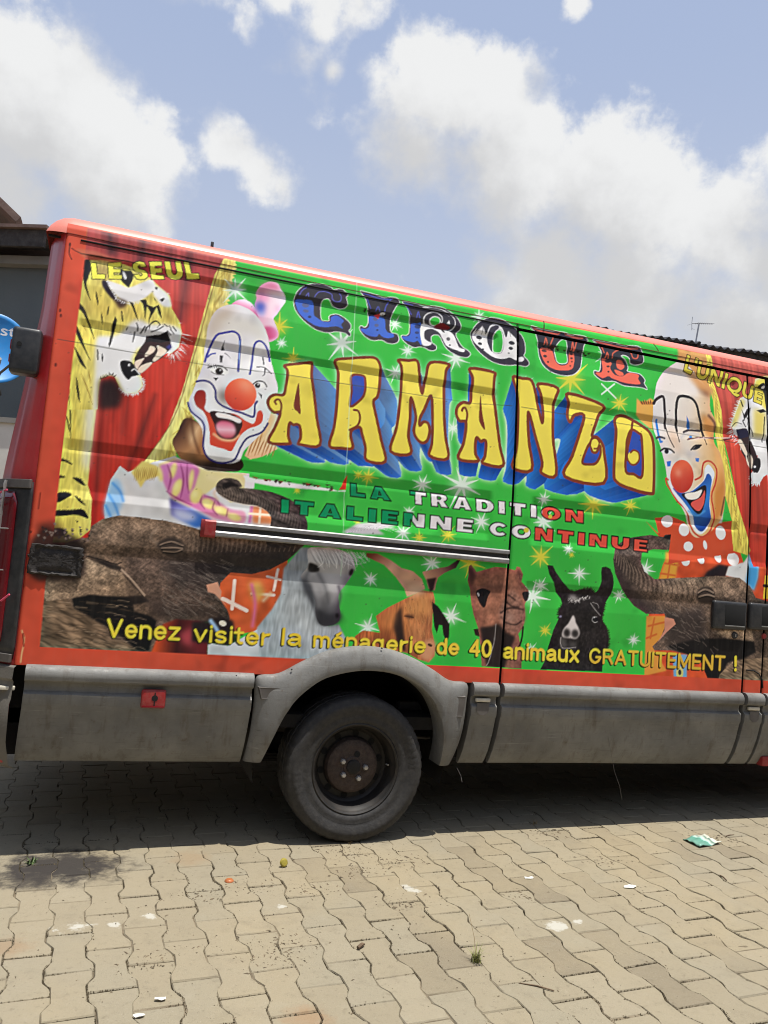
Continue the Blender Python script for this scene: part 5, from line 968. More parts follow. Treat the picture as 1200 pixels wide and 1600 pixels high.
def boxobj(name, lo, hi, mat, parent=None, bev=0.0, seg=2):
    bm = bmesh.new(); bm_box(bm, lo, hi, bev, seg); return bmobj(name, bm, mat, parent, bev > 0, 40)
def bm_tube(bm, pts, r, n=6, caps=True):
    pts = [Vector(p) for p in pts]; rings = []
    for i, p in enumerate(pts):
        t = (pts[min(i+1, len(pts)-1)]-pts[max(i-1, 0)]).normalized()
        a = t.orthogonal().normalized() if i == 0 else (rings[-1][1]-t*rings[-1][1].dot(t)).normalized()
        b = t.cross(a); rr = r[i] if isinstance(r, (list, tuple)) else r
        rings.append(([bm.verts.new(p+(a*math.cos(k*2*math.pi/n)+b*math.sin(k*2*math.pi/n))*rr) for k in range(n)], a))
    for (A, _), (B, _) in zip(rings, rings[1:]):
        for k in range(n): bm.faces.new((A[k], A[(k+1) % n], B[(k+1) % n], B[k]))
    if caps: bm.faces.new(rings[0][0][::-1]); bm.faces.new(rings[-1][0])
def tube(name, pts, r, mat, parent=None, n=6):
    bm = bmesh.new(); bm_tube(bm, pts, r, n); return bmobj(name, bm, mat, parent, True, 50)
def revolve(name, prof_, centre, mat, parent=None, n=64, axis='Y', auto=35):
    """profile of (radius, offset along axis)"""
    V = []; F = []; m = len(prof_)
    for k in range(n):
        a = 2*math.pi*k/n
        for r, o in prof_: V.append((centre[0]+r*math.cos(a), centre[1]+o, centre[2]+r*math.sin(a)) if axis == 'Y' else (centre[0]+r*math.cos(a), centre[1]+r*math.sin(a), centre[2]+o))
    for k in range(n):
        for i in range(m-1): F.append((k*m+i, k*m+i+1, ((k+1) % n)*m+i+1, ((k+1) % n)*m+i))
    return mesh(name, V, F, mat, parent, True, auto)
def extrude_x(name, section, xs, mat, parent=None, auto=25, warp=None):
    """closed (y, z) section run along x, capped"""
    V = []; m = len(section)
    for x in xs:
        for y, z in section:
            V.append(warp(x, y, z) if warp else (x, y, z))
    F = []
    for i in range(len(xs)-1):
        for k in range(m): F.append((i*m+k, i*m+(k+1) % m, (i+1)*m+(k+1) % m, (i+1)*m+k))
    F.append(tuple(range(m))[::-1]); F.append(tuple(range((len(xs)-1)*m, len(xs)*m)))
    o = mesh(name, V, F, mat, parent, True, auto)
    bm = bmesh.new(); bm.from_mesh(o.data); bmesh.ops.recalc_face_normals(bm, faces=bm.faces); bm.to_mesh(o.data); bm.free()
    return o

# ------------------------------------------------------------------ the van
van = empty('circus_van'); van.matrix_world = RT
tag(van, 'circus van printed with clowns, tigers and animals, parked on the pavers', 'van')

REL_Z = [.70, 1.14, 1.225, 1.27, 1.45, 1.485, 1.64, 1.655, 1.70, 1.95, 2.12, 2.195, 2.225, 2.38, 2.500, 2.52, 2.70]
REL_D = [0, .0012, .0072, 0, 0, .0078, .0074, .0100, 0, 0, .0024, .0100, 0, 0, .0115, 0, 0]
def relief(X, Z, x0, x1):
    d = np.interp(Z, REL_Z, REL_D)
    w = np.where(Z > 1.30, .035, .02)
    s = lambda t: np.clip(t, 0, 1)**2*(3-2*np.clip(t, 0, 1))
    m = s((X-x0)/w)*s((x1-X)/w)
    out = d*m
    out += .0011*np.sin(X*2.3+Z*3.1)*np.sin(Z*4.0)+.0004*np.sin(X*9+Z*5)          # hand-beaten unevenness
    return out
def side_sheet(name, x0, x1, z0, z1, rx0, rx1, cut=None, gutter=None, parent=van, pitch=.0041):
    nx = int((x1-x0)/pitch)+1; nz = int((z1-z0)/pitch)+1
    X, Z = np.meshgrid(np.linspace(x0, x1, nx), np.linspace(z0, z1, nz))
    Y = prof(Z)+relief(X, Z, rx0, rx1)
    if gutter is not None:
        gz, gd, gw = gutter
        Y = Y+gd*np.clip(1-np.abs(Z-gz)/gw, 0, 1)
    edge = np.minimum(np.minimum(X-x0, x1-X), .012)/.012                             # rolled panel edges
    Y = Y+.006*(1-np.clip(edge, 0, 1))**2
    V = np.stack([X, Y, Z], -1).reshape(-1, 3)
    idx = np.arange(nx*nz).reshape(nz, nx)
    q = np.stack([idx[:-1, :-1], idx[:-1, 1:], idx[1:, 1:], idx[1:, :-1]], -1).reshape(-1, 4)
    if cut is not None:
        c = V[q].mean(1); q = q[~cut(c[:, 0], c[:, 2])]
    me = bpy.data.meshes.new(name)
    me.vertices.add(len(V)); me.vertices.foreach_set('co', V.astype(np.float32).ravel())
    me.loops.add(len(q)*4); me.loops.foreach_set('vertex_index', q.astype(np.int32).ravel())
    me.polygons.add(len(q)); me.polygons.foreach_set('loop_start', np.arange(0, len(q)*4, 4, dtype=np.int32))
    me.polygons.foreach_set('use_smooth', np.ones(len(q), bool))
    me.update(calc_edges=True); me.validate()
    ca = me.color_attributes.new('Print', 'FLOAT_COLOR', 'POINT')
    c = film_colour(V[:, 0], V[:, 2]); c = np.concatenate([c, np.ones((len(c), 1))], 1).astype(np.float32)
    ca.data.foreach_set('color', c.ravel())
    return link(name, me, MAT['film'], parent)

AX, AZ, AR = 0.0, .34, .50      # wheel opening cut from the sheet (its edge hidden behind the arch trim)
def arch_cut(x, z): return ((x-AX)**2+(z-AZ)**2 < AR**2)
SEAM = .7065
side_sheet('rear_side_panel', -1.50, SEAM-.006, .752, 2.600, -1.42, .60, cut=arch_cut, gutter=None)['label'] = 'rear side panel printed with a clown and the word CIRQUE'
side_sheet('sliding_door', SEAM+.006, 2.200, .752, 2.560, .80, 2.13)['label'] = 'sliding side door printed with the second clown'
side_sheet('pillar_panel', 2.212, 2.335, .752, 2.560, 2.10, 2.60)
def cab_cut(x, z): return (x > 2.70) & (z > 1.40) & (z < 2.35)
side_sheet('cab_door', 2.345, 3.25, .752, 2.35, 3.3, 3.6, cut=cab_cut, pitch=.006)
# strip of side above the doors, up to the roof
side_sheet('cant_rail', SEAM-.004, 3.25, 2.577, 2.602, 5, 6, pitch=.006)
# black rebate behind the gaps
boxobj('door_rebate', (.62, .125, .80), (3.22, .14, 2.60), MAT['gap'], van)
for x in (SEAM, 2.206, 2.340):
    V = []; F = []
    for i, z in enumerate(np.linspace(.76, 2.575, 24)):
        y = float(prof(z))+.022; V += [(x-.02, y, z), (x+.02, y, z)]
        if i: F.append((2*i-2, 2*i-1, 2*i+1, 2*i))
    mesh('door_seal', V, F, MAT['gap'], van)
V = []; F = []
for i, x in enumerate(np.linspace(SEAM-.01, 3.25, 12)):
    V += [(x, .113, 2.545), (x, .116, 2.592)]
    if i: F.append((2*i-2, 2*i-1, 2*i+1, 2*i))
mesh('upper_track', V, F, MAT['gap'], van)

# roof: shoulder and crown swept along the van, rounded down at both ends
sec = [(.088, 2.598), (.092, 2.622), (.102, 2.648), (.120, 2.672), (.146, 2.690), (.18, 2.701), (.26, 2.714), (.45, 2.732), (.75, 2.745), (1.0, 2.748)]
sec = sec+[(2.0-y, z) for y, z in sec[:-1][::-1]]
V = []; F = []; xs = [-1.585, -1.582, -1.57, -1.55, -1.52, -1.48]+list(np.linspace(-1.40, 3.0, 40))+[3.1, 3.2, 3.25]
for x in xs:
    k = max(0.0, min(1.0, (-1.48-x)/.105)); rear = math.sqrt(max(0, 1-k*k))
    nose = max(0.0, x-2.25); drop = .05*nose*nose
    for y, z in sec:
        yy = 1.0+(y-1.0)*(1-.035*(1-rear))
        V.append((x, yy+(0 if abs(y-1) > .9 else 0), 2.598+(z-2.598)*rear-drop*((z-2.598)/.15)))
m = len(sec)
for i in range(len(xs)-1):
    for k in range(m-1): F.append((i*m+k, (i+1)*m+k, (i+1)*m+k+1, i*m+k+1))
roof = mesh('roof', V, F, MAT['orange'], van, True, 60)
roof['label'] = 'sun-faded salmon roof edge'
boxobj('roof_stud', (-.884, .16, 2.690), (-.870, .174, 2.722), MAT['black'], van, .004)

# print continues over the shoulder (film on the lowest part of the roof curve)
nx, nz = 900, 12
XX = np.linspace(-1.50, 2.75, nx); zz = np.linspace(2.600, 2.645, nz)
YY = np.interp(zz, [2.598, 2.622, 2.648], [.088, .092, .102])-.0012
Xg, Zg = np.meshgrid(XX, zz); Yg = np.repeat(YY[:, None], nx, 1)
drop = .05*np.clip(Xg-2.25, 0, 9)**2*((Zg-2.598)/.15)
Vv = np.stack([Xg, Yg, Zg-drop], -1).reshape(-1, 3); idx = np.arange(nx*nz).reshape(nz, nx)
q = np.stack([idx[:-1, :-1], idx[:-1, 1:], idx[1:, 1:], idx[1:, :-1]], -1).reshape(-1, 4)
o = mesh('film_top_edge', Vv, [tuple(r) for r in q.tolist()], MAT['film'], van, True)
ca = o.data.color_attributes.new('Print', 'FLOAT_COLOR', 'POINT'); c = film_colour(Vv[:, 0], Vv[:, 2]); ca.data.foreach_set('color', np.concatenate([c, np.ones((len(c), 1))], 1).astype(np.float32).ravel())

bm = bmesh.new(); bm_tube(bm, [Vector((x, float(prof(2.577))-.0005, 2.577)) for x in np.linspace(-1.44, SEAM, 30)], .0042, 6); bmobj('gutter_strip', bm, MAT['gap'], van, True)  # thin black strip in place of the dark gutter groove
# rear corner and rear doors
def rear_w(z): return float(np.interp(z, [.3, 1.4, 1.6, 1.87, 2.28, 2.6], [.19, .178, .162, .132, .090, .084]))
PLAN = [(0, 0), (.10, .012), (.34, .05), (.64, .115), (.88, .21), (1.0, .36), (1.04, .62), (1.05, 1.0)]
def corner(z, t, off=0.0):
    """point on the rear corner: t = 0 at the side crease ... 7 at the back's centre"""
    i = min(int(t), 6); f = t-i; a, b = PLAN[i], PLAN[i+1]; w = rear_w(z)
    x = -1.50-w*(a[0]*(1-f)+b[0]*f); y = float(prof(z))+(a[1]*(1-f)+b[1]*f)*(1-.09*max(0, z-1.45)/1.1)
    if off:
        tx, ty = -w*(b[0]-a[0]), (b[1]-a[1]); l = math.hypot(tx, ty); x += -ty/l*off; y += tx/l*off
    return (x, y, z)
V = []; F = []; zs = np.linspace(.36, 2.60, 40); ts = np.linspace(0, 7, 40)
for z in zs:
    for t in ts: V.append(corner(float(z), float(t)))
n = len(ts)
for i in range(len(zs)-1):
    for k in range(n-1): F.append((i*n+k, (i+1)*n+k, (i+1)*n+k+1, i*n+k+1))
rc = mesh('rear_corner', V, F, MAT['red'], van, True, 60)
rc['label'] = 'crimson painted rear corner without print'
boxobj('corner_slot', (-1.575, .125, 2.583), (-1.52, .135, 2.592), MAT['gap'], van)
# left side, back half, floor and front so that the body is closed and casts its real shadow
V = [(-1.5, 2, .4), (3.3, 2, .4), (3.3, 1.97, 2.60), (-1.5, 1.97, 2.60)]; mesh('far_side_panel', V, [(0, 1, 2, 3)], MAT['orange'], van)
V = [corner(float(z), 7.0) for z in zs]+[(x, 2.0-y, z) for x, y, z in [corner(float(z), 0.0) for z in zs]]; k = len(zs)
mesh('rear_door', V, [(i, i+1, k+i+1, k+i) for i in range(k-1)], MAT['red'], van)
boxobj('load_floor', (-1.62, .10, .50), (3.3, 1.92, .56), MAT['dark'], van)
boxobj('chassis_rail', (-1.60, .48, .40), (4.0, .56, .50), MAT['steel'], van)
boxobj('chassis_rail', (-1.60, 1.44, .40), (4.0, 1.52, .50), MAT['steel'], van)
boxobj('inner_side_skirt', (-1.60, .10, .37), (-.56, .12, .78), MAT['dark'], van); boxobj('inner_side_skirt', (.50, .10, .37), (3.2, .12, .78), MAT['dark'], van)
# cab nose beyond the frame: windscreen, bonnet, grille wall, bumper
nose = [(3.25, 2.60), (3.45, 2.50), (4.02, 1.62), (4.55, 1.28), (4.66, 1.05), (4.68, .62), (4.60, .40), (3.25, .40)]
for nm, a, b, mt in [('windscreen', 1, 2, 'glass'), ('bonnet', 2, 3, 'red'), ('grille_panel', 3, 5, 'red'), ('front_bumper', 5, 6, 'bumper'), ('roof_front', 0, 1, 'orange')]:
    pts = nose[a:b+1]; V = []; F = []
    for x, z in pts:
        for y in (.10, .3, 1.0, 1.7, 1.90): V.append((x+.05*(1-abs(y-1)/.9), y, z+(.02*(1-abs(y-1)/.9) if z > 1.3 else 0)))
    for i in range(len(pts)-1):
        for k in range(4): F.append((i*5+k, (i+1)*5+k, (i+1)*5+k+1, i*5+k+1))
    mesh(nm, V, F, MAT[mt], van, True, 40)
for y in (.10, 1.90):
    mesh('cab_side', [(x, y, z) for x, z in nose], [tuple(range(8))], MAT['red'], van)
mesh('cab_window', [(2.70, .05, 1.40), (3.25, .05, 1.40), (3.25, .085, 2.35), (2.70, .085, 2.35)], [(0, 1, 2, 3)], MAT['glass'], van)

# ---- grey plastic cladding along the sill
CS = [(.004, .757), (-.016, .755), (-.030, .746), (-.038, .731), (-.039, .714), (-.035, .699), (-.026, .692), (-.004, .688), (.001, .668), (-.002, .652), (-.014, .645), (-.020, .640), (-.019, .598), (-.012, .586), (.004, .50), (.030, .42), (.058, .368), (.074, .350), (.090, .352), (.090, .757)]
def clad(name, x0, x1, mat='grey', dz=0.0, notch=None):
    warp = lambda x, y, z: (x+(.0 if z > .6 else -.012*(.6-z)/.25), y+.003*math.sin(x*5+z*7), z+dz)
    return extrude_x(name, CS, list(np.linspace(x0, x1, max(2, int((x1-x0)/.08)))), MAT[mat], van, 30, warp)
clad('sill_cladding', -1.452, -.520)
clad('sill_cladding', .552, .690)
clad('door_cladding', .716, 2.186)
clad('sill_cladding', 2.212, 2.330)
clad('cab_door_cladding', 2.350, 3.2)
boxobj('step_sill', (2.40, .03, .345), (3.2, .08, .40), MAT['flap'], van, .01)
# screws along the cladding
def screw(x, z, y=-.027): revolve('screw', [(0, -.0015), (.0035, -.001), (.0042, .003)], (x, y, z), MAT['black'], van, 10)
for x, z in [(-1.43, .747), (-.98, .738), (-.60, .745), (.612, .742)]: screw(x, z)
# rear bumper end
V = []; F = []
bs = [(.0, .752), (-.012, .745), (-.016, .70), (-.006, .688), (-.010, .62), (-.018, .60), (-.012, .45), (.02, .35), (.06, .33)]
for i, t in enumerate(np.linspace(0, 6, 22)):
    for y, z in bs:
        p = corner(z, float(t)); q2 = corner(z, float(t), .03-y)
        V.append((q2[0]+.028, q2[1], z))
m = len(bs)
for i in range(21):
    for k in range(m-1): F.append((i*m+k, (i+1)*m+k, (i+1)*m+k+1, i*m+k+1))
mesh('rear_bumper', V, F, MAT['bumper'], van, True, 35)
for z in (.665, .67): pass
boxobj('bumper_strip', (-1.60, -.022, .652), (-1.485, -.002, .668), MAT['clear'], van, .004); 

# wheel-arch trim: ruled between traced outer and inner edges
def side_pt(x, y, Y): p = at(380+x/2.857, 980+y/2.857, Y); return np.array([p.x, p.z])
outer = [(8, 612), (32, 470), (48, 330), (54, 235), (80, 211), (160, 203), (260, 152), (380, 102), (520, 82), (650, 96), (760, 137), (850, 190), (920, 236), (998, 250), (996, 330), (985, 430), (965, 540), (945, 628)]
inner = [(85, 610), (112, 545), (140, 480), (175, 410), (200, 372), (232, 328), (290, 275), (370, 226), (500, 196), (620, 198), (710, 222), (780, 262), (830, 312), (862, 370), (880, 430), (888, 500), (888, 560), (886, 626)]
Ov = smooth([side_pt(*p, 0) for p in outer], False, 4); Iv = smooth([side_pt(*p, -.02) for p in inner], False, 4)
V = []; F = []; lay = [(0.0, .004), (.02, -.010), (.10, -.022), (.30, -.034), (.60, -.044), (.85, -.046), (.97, -.040), (1.0, -.028), (1.0, .09)]
for a, b in zip(Ov, Iv):
    low = min(1.0, max(0.0, (.70-a[1])/.35)); lift = low*low
    for s_, y in lay:
        p = a*(1-s_)+b*s_; tuck = .055*max(0, (.55-p[1])/.2)**2 if p[1] < .55 else 0
        V.append((p[0], y+tuck+(.02*low*(1-s_) if y < .05 else 0), p[1]))
m = len(lay)
for i in range(len(Ov)-1):
    for k in range(m-1): F.append((i*m+k, i*m+k+1, (i+1)*m+k+1, (i+1)*m+k))
at_ = mesh('wheel_arch_trim', V, F, MAT['grey'], van, True, 50)
for x, y in [(215, 188), (237, 205), (617, 93)]:
    p = side_pt(x, y, -.02); screw(p[0], p[1], -.028)
for pts in [[(70, 268), (165, 272), (160, 300), (140, 322), (80, 318)], [(930, 308), (990, 310), (985, 350), (975, 402), (945, 398), (932, 350)]]:   # dark proud plates: recess shade put into their colour
    P_ = [side_pt(*p, -.03) for p in pts]; c = sum(P_)/len(P_); V = [(p[0], -.0385, p[1]) for p in P_]+[(c[0]+(p[0]-c[0])*.86, -.0375, c[1]+(p[1]-c[1])*.82) for p in P_]; n = len(P_)
    V += [(c[0]+(p[0]-c[0])*1.10, -.020, c[1]+(p[1]-c[1])*1.12) for p in P_]
    F = [(i, (i+1) % n, n+(i+1) % n, n+i) for i in range(n)]+[tuple(range(n, 2*n))]+[(2*n+i, 2*n+(i+1) % n, (i+1) % n, i) for i in range(n)]
    mesh('trim_recess_shade', V, F, MAT['steel'], van)
# inner arch liner and gear seen through the opening
V = []; F = []
for i, a in enumerate(np.linspace(-.25, math.pi+.25, 30)):
    for y in (.085, .62): V.append((AX+.475*math.cos(a), y, .36+.46*math.sin(a)))
    if i: F.append((2*i-2, 2*i, 2*i+1, 2*i-1))
mesh('arch_liner', V, F, MAT['dark'], van, True)
mesh('arch_back_panel', [(-.7, .62, .36), (.7, .62, .36), (.7, .62, .95), (-.7, .62, .95)], [(0, 1, 2, 3)], MAT['dark'], van)
boxobj('frame_bracket', (.30, .30, .545), (.60, .36, .60), MAT['steel'], van, .008)
tube('brake_pipe', [(.34, .28, .43), (.45, .27, .425), (.60, .29, .44)], .008, MAT['steel'], van)
for k in range(3): boxobj('leaf_spring', (-.65+.1*k, .40, .30-.014*k), (.65-.1*k, .47, .312-.014*k), MAT['dark'], van)
tube('axle', [(0, .2, .35), (0, 1.8, .35)], .06, MAT['dark'], van, 12)
tube('hanging_wire', [at(950, 1150, .0), at(960, 1205, .03), at(968, 1228, .03), at(972, 1250, .05)], .0010, MAT['hair'], van, 5)
tube('hanging_wire', [at(714, 1200, .01), at(720, 1212, .01), at(722, 1222, .0)], .0010, MAT['hair'], van, 5)

# wheels
def wheel(cx, cy, cz, side=1, detail=True):
    w = empty('wheel', (cx, cy, cz)); w.parent = van
    s = side; w.scale = (.335/.3525,)*3
    tp = [(.215, .0), (.228, -.012), (.246, -.018), (.262, -.014), (.272, -.020), (.300, -.026), (.318, -.0265), (.322, -.0225), (.332, -.0215), (.344, -.012), (.3495, .006), (.352, .04)]
    tp += [(.3475, .042), (.3475, .052), (.352, .054), (.3525, .098), (.3475, .10), (.3475, .112), (.3525, .114), (.352, .16), (.3495, .20), (.344, .214), (.32, .226), (.27, .224), (.23, .21), (.215, .2)]
    o = revolve('tyre', [(r, y*s) for r, y in tp], (0, 0, 0), MAT['rubber'], w, 180, auto=50)
    for v in o.data.vertices:
        rr_ = math.hypot(v.co.x, v.co.z); k_ = round(math.atan2(v.co.z, v.co.x)/(2*math.pi)*180) % 180
        if rr_ > .341 and k_ % 4 == 0: f_ = (rr_-.0035)/rr_; v.co.x *= f_; v.co.z *= f_            # lateral tread slots
        elif .30 < rr_ < .3185 and (k_ % 45) < 17 and k_ % 3: v.co.y -= .0022*s                       # raised sidewall lettering
    rp = [(.222, -.006), (.216, -.010), (.208, -.004), (.203, .012), (.196, .020), (.190, .050), (.182, .085), (.165, .098), (.140, .096), (.122, .080), (.112, .056), (.100, .048), (.085, .046), (.0, .046)]
    o = revolve('rim', [(r, y*s) for r, y in rp], (0, 0, 0), MAT['rim'], w, 72)
    if detail:
        hub = revolve('hub_plate', [(.136, .078), (.128, .052), (.114, .044), (.090, .041), (.052, .041), (.046, .036), (.0, .036)], (0, 0, 0), MAT['rust'], w, 48)
        revolve('hub_cap', [(.036, .038), (.034, .026), (.028, .022), (.0, .021)], (0, 0, 0), MAT['dark'], w, 24)
        for k, a in enumerate((-.02, 1.30, 2.70, 3.80, 5.22)):
            x, z = .062*math.cos(a), .062*math.sin(a)
            if k == 1: revolve('stud_hole', [(.015, .0405), (.015, .0375), (0, .0385)], (x, 0, z), MAT['gap'], w, 16)
            else: revolve('wheel_nut', [(.0142, .042), (.0142, .024), (.010, .018), (0, .017)], (x, 0, z), MAT['nut'], w, 6, auto=20)
        for k in range(10):
            a = k*2*math.pi/10+.2
            bm = bmesh.new(); bmesh.ops.create_circle(bm, cap_ends=True, segments=14, radius=.017)
            for v in bm.verts: v.co = Vector((.152*math.cos(a)+v.co.x, .094, .152*math.sin(a)+v.co.y))
            bmobj('vent_hole', bm, MAT['gap'], w)
        tube('valve', [(.176, .05, .01), (.178, .025, .012)], .004, MAT['wire'], w)
    return w
w1 = wheel(0, .020, .333); w1['label'] = 'rear wheel, black steel with a rusty hub'
wheel(3.42, .06, .333+.022*3.42, detail=False); wheel(0, 1.98, .333, -1, False); wheel(3.42, 1.94, .333+.022*3.42, -1, False)

# ---- sliding-door rail
RS = [(.006, 1.414), (-.016, 1.414), (-.020, 1.408), (-.020, 1.394), (-.006, 1.391), (-.006, 1.374), (-.018, 1.371), (-.024, 1.364), (-.024, 1.350), (-.019, 1.345), (.006, 1.345)]
extrude_x('door_rail', RS, [-.752, SEAM-.012], MAT['alu'], van, 25)
boxobj('rail_slot', (-.75, -.0075, 1.3745), (SEAM-.014, -.0065, 1.3905), MAT['black'], van)
extrude_x('rail_end_cap', [(.008, 1.418), (-.018, 1.416), (-.026, 1.408), (-.026, 1.348), (-.018, 1.340), (.008, 1.338)], [-.815, -.80, -.752], MAT['flap'], van, 25, lambda x, y, z: (x, y*(1 if x > -.81 else .3), z))
# ---- handles
def handle(name, x0, x1, z0, z1):
    h = boxobj(name, (x0, -.020, z0), (x1, .012, z1), MAT['black'], van, .014, 3)
    b = boxobj('handle_recess', (x0+.33*(x1-x0), -.0215, z0+.022), (x1-.012, -.012, z1-.016), MAT['gap'], h, .004)
    bm = bmesh.new(); bm_box(bm, (x0+.33*(x1-x0), -.0225, z0+.016), (x1-.014, -.0185, z0+.024), .002); bmobj('handle_lip', bm, MAT['grey'], h, True, 40)
    return h
handle('door_handle', 1.966, 2.192, 1.098, 1.252); handle('cab_door_handle', 2.215, 2.46, 1.108, 1.256)
lk = revolve('lock_cylinder', [(0, -.010), (.016, -.010), (.019, -.006), (.020, .008)], (2.128, 0, 1.068), MAT['black'], van, 24)
boxobj('key_slot', (2.125, -.0125, 1.060), (2.131, -.0098, 1.076), MAT['nut'], lk)
revolve('lock_cylinder', [(0, -.006), (.014, -.006), (.017, .006)], (2.335, 0, 1.075), MAT['flap'], van, 20)
# cab-door lower seam running down round the pillar
sm_pts = [at(1166, 1047, -.001), at(1178, 1048, -.001), at(1186, 1053, -.001), at(1191, 1062, -.001), at(1192, 1075, -.001)]
bm = bmesh.new(); bm_tube(bm, [Vector((p.x, .001, p.z)) for p in sm_pts], .0045, 6); bmobj('door_edge_seam', bm, MAT['gap'], van, True)
# ---- fuel flap, side markers
fl_ = boxobj('fuel_flap', (-.992, -.030, .594), (-.890, -.006, .674), MAT['flap'], van, .012, 3)
revolve('flap_keyhole', [(0, -.0315), (.013, -.0312), (.0135, -.028)], (-.936, 0, .638), MAT['gap'], fl_, 20)
boxobj('flap_slit', (-.9385, -.0312, .606), (-.9335, -.0296, .662), MAT['gap'], fl_); boxobj('flap_ledge', (-.985, -.034, .596), (-.897, -.028, .606), MAT['lens'], fl_, .003)
for x in (.612, 2.277):
    mk = boxobj('side_marker', (x-.040, -.020, .662), (x+.040, -.004, .682), MAT['clear'], van, .007, 3)
    bm = bmesh.new(); P_ = [(x-.034, .658), (x+.034, .658), (x+.030, .615), (x+.012, .600), (x-.014, .600), (x-.030, .615)]
    f = bm.faces.new([bm.verts.new((a, -.0240, b)) for a, b in P_]); r_ = bmesh.ops.inset_region(bm, faces=[f], thickness=.004); [setattr(v.co, 'y', -.0212) for v in f.verts]
    bmobj('marker_recess_shade', bm, MAT['steel'], van)  # flat dark plate below the marker, coloured as a shaded recess
# ---- black sealed patch on the side
bm = bmesh.new(); P_ = []
for k in range(56):
    a = 2*math.pi*k/56; c_, s_ = math.cos(a), math.sin(a); q_ = max(abs(c_), abs(s_))**-.95
    P_.append((-1.388+.105*c_*q_*(1+.025*rng.normal()), 1.186+.064*s_*q_*(1+.035*rng.normal())))
ring0 = [bm.verts.new((x, .003, z)) for x, z in P_]; cen = (-1.388, 1.186)
def shr(s, y, jit=.0): return [bm.verts.new((cen[0]+(x-cen[0])*s, y+jit*rng.normal(), cen[1]+(z-cen[1])*s)) for x, z in P_]
rings = [ring0, shr(.95, -.010, .001), shr(.86, -.011, .001), shr(.80, -.003, .0005), shr(.66, -.002, .0005), shr(.60, -.006, .0008), shr(.25, -.005, .001)]
for A, B in zip(rings, rings[1:]):
    for k in range(56): bm.faces.new((A[k], A[(k+1) % 56], B[(k+1) % 56], B[k]))
bm.faces.new(rings[-1])
pt = bmobj('sealed_patch', bm, MAT['tar'], van, True, 60); pt['label'] = 'ragged black sealed-over rectangle beside the tail lamp'
# ---- rear hinge cover and tail lamp with wire guard
hg = empty('rear_door_hinge', Vector(corner(2.05, 2.2))+Vector((-.050, 0, 0))); hg.parent = van; hc = hg.location
bm = bmesh.new(); bm_box(bm, (-.062, -.060, -.100), (.052, .03, .095), .018, 3); bmobj('hinge_cover', bm, MAT['black'], hg, True, 40)
boxobj('hinge_tab', (-.068, -.035, .0), (-.045, .0, .040), MAT['flap'], hg, .003); boxobj('hinge_tab', (-.068, -.035, -.055), (-.048, .0, -.022), MAT['flap'], hg, .003)
tube('bracket_strut', [(-.06, .0, -.06), (-.10, .02, -.10), (-.13, .04, -.19)], .006, MAT['steel'], hg); tube('hinge_bolt', [(-.03, -.062, .02), (-.03, -.055, .02)], .010, MAT['gap'], hg, 10)
lamp = empty('tail_lamp', corner(1.1, 1.0)); lamp.parent = van; lo = Vector(lamp.location)
def patch(name, z0, z1, t0, t1, off, mat, par, thick=.02, rad=.0):
    V = []; F = []; nz, nt_ = 16, 14
    for i in range(nz):
        z = z0+(z1-z0)*i/(nz-1)
        e = min(z-z0, z1-z); ins = 0 if e > rad or rad == 0 else (rad-math.sqrt(max(0, rad*rad-(rad-e)**2)))*6
        for k in range(nt_):
            t = t0+ins+(t1-t0-2*ins)*k/(nt_-1); V.append(Vector(corner(z, t, off))-lo)
    for i in range(nz-1):
        for k in range(nt_-1): F.append((i*nt_+k, (i+1)*nt_+k, (i+1)*nt_+k+1, i*nt_+k+1))
    o = mesh(name, V, F, mat, par, True, 50); md = o.modifiers.new('thickness', 'SOLIDIFY'); md.thickness = thick; md.offset = -1; return o
patch('lamp_housing', .775, 1.500, .12, 5.2, .016, MAT['black'], lamp, .02, .04)
patch('lamp_lens', .80, 1.455, 1.75, 5.0, .022, MAT['lens'], lamp, .008, .05)
def wirec(name, z0, z1, t0, t1, off, mat, r, n=12): return tube(name, [Vector(corner(z0+(z1-z0)*k/n, t0+(t1-t0)*k/n, off))-lo for k in range(n+1)], r, mat, lamp, 6)
bt = tube('guard_bar', [Vector(corner(1.50-.72*k/40, 2.55, .040+.0025*(k % 2)))-lo for k in range(41)], [.0075 if k % 2 else .006 for k in range(41)], MAT['wire'], lamp, 6)
for z in (1.13, 1.30, .98, .84): wirec('guard_wire', z, z-.006, 1.9, 5.0, .040, MAT['wire'], .0028)
for z, a, b in ((1.46, 2.3, 3.6), (1.405, 2.8, 3.9), (1.035, 1.0, 1.7), (.865, 1.7, 2.6)): wirec('pink_tie', z, z-.03, a, b, .042, MAT['pink'], .0042, 5)
patch('guard_clamp', 1.472, 1.508, .1, 5.2, .026, MAT['steel'], lamp, .012); patch('guard_clamp', .762, .795, .1, 5.2, .026, MAT['steel'], lamp, .012)
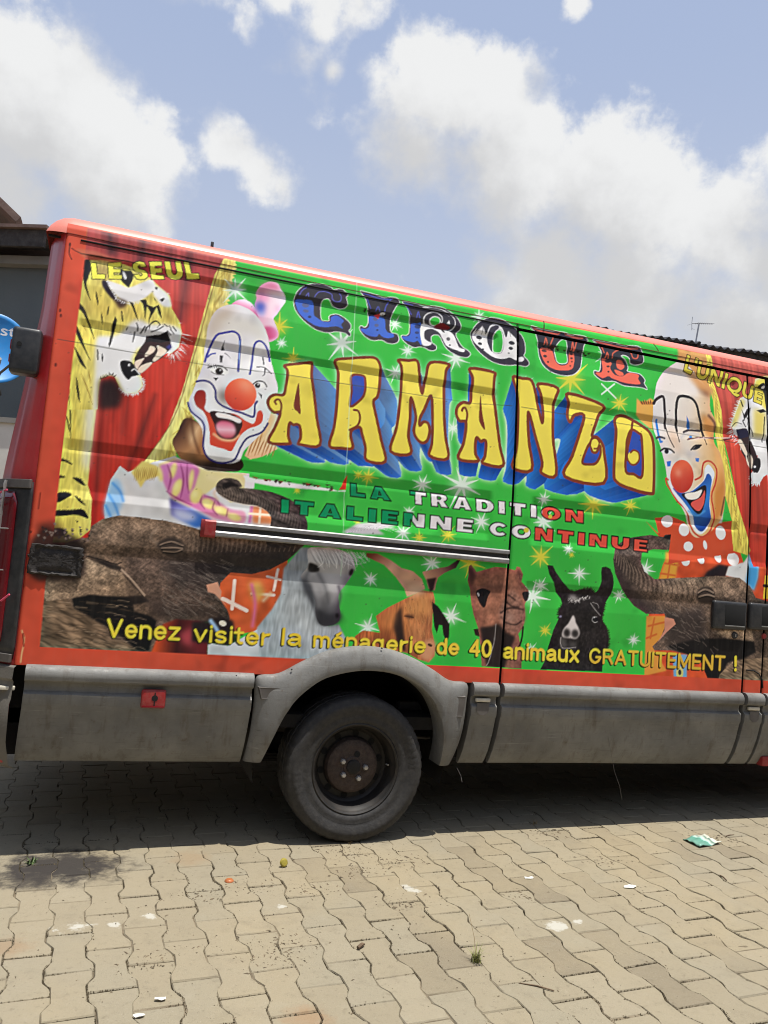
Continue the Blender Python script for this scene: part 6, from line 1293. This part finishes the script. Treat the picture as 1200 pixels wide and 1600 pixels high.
# ------------------------------------------------------------------ ground and block paving
def ground_mats():
    m, nt, b, N, L = new_mat('concrete_paver')
    geo = N.new('ShaderNodeNewGeometry'); oi = N.new('ShaderNodeObjectInfo')
    def noise(scale, det=6, rough=.6):
        n = N.new('ShaderNodeTexNoise'); n.inputs['Scale'].default_value = scale; n.inputs['Detail'].default_value = det; n.inputs['Roughness'].default_value = rough; L.new(geo.outputs['Position'], n.inputs['Vector']); return n.outputs[0]
    def mathn(op, a, b_=None, clamp=False):
        q = N.new('ShaderNodeMath'); q.operation = op; q.use_clamp = clamp
        for i, v in enumerate((a, b_)):
            if v is None: continue
            if isinstance(v, (int, float)): q.inputs[i].default_value = v
            else: L.new(v, q.inputs[i])
        return q.outputs[0]
    def rng_(v, a, b_, c, d):
        q = N.new('ShaderNodeMapRange'); q.interpolation_type = 'SMOOTHSTEP'
        for i, w in enumerate((a, b_, c, d)): q.inputs[i+1].default_value = w
        L.new(v, q.inputs[0]); return q.outputs[0]
    def mix(a, b_, f, mode='MIX'):
        q = N.new('ShaderNodeMix'); q.data_type = 'RGBA'; q.blend_type = mode
        for key, v in (('A', a), ('B', b_)):
            if isinstance(v, tuple): q.inputs[key].default_value = v
            else: L.new(v, q.inputs[key])
        if isinstance(f, float): q.inputs['Factor'].default_value = f
        else: L.new(f, q.inputs['Factor'])
        return q.outputs['Result']
    rnd = mathn('FRACT', mathn('ADD', oi.outputs['Random'], geo.outputs['Random Per Island']))
    ramp = N.new('ShaderNodeValToRGB'); e = ramp.color_ramp.elements
    e[0].position = 0; e[0].color = (.318, .268, .188, 1); e[1].position = 1; e[1].color = (.372, .318, .230, 1)
    for p, c in ((.07, (.255, .212, .152, 1)), (.15, (.335, .285, .203, 1)), (.5, (.360, .306, .218, 1)), (.75, (.335, .292, .215, 1))):
        q = ramp.color_ramp.elements.new(p); q.color = c
    L.new(rnd, ramp.inputs[0])
    big = noise(1.1, 5); mid = noise(9, 8, .65); fine = noise(160, 6, .7); grit = noise(420, 2)
    c = mix(ramp.outputs[0], (.40, .325, .21, 1), rng_(big, .42, .70, 0, .65))            # sand washed over
    c = mix(c, (.17, .142, .105, 1), rng_(mid, .50, .85, 0, .50))                           # grime
    c = mix(c, (.46, .42, .34, 1), rng_(mid, .15, .45, .30, 0))
    c = mix(c, (.10, .085, .065, 1), rng_(fine, .56, .74, 0, .60)); c = mix(c, (.60, .56, .48, 1), rng_(grit, .58, .78, 0, .5))
    med = noise(38, 7, .7); c = mix(c, (.19, .158, .112, 1), rng_(med, .54, .74, 0, .55)); c = mix(c, (.46, .40, .30, 1), rng_(med, .20, .42, .45, 0))
    def spot(px, py, r, sx=1.0, warp=.9):
        p = ground_pt(px, py); d = N.new('ShaderNodeVectorMath'); d.operation = 'DISTANCE'; d.inputs[1].default_value = (p.x*sx, p.y, 0)
        mp = N.new('ShaderNodeMapping'); mp.inputs['Scale'].default_value = (sx, 1, 0); L.new(geo.outputs['Position'], mp.inputs['Vector']); L.new(mp.outputs[0], d.inputs[0])
        w = noise(14, 7, .7); v = mathn('ADD', mathn('DIVIDE', d.outputs['Value'], r), mathn('MULTIPLY', mathn('SUBTRACT', w, .5), warp*2)); return v
    c = mix(c, (.030, .026, .028, 1), mathn('MULTIPLY', rng_(spot(95, 1354, .25, .75), .35, 1.0, 1, 0), .92))    # oil
    c = mix(c, (.05, .043, .04, 1), mathn('MULTIPLY', rng_(spot(45, 1372, .15), .3, 1.0, 1, 0), .7))
    for px, py, r in ((112, 1447, .055), (236, 1431, .030), (180, 1446, .03), (440, 1417, .028), (640, 1388, .045), (866, 1445, .05), (900, 1440, .03)):
        c = mix(c, (.62, .60, .55, 1), rng_(spot(px, py, r*1.2, .9, 1.9), .30, .70, .75, 0))                             # splashes of whitewash
    c = mix(c, (.36, .20, .10, 1), mathn('MULTIPLY', rng_(spot(480, 1590, .09), .2, 1.0, 1, 0), .5)); c = mix(c, (.34, .21, .12, 1), mathn('MULTIPLY', rng_(spot(10, 1480, .10), .2, 1.0, 1, 0), .45)); c = mix(c, (.35, .23, .13, 1), mathn('MULTIPLY', rng_(spot(300, 1340, .12), .2, 1.0, 1, 0), .4))
    c = mix(c, (.755, .755, .725, 1), 1.0, 'MULTIPLY')
    L.new(c, b.inputs['Base Color']); b.inputs['Roughness'].default_value = .92; b.inputs['Specular IOR Level'].default_value = .25
    bp = N.new('ShaderNodeBump'); bp.inputs['Strength'].default_value = .55; bp.inputs['Distance'].default_value = .004
    L.new(mathn('ADD', mathn('MULTIPLY', fine, .7), mathn('ADD', mathn('MULTIPLY', mid, .8), mathn('MULTIPLY', grit, .35))), bp.inputs['Height']); L.new(bp.outputs[0], b.inputs['Normal'])
    sand = simple('joint_sand', (.15, .12, .08, 1), .95, var=.6, scale=7, dust=.9, dust_col=(.29, .24, .165, 1), bump=.9, bscale=180, spec=.2)
    dirt = simple('yard_earth', (.24, .19, .13, 1), .95, var=.25, scale=.8, dust=.4, dust_col=(.16, .15, .08, 1), bump=.5, bscale=12, spec=.2)
    return m, sand, dirt
M_PAVER, M_SAND, M_DIRT = ground_mats()
g = mesh('ground', [(-400, -400, -.06), (400, -400, -.06), (400, 400, -.06), (-400, 400, -.06)], [(0, 1, 2, 3)], M_DIRT); g['kind'] = 'structure'
# bed: joint sand, rising to the block tops in places
def bed():
    x0, x1, y0, y1, st = -5.5, 7.5, -5.0, 6.0, .03
    nx, ny = int((x1-x0)/st)+1, int((y1-y0)/st)+1
    X, Y = np.meshgrid(np.linspace(x0, x1, nx), np.linspace(y0, y1, ny))
    r = np.random.default_rng(5).standard_normal((ny, nx)); F = np.fft.rfft2(r); fy = np.fft.fftfreq(ny)[:, None]; fx = np.fft.rfftfreq(nx)[None]
    def f(l): q = np.fft.irfft2(F*np.exp(-(fx**2+fy**2)*(l/st)**2*10), (ny, nx)); return q/q.std()
    Z = np.clip(-.0070+.0034*f(.16)+.0035*f(.05)-.0*X, -.014, -.0034)
    V = np.stack([X, Y, Z], -1).reshape(-1, 3); idx = np.arange(nx*ny).reshape(ny, nx)
    q = np.stack([idx[:-1, :-1], idx[:-1, 1:], idx[1:, 1:], idx[1:, :-1]], -1).reshape(-1, 4)
    me = bpy.data.meshes.new('pavement'); me.vertices.add(len(V)); me.vertices.foreach_set('co', V.astype(np.float32).ravel())
    me.loops.add(len(q)*4); me.loops.foreach_set('vertex_index', q.astype(np.int32).ravel()); me.polygons.add(len(q)); me.polygons.foreach_set('loop_start', np.arange(0, len(q)*4, 4, dtype=np.int32)); me.update(calc_edges=True)
    return link('pavement', me, M_SAND)
pav = bed(); pav['kind'] = 'structure'
LP, WP = .255, .120
def paver_bm(seed):
    r = random.Random(seed); h, a, c = LP/2-.0029, .0712-.0010, .0488-.0010
    pts = [(-a, -h), (a, -h), (a, -.088), (a-.004, -.078), (c+.003, -.046), (c, -.036), (c, .036), (c+.003, .046), (a-.004, .078), (a, .088), (a, h), (-a, h), (-a, .088), (-a+.004, .078), (-c-.003, .046), (-c, .036), (-c, -.036), (-c-.003, -.046), (-a+.004, -.078), (-a, -.088)]
    pts = [(x+r.gauss(0, .0016), y+r.gauss(0, .0016)) for x, y in pts]
    cx = 0; V = []
    top = [(x*(1-.045*1), y*(1-.026)) for x, y in pts]; n = len(pts)
    V += [(x, y, r.gauss(0, .0004)) for x, y in top]; V += [(x, y, -.0042+r.gauss(0, .0008)) for x, y in pts]; V += [(x, y, -.035) for x, y in pts]
    F = [tuple(range(n))]
    for k in range(n):
        F.append((k, n+k, n+(k+1) % n, (k+1) % n)); F.append((n+k, 2*n+k, 2*n+(k+1) % n, n+(k+1) % n))
    return V, F
pm = []
for s in range(6):
    V, F = paver_bm(s); me = bpy.data.meshes.new('paver'); me.from_pydata(V, [], F); me.update(); me.materials.append(M_PAVER)
    bm = bmesh.new(); bm.from_mesh(me); bmesh.ops.recalc_face_normals(bm, faces=bm.faces); bm.to_mesh(me); bm.free(); pm.append((me, V, F))
ROTP = math.radians(2.0); ox, oy = -.332, -.783
cells = []
Mi = cam_o.matrix_world.inverted()
for i in range(-42, 65):
    for k in range(-17, 27):
        lx = i*WP; ly = LP/2+k*LP+(LP/2 if i % 2 else 0)
        x = ox+lx*math.cos(ROTP)-ly*math.sin(ROTP); y = oy+lx*math.sin(ROTP)+ly*math.cos(ROTP)
        if not (-5.3 < x < 7.3 and -4.8 < y < 5.8): continue
        q = Mi @ Vector((x, y, 0)); 
        seen = q.z < -.3 and abs(q.x/q.z) < .50 and abs(q.y/q.z) < .66 and y < 1.45
        cells.append((0 if seen else 1, q.length, x, y))
cells.sort()
rp = random.Random(3); SV = []; SF = []
for n_, (s_, d_, x, y) in enumerate(cells):
    me, V, F = rp.choice(pm); a = ROTP+rp.gauss(0, .007)+(math.pi if rp.random() < .5 else 0); dz = rp.gauss(-.0009, .0008); tx, ty = rp.gauss(0, .0035), rp.gauss(0, .0035)
    if n_ < 296 and s_ == 0:
        o = bpy.data.objects.new('paver', me); COL.objects.link(o); o.parent = pav; o.location = (x+rp.gauss(0, .0009), y+rp.gauss(0, .0009), dz); o.rotation_euler = (tx, ty, a)
    else:
        b0 = len(SV); ca_, sa_ = math.cos(a), math.sin(a)
        SV += [(x+v[0]*ca_-v[1]*sa_, y+v[0]*sa_+v[1]*ca_, v[2]+dz) for v in V]; SF += [tuple(b0+j for j in f) for f in F]
o = mesh('paver', SV, SF, M_PAVER, pav); o['kind'] = 'stuff'
print('pavers', len(cells))

# ------------------------------------------------------------------ things lying on the paving
def on_ground(px, py): p = ground_pt(px, py); return Vector((p.x, p.y, 0))
def sachet():
    m, nt, b, N, L = new_mat('sachet_print'); tc = N.new('ShaderNodeTexCoord'); sp = N.new('ShaderNodeSeparateXYZ'); L.new(tc.outputs['Object'], sp.inputs[0])
    n = N.new('ShaderNodeTexNoise'); n.inputs['Scale'].default_value = 22; n.inputs['Detail'].default_value = 4; L.new(tc.outputs['Object'], n.inputs['Vector'])
    ad = N.new('ShaderNodeMath'); ad.operation = 'MULTIPLY_ADD'; ad.inputs[1].default_value = .05; L.new(n.outputs[0], ad.inputs[0]); L.new(sp.outputs['X'], ad.inputs[2])
    cr = N.new('ShaderNodeValToRGB'); cr.color_ramp.interpolation = 'LINEAR'; e = cr.color_ramp.elements; e[0].position = 0; e[0].color = lin(112, 156, 140); e[1].position = 1; e[1].color = lin(206, 206, 190)
    for p, c in ((.40, lin(92, 146, 128)), (.46, lin(160, 200, 186)), (.55, lin(190, 200, 186)), (.68, lin(74, 110, 96)), (.74, lin(206, 206, 190))):
        q = cr.color_ramp.elements.new(p); q.color = c
    mr = N.new('ShaderNodeMapRange'); mr.inputs[1].default_value = -.05; mr.inputs[2].default_value = .10; L.new(ad.outputs[0], mr.inputs[0]); L.new(mr.outputs[0], cr.inputs[0]); L.new(cr.outputs[0], b.inputs['Base Color']); b.inputs['Roughness'].default_value = .3
    V = []; F = []; n1, n2 = 16, 12; r = np.random.default_rng(4)
    for j in range(n2):
        for i in range(n1):
            u, v = i/(n1-1)-.5, j/(n2-1)-.5; z = .010+.010*(1-(2*u)**2)*(1-(2*v)**2)+.004*math.sin(9*u+4*v)+.003*math.sin(17*v-6*u)+r.normal()*.0010+.012*max(0, u+v-.55)
            V.append((u*.165+.02*v, v*.115, max(.0035, z)))
    for j in range(n2-1):
        for i in range(n1-1): F.append((j*n1+i, j*n1+i+1, (j+1)*n1+i+1, (j+1)*n1+i))
    o = mesh('plastic_sachet', V, F, m, None, True); md = o.modifiers.new('thickness', 'SOLIDIFY'); md.thickness = .004; md.offset = -1
    o.location = on_ground(1097, 1316); o.rotation_euler = (0, 0, math.radians(12)); return o
tag(sachet(), 'crumpled green and white plastic sachet dropped on the paving', 'sachet')
def crown(px, py, col, label, tilt):
    pr = [(0, .0065), (.011, .006), (.0135, .004), (.0155, 0)]; o = revolve('bottle_cap', [(r*1.15, z*1.2) for r, z in pr], (0, 0, 0), simple('cap_'+str(px), col, .4, metal=.1, var=.2, scale=60), None, 42, axis='Z')
    for v in o.data.vertices:
        if v.co.z < .003:
            k = 1+.06*math.cos(21*math.atan2(v.co.y, v.co.x)); v.co.x *= k; v.co.y *= k
    o.location = on_ground(px, py)+Vector((0, 0, .001)); o.rotation_euler = tilt; return tag(o, label, 'bottle cap')
crown(358, 1377, lin(176, 104, 62), 'orange crown bottle cap lying flat on a paver', (0, 0, 0))
cp = crown(443, 1354, lin(150, 136, 52), 'yellow crown bottle cap tipped up on its edge', (1.15, 0, .2)); cp.location.z = .016
M_PAPER = simple('grubby_paper', (.66, .64, .58, 1), .8, var=.15, scale=40)
for px, py, s, lab in [(985, 1386, .022, 'torn white paper scrap lying on the open paving'), (216, 1589, .011, 'tiny white paper fleck by a joint full of dried moss'), (826, 1373, .016, 'small folded white paper flake near a whitewash splash'), (250, 1562, .012, 'thin off-white paper crumb on a sandy paver')]:
    r = random.Random(px); V = []
    for k in range(9): a = k*2*math.pi/9; q_ = s*(.7+.5*r.random()); V.append((q_*math.cos(a)*1.5, q_*math.sin(a)*.8, .003+.004*r.random()))
    V.append((0, 0, .006)); o = mesh('paper_scrap', V, [(k, (k+1) % 9, 9) for k in range(9)], M_PAPER); md = o.modifiers.new('thickness', 'SOLIDIFY'); md.thickness = .0015; o.location = on_ground(px, py); tag(o, lab, 'paper scrap', 'paper scraps on the paving')
M_TWIG = simple('dry_twig', (.13, .085, .05, 1), .9, var=.3, scale=50)
for px, py, l, a, lab in [(838, 1543, .11, 2.5, 'long thin dry twig lying across two pavers'), (1130, 1372, .06, 1.3, 'short forked twig standing out of a joint'), (564, 1481, .035, .6, 'stubby dark wood chip lying by a wide joint'), (1140, 1306, .07, .2, 'thin twig beside the green sachet')]:
    p = on_ground(px, py); d = Vector((math.cos(a), math.sin(a), 0)); r = .0022 if l > .04 else .006
    o = tube('twig', [-d*l/2+Vector((0, 0, r)), Vector((.004, .003, r*1.6)), d*l/2+Vector((0, 0, r))], [r, r*1.1, r*.6], M_TWIG); o.location = p; tag(o, lab, 'twig', 'twigs on the paving')
M_GRASS = simple('yellowing_grass', (.19, .20, .055, 1), .7, var=.3, scale=30); M_STRAW = simple('dead_grass', (.33, .24, .12, 1), .85, var=.3, scale=30); M_LEAF = simple('weed_leaf', (.085, .13, .04, 1), .7, var=.3, scale=40)
def tuft(px, py, n, h, mat, label, name='weed', leafy=False):
    bm = bmesh.new(); r = random.Random(px)
    for k in range(n):
        a = r.random()*6.283; l = h*(.45+.7*r.random()); lean = .25+.7*r.random(); w = .0016+.0012*r.random(); b0 = Vector((r.gauss(0, .008), r.gauss(0, .008), -.004)); side = Vector((-math.sin(a), math.cos(a), 0)); prev = None
        for t in (0, .35, .7, 1):
            c = b0+Vector((math.cos(a), math.sin(a), 0))*l*lean*t*t+Vector((0, 0, l*(t-.35*lean*t*t))); ww = w*(1-t*.9)*(2.6 if leafy and 0 < t < 1 else 1)
            cur = (bm.verts.new(c-side*ww), bm.verts.new(c+side*ww))
            if prev: bm.faces.new((prev[0], prev[1], cur[1], cur[0]))
            prev = cur
    me = bpy.data.meshes.new(name); bm.to_mesh(me); bm.free(); o = link(name, me, mat); o.location = on_ground(px, py); return tag(o, label, 'weed')
tuft(744, 1502, 46, .062, M_GRASS, 'spiky yellow-green grass tuft growing from a paving joint')
tuft(50, 1349, 26, .030, M_LEAF, 'small green weed at the edge of the oil stain', leafy=True)
st_ = tube('grass_stalk', [on_ground(744, 1502), on_ground(744, 1502)+Vector((-.006, .01, .07)), on_ground(744, 1502)+Vector((-.02, .03, .14))], [.0012, .0009, .0006], M_STRAW, None, 5); tag(st_, 'single tall dry stalk rising out of the grass tuft', 'stalk')
tuft(545, 1316, 20, .022, M_STRAW, 'sparse dead grass under the rear tyre', leafy=True)
tuft(836, 1287, 16, .040, M_STRAW, 'thin dry sprig at the edge of the van shadow')
# uncountable grit and dried moss in the joints
def grit():
    r = np.random.default_rng(8); V = []; F = []
    hot = [on_ground(*q) for q in ((545, 1330), (620, 1345), (640, 1410), (450, 1475), (430, 1500), (480, 1390), (300, 1400), (380, 1385), (865, 1300), (950, 1345), (1120, 1310), (240, 1500), (560, 1360), (330, 1480), (820, 1400))]
    for k in range(2100):
        if k < 900: x = -1.7+3.9*r.random(); y = -1.75+2.1*r.random(); s = .0010+.0020*r.random()**2
        else: h_ = hot[k % len(hot)]; x = h_.x+r.normal()*.07; y = h_.y+r.normal()*.05; s = .0012+.0040*r.random()**3
        b0 = len(V); a = r.random()*6; e = 1+1.6*r.random()
        for q in range(3): V.append((x+s*1.4*e*math.cos(a)*math.cos(q*2.1)-s*math.sin(a)*math.sin(q*2.1), y+s*1.4*e*math.sin(a)*math.cos(q*2.1)+s*math.cos(a)*math.sin(q*2.1), -.0006))
        V.append((x, y, s*.7)); F += [(b0, b0+1, b0+3), (b0+1, b0+2, b0+3), (b0+2, b0, b0+3)]
    return V, F
V, F = grit(); gt = mesh('grit', V, F, simple('grit', (.15, .115, .072, 1), .95, var=.7, scale=60, dust=.4, dust_col=(.07, .055, .035, 1))); tag(gt, 'loose sand grains and crumbs scattered over the paving', 'grit', kind='stuff')
OUTL = [v[:2] for v in pm[0][1][20:40]]
def moss():
    """clumps strewn along the real block outlines"""
    r = np.random.default_rng(12); V = []; F = []; cr_, sr_ = math.cos(ROTP), math.sin(ROTP)
    for s_, d_, x0, y0 in cells[:330]:
        if y0 > .5: continue
        for k in range(20):
            a, b = OUTL[k], OUTL[(k+1) % 20]; ln = math.hypot(b[0]-a[0], b[1]-a[1])
            for q in range(int(ln/.0042)+1):
                t = r.random(); lx = (a[0]*(1-t)+b[0]*t)*1.018; ly = (a[1]*(1-t)+b[1]*t)*1.012
                x = x0+lx*cr_-ly*sr_+r.normal()*.0022; y = y0+lx*sr_+ly*cr_+r.normal()*.0022
                if math.sin(x*5.1+2)*math.sin(y*6.3+1)+.6*math.sin(x*17+y*11)*math.sin(y*23-x*7)+r.normal()*.25 < .28: continue
                s = .0016+.0036*r.random()**2; b0 = len(V); g_ = r.random()*6
                for w in range(3): V.append((x+s*math.cos(g_+w*2.1), y+s*math.sin(g_+w*2.1), -.006))
                V.append((x+r.normal()*.001, y+r.normal()*.001, -.0015+s*.7)); F += [(b0, b0+1, b0+3), (b0+1, b0+2, b0+3), (b0+2, b0, b0+3)]
    return V, F
V, F = moss(); ms = mesh('dried_moss', V, F, simple('dried_moss', (.085, .066, .036, 1), .95, var=.6, scale=60, dust=.5, dust_col=(.20, .16, .10, 1))); tag(ms, 'dried brown moss growing along the paving joints', 'moss', kind='stuff')

# ------------------------------------------------------------------ buildings behind the van
def level_pt(x, y, z):
    d = pix_dir(x, y); o = cam_o.matrix_world.translation; return o+d*((z-o.z)/d.z)
M_WALL = simple('dark_grey_render', lin(98, 105, 105), .85, var=.10, scale=1.6, dust=.25, dust_col=(.14, .145, .14, 1), bump=.25, bscale=30)
M_FASC = simple('rotten_dark_fascia', lin(52, 48, 46), .9, var=.4, scale=5, dust=.5, dust_col=(.13, .12, .11, 1), bump=.8, bscale=18)
M_BEAM = simple('grey_plate', lin(132, 130, 124), .85, var=.15, scale=4, dust=.3); M_BROWN = simple('rusty_sheet', lin(104, 82, 74), .85, var=.25, scale=5, dust=.3)
M_WHITE = simple('white_render', lin(206, 204, 196), .9, var=.06, scale=2, dust=.25, dust_col=(.35, .33, .28, 1)); M_ROOF = simple('weathered_fibre_cement', lin(62, 64, 70), .9, var=.25, scale=3, dust=.35, dust_col=(.10, .10, .11, 1), bump=.4, bscale=20)
p0 = atw(0, 352, 7.0); p1 = level_pt(73, 354, p0.z); ux = (p1-p0); ux.z = 0; ux.normalize(); back = Vector((-ux.y, ux.x, 0)); back = back if back.y > 0 else -back
def frame_box(name, org, u, v, a0, a1, b0, b1, z0, z1, mat, par, bev=0.0):
    bm = bmesh.new(); bm_box(bm, (a0, b0, z0), (a1, b1, z1), bev)
    for q in bm.verts: q.co = Vector((0, 0, q.co.z))+u*q.co.x+v*q.co.y
    o = bmobj(name, bm, mat, par); return o
def house(name, org, label, cat='building'):
    h = empty(name, (org.x, org.y, 0)); tag(h, label, cat); return h
zt = p0.z; wd = (p1-p0).length
b1 = house('grey_building', p0, 'dark grey rendered building with a decayed fascia behind the van rear')
frame_box('wall', p0, ux, back, -9, wd+.25, .45, 5.5, -.05, zt-.30, M_WALL, b1)
frame_box('wall_plate', p0, ux, back, -9, wd+.12, .30, .44, zt-.36, zt-.255, M_BEAM, b1)
frame_box('fascia', p0, ux, back, -9, wd-.02, .0, .05, zt-.25, zt-.045, M_FASC, b1)
frame_box('soffit', p0, ux, back, -9, wd-.03, .05, .45, zt-.12, zt-.09, M_FASC, b1)
bm = bmesh.new(); V = []
rs = frame_box('roof', p0, ux, back, -9, wd+.03, -.06, .02, zt-.04, zt, M_BROWN, b1)
V = [ux*-9+back*.0+Vector((0, 0, zt-.01)), ux*(wd+.03)+back*.0+Vector((0, 0, zt-.01)), ux*(wd+.03)+back*6+Vector((0, 0, zt+.25)), ux*-9+back*6+Vector((0, 0, zt+.25))]
mesh('roof_sheet', V, [(0, 1, 2, 3)], M_BROWN, b1)
# gable behind
q0 = atw(24, 351, 11.5); q1 = atw(-40, 290, 11.5)
b2 = house('gabled_house', Vector((q0.x-3, q0.y, 0)), 'brown gabled house roof rising above the grey building')
ap = Vector((q1.x-1.2, q1.y, q1.z+1.0)); ez = q0.z; hl = 2*(ap.x-q0.x); org2 = Vector((q0.x-3, q0.y, 0))
V = [Vector((q0.x, q0.y, ez)), ap, Vector((q0.x+hl, q0.y, ez)), Vector((q0.x, q0.y+5, ez)), ap+Vector((0, 5, 0)), Vector((q0.x+hl, q0.y+5, ez))]
o = mesh('roof', [v-org2+Vector((0, 0, .06)) for v in V], [(0, 1, 4, 3), (1, 2, 5, 4)], M_BROWN, b2); md = o.modifiers.new('thickness', 'SOLIDIFY'); md.thickness = .12
wv = [Vector((q0.x-.25, q0.y+.25, ez-.15)), ap+Vector((0, .25, -.35)), Vector((q0.x+hl+.25, q0.y+.25, ez-.15)), Vector((q0.x+hl+.25, q0.y+.25, 0)), Vector((q0.x-.25, q0.y+.25, 0))]
o = mesh('wall', [v-org2 for v in wv], [(0, 1, 2, 3, 4)], M_FASC, b2); md = o.modifiers.new('thickness', 'SOLIDIFY'); md.thickness = .2
# white yard wall
w0 = atw(0, 652, 5.2); w1_ = level_pt(14, 653, w0.z); u2 = (w1_-w0); u2.z = 0; u2.normalize(); v2 = Vector((-u2.y, u2.x, 0)); v2 = v2 if v2.y > 0 else -v2
wl = empty('yard_wall', (w0.x, w0.y, 0)); tag(wl, 'low white rendered yard wall behind the van rear corner', 'wall')
frame_box('wall_body', w0, u2, v2, -6, 3.2, 0, .15, -.05, w0.z-.05, M_WHITE, wl); frame_box('coping', w0, u2, v2, -6.02, 3.22, -.03, .18, w0.z-.052, w0.z, M_BEAM, wl)
# satellite dish
dc = atw(-9, 545, 6.1); dish = empty('satellite_dish', dc); tag(dish, 'blue satellite dish with white lettering fixed to the grey wall', 'satellite dish')
M_BLUE = simple('blue_dish_paint', lin(26, 130, 200), .45, var=.08, scale=5, dust=.1); M_DWHITE = simple('white_dish_lettering', (.8, .8, .8, 1), .5, var=.03)
cdir = (cam_o.matrix_world.translation-dc); cdir.z = 0; cdir.normalize(); nrm = (cdir+Vector((.12, 0, .18))).normalized(); ax_ = Vector((0, 0, 1)).cross(nrm).normalized(); ay_ = nrm.cross(ax_)
DM = Matrix(((ax_.x, ay_.x, nrm.x), (ax_.y, ay_.y, nrm.y), (ax_.z, ay_.z, nrm.z)))
V = []; F = []; nr, na = 10, 48
for i in range(nr+1):
    r = .40*i/nr
    for k in range(na): a = 2*math.pi*k/na; V.append(DM @ Vector((r*.92*math.cos(a), r*1.02*math.sin(a), .55*r*r-.05)))
for i in range(nr):
    for k in range(na): F.append((i*na+k, i*na+(k+1) % na, (i+1)*na+(k+1) % na, (i+1)*na+k))
o = mesh('reflector', V, F, M_BLUE, dish, True); md = o.modifiers.new('thickness', 'SOLIDIFY'); md.thickness = .006
gv, gt_ = glyph_tris('dstv', .012); gv = gv-[gv[:, 0].min(), 0]; sc_ = .36/gv[:, 0].max()
V = [DM @ Vector(((x*sc_-.055)*.98, y*sc_*.75+.185, .55*(((x*sc_-.055)*.98/.92)**2+((y*sc_*.75+.185)/1.02)**2)-.05+.007)) for x, y in gv]; mesh('lettering', V, [tuple(t) for t in gt_.tolist()], M_DWHITE, dish)
tube('feed_arm', [DM @ Vector((0, -.40, .03)), DM @ Vector((0, -.30, .35))], .012, M_BEAM, dish); tube('feed_horn', [DM @ Vector((0, -.30, .33)), DM @ Vector((0, -.26, .40))], .03, M_BEAM, dish, 10)
tube('mast', [DM @ Vector((0, 0, -.06)), DM @ Vector((0, -.05, -.16)), DM @ Vector((0, -.05, -.16))+Vector((0, .9, -.25))], .02, MAT['steel'], dish, 8)
# long shed with a corrugated roof on the far side of the van
r0 = atw(830, 497, 9.0); r1 = level_pt(1205, 553, r0.z); u3 = (r1-r0); u3.z = 0; len3 = u3.length; u3.normalize(); v3 = Vector((-u3.y, u3.x, 0)); v3 = v3 if v3.y > 0 else -v3
sh = house('corrugated_shed', r0, 'long shed with dark corrugated roof sheets behind the van')
V = []; F = []; n = 900; a0, a1 = -6.0, len3+4.0
for i in range(n):
    a = a0+(a1-a0)*i/(n-1); c = .026*math.cos(2*math.pi*a/.165)
    sheet = int((a-a0)/.95); jz = .012*((sheet*37) % 5-2)/2; jv = .03*((sheet*53) % 7-3)/3
    for bq, zz in ((jv, 0), (2.5, .55)): V.append(u3*a+v3*bq+Vector((0, 0, r0.z+c+zz+jz)))
    if i: F.append((2*i-2, 2*i, 2*i+1, 2*i-1))
o = mesh('roof', V, F, M_ROOF, sh, True, 70); md = o.modifiers.new('thickness', 'SOLIDIFY'); md.thickness = .012
frame_box('fascia', r0, u3, v3, a0+.1, a1-.1, .12, .16, r0.z-.35, r0.z-.02, M_FASC, sh); frame_box('wall', r0, u3, v3, a0+.3, a1-.3, .45, 2.4, -.05, r0.z-.03, M_WALL, sh)
# television aerial standing on the shed
m0 = atw(1084, 548, 9.9); m1 = atw(1092, 507, 9.9); an = empty('television_aerial', (m0.x, m0.y, r0.z+.15)); tag(an, 'thin metal television aerial on a leaning mast above the corrugated roof', 'aerial')
L0 = Vector(an.location); M_AER = simple('aerial_metal', (.30, .30, .31, 1), .5, metal=.6, var=.15)
tube('mast', [Vector((m0.x-.01, m0.y, r0.z+.12))-L0, m1-L0], .016, M_AER, an, 8)
bmA, bmB = atw(1081, 505, 9.9), atw(1114, 506, 9.9); tube('boom', [bmA-L0, bmB-L0], .008, M_AER, an)
for k in range(9):
    c = bmA.lerp(bmB, .25+.75*k/8); d = Vector((.25, 1, .1)).normalized()*(.09-.004*k); tube('element', [c-d-L0, c+d-L0], .004, M_AER, an, 5)
tube('reflector', [atw(1082, 495, 9.9)-L0, bmA-L0, atw(1081, 516, 9.9)-L0], .006, M_AER, an)
for dx, yy in ((-7, 508), (4, 515)): tube('reflector_arm', [atw(1081, yy-2, 9.9)-L0, atw(1081+dx, yy, 9.7)-L0], .004, M_AER, an, 5)

# added wall, unseen behind the viewpoint: keeps low sky out from under the van
cw = empty('sky_blocker_wall', (2, -8.5, 0)); tag(cw, 'tall plain grey wall added out of view to block low sky light from the van', 'wall')
boxobj('wall_body', (-14, -.12, -.05), (14, .12, 4.2), M_WALL, cw); boxobj('coping', (-14.05, -.2, 4.2), (14.05, .2, 4.32), M_BEAM, cw, .01)
boxobj('sky_blocker_return', (-9.2, .12, -.05), (-8.95, 12.5, 4.2), M_WALL, cw)  # side return, likewise added to block low sky
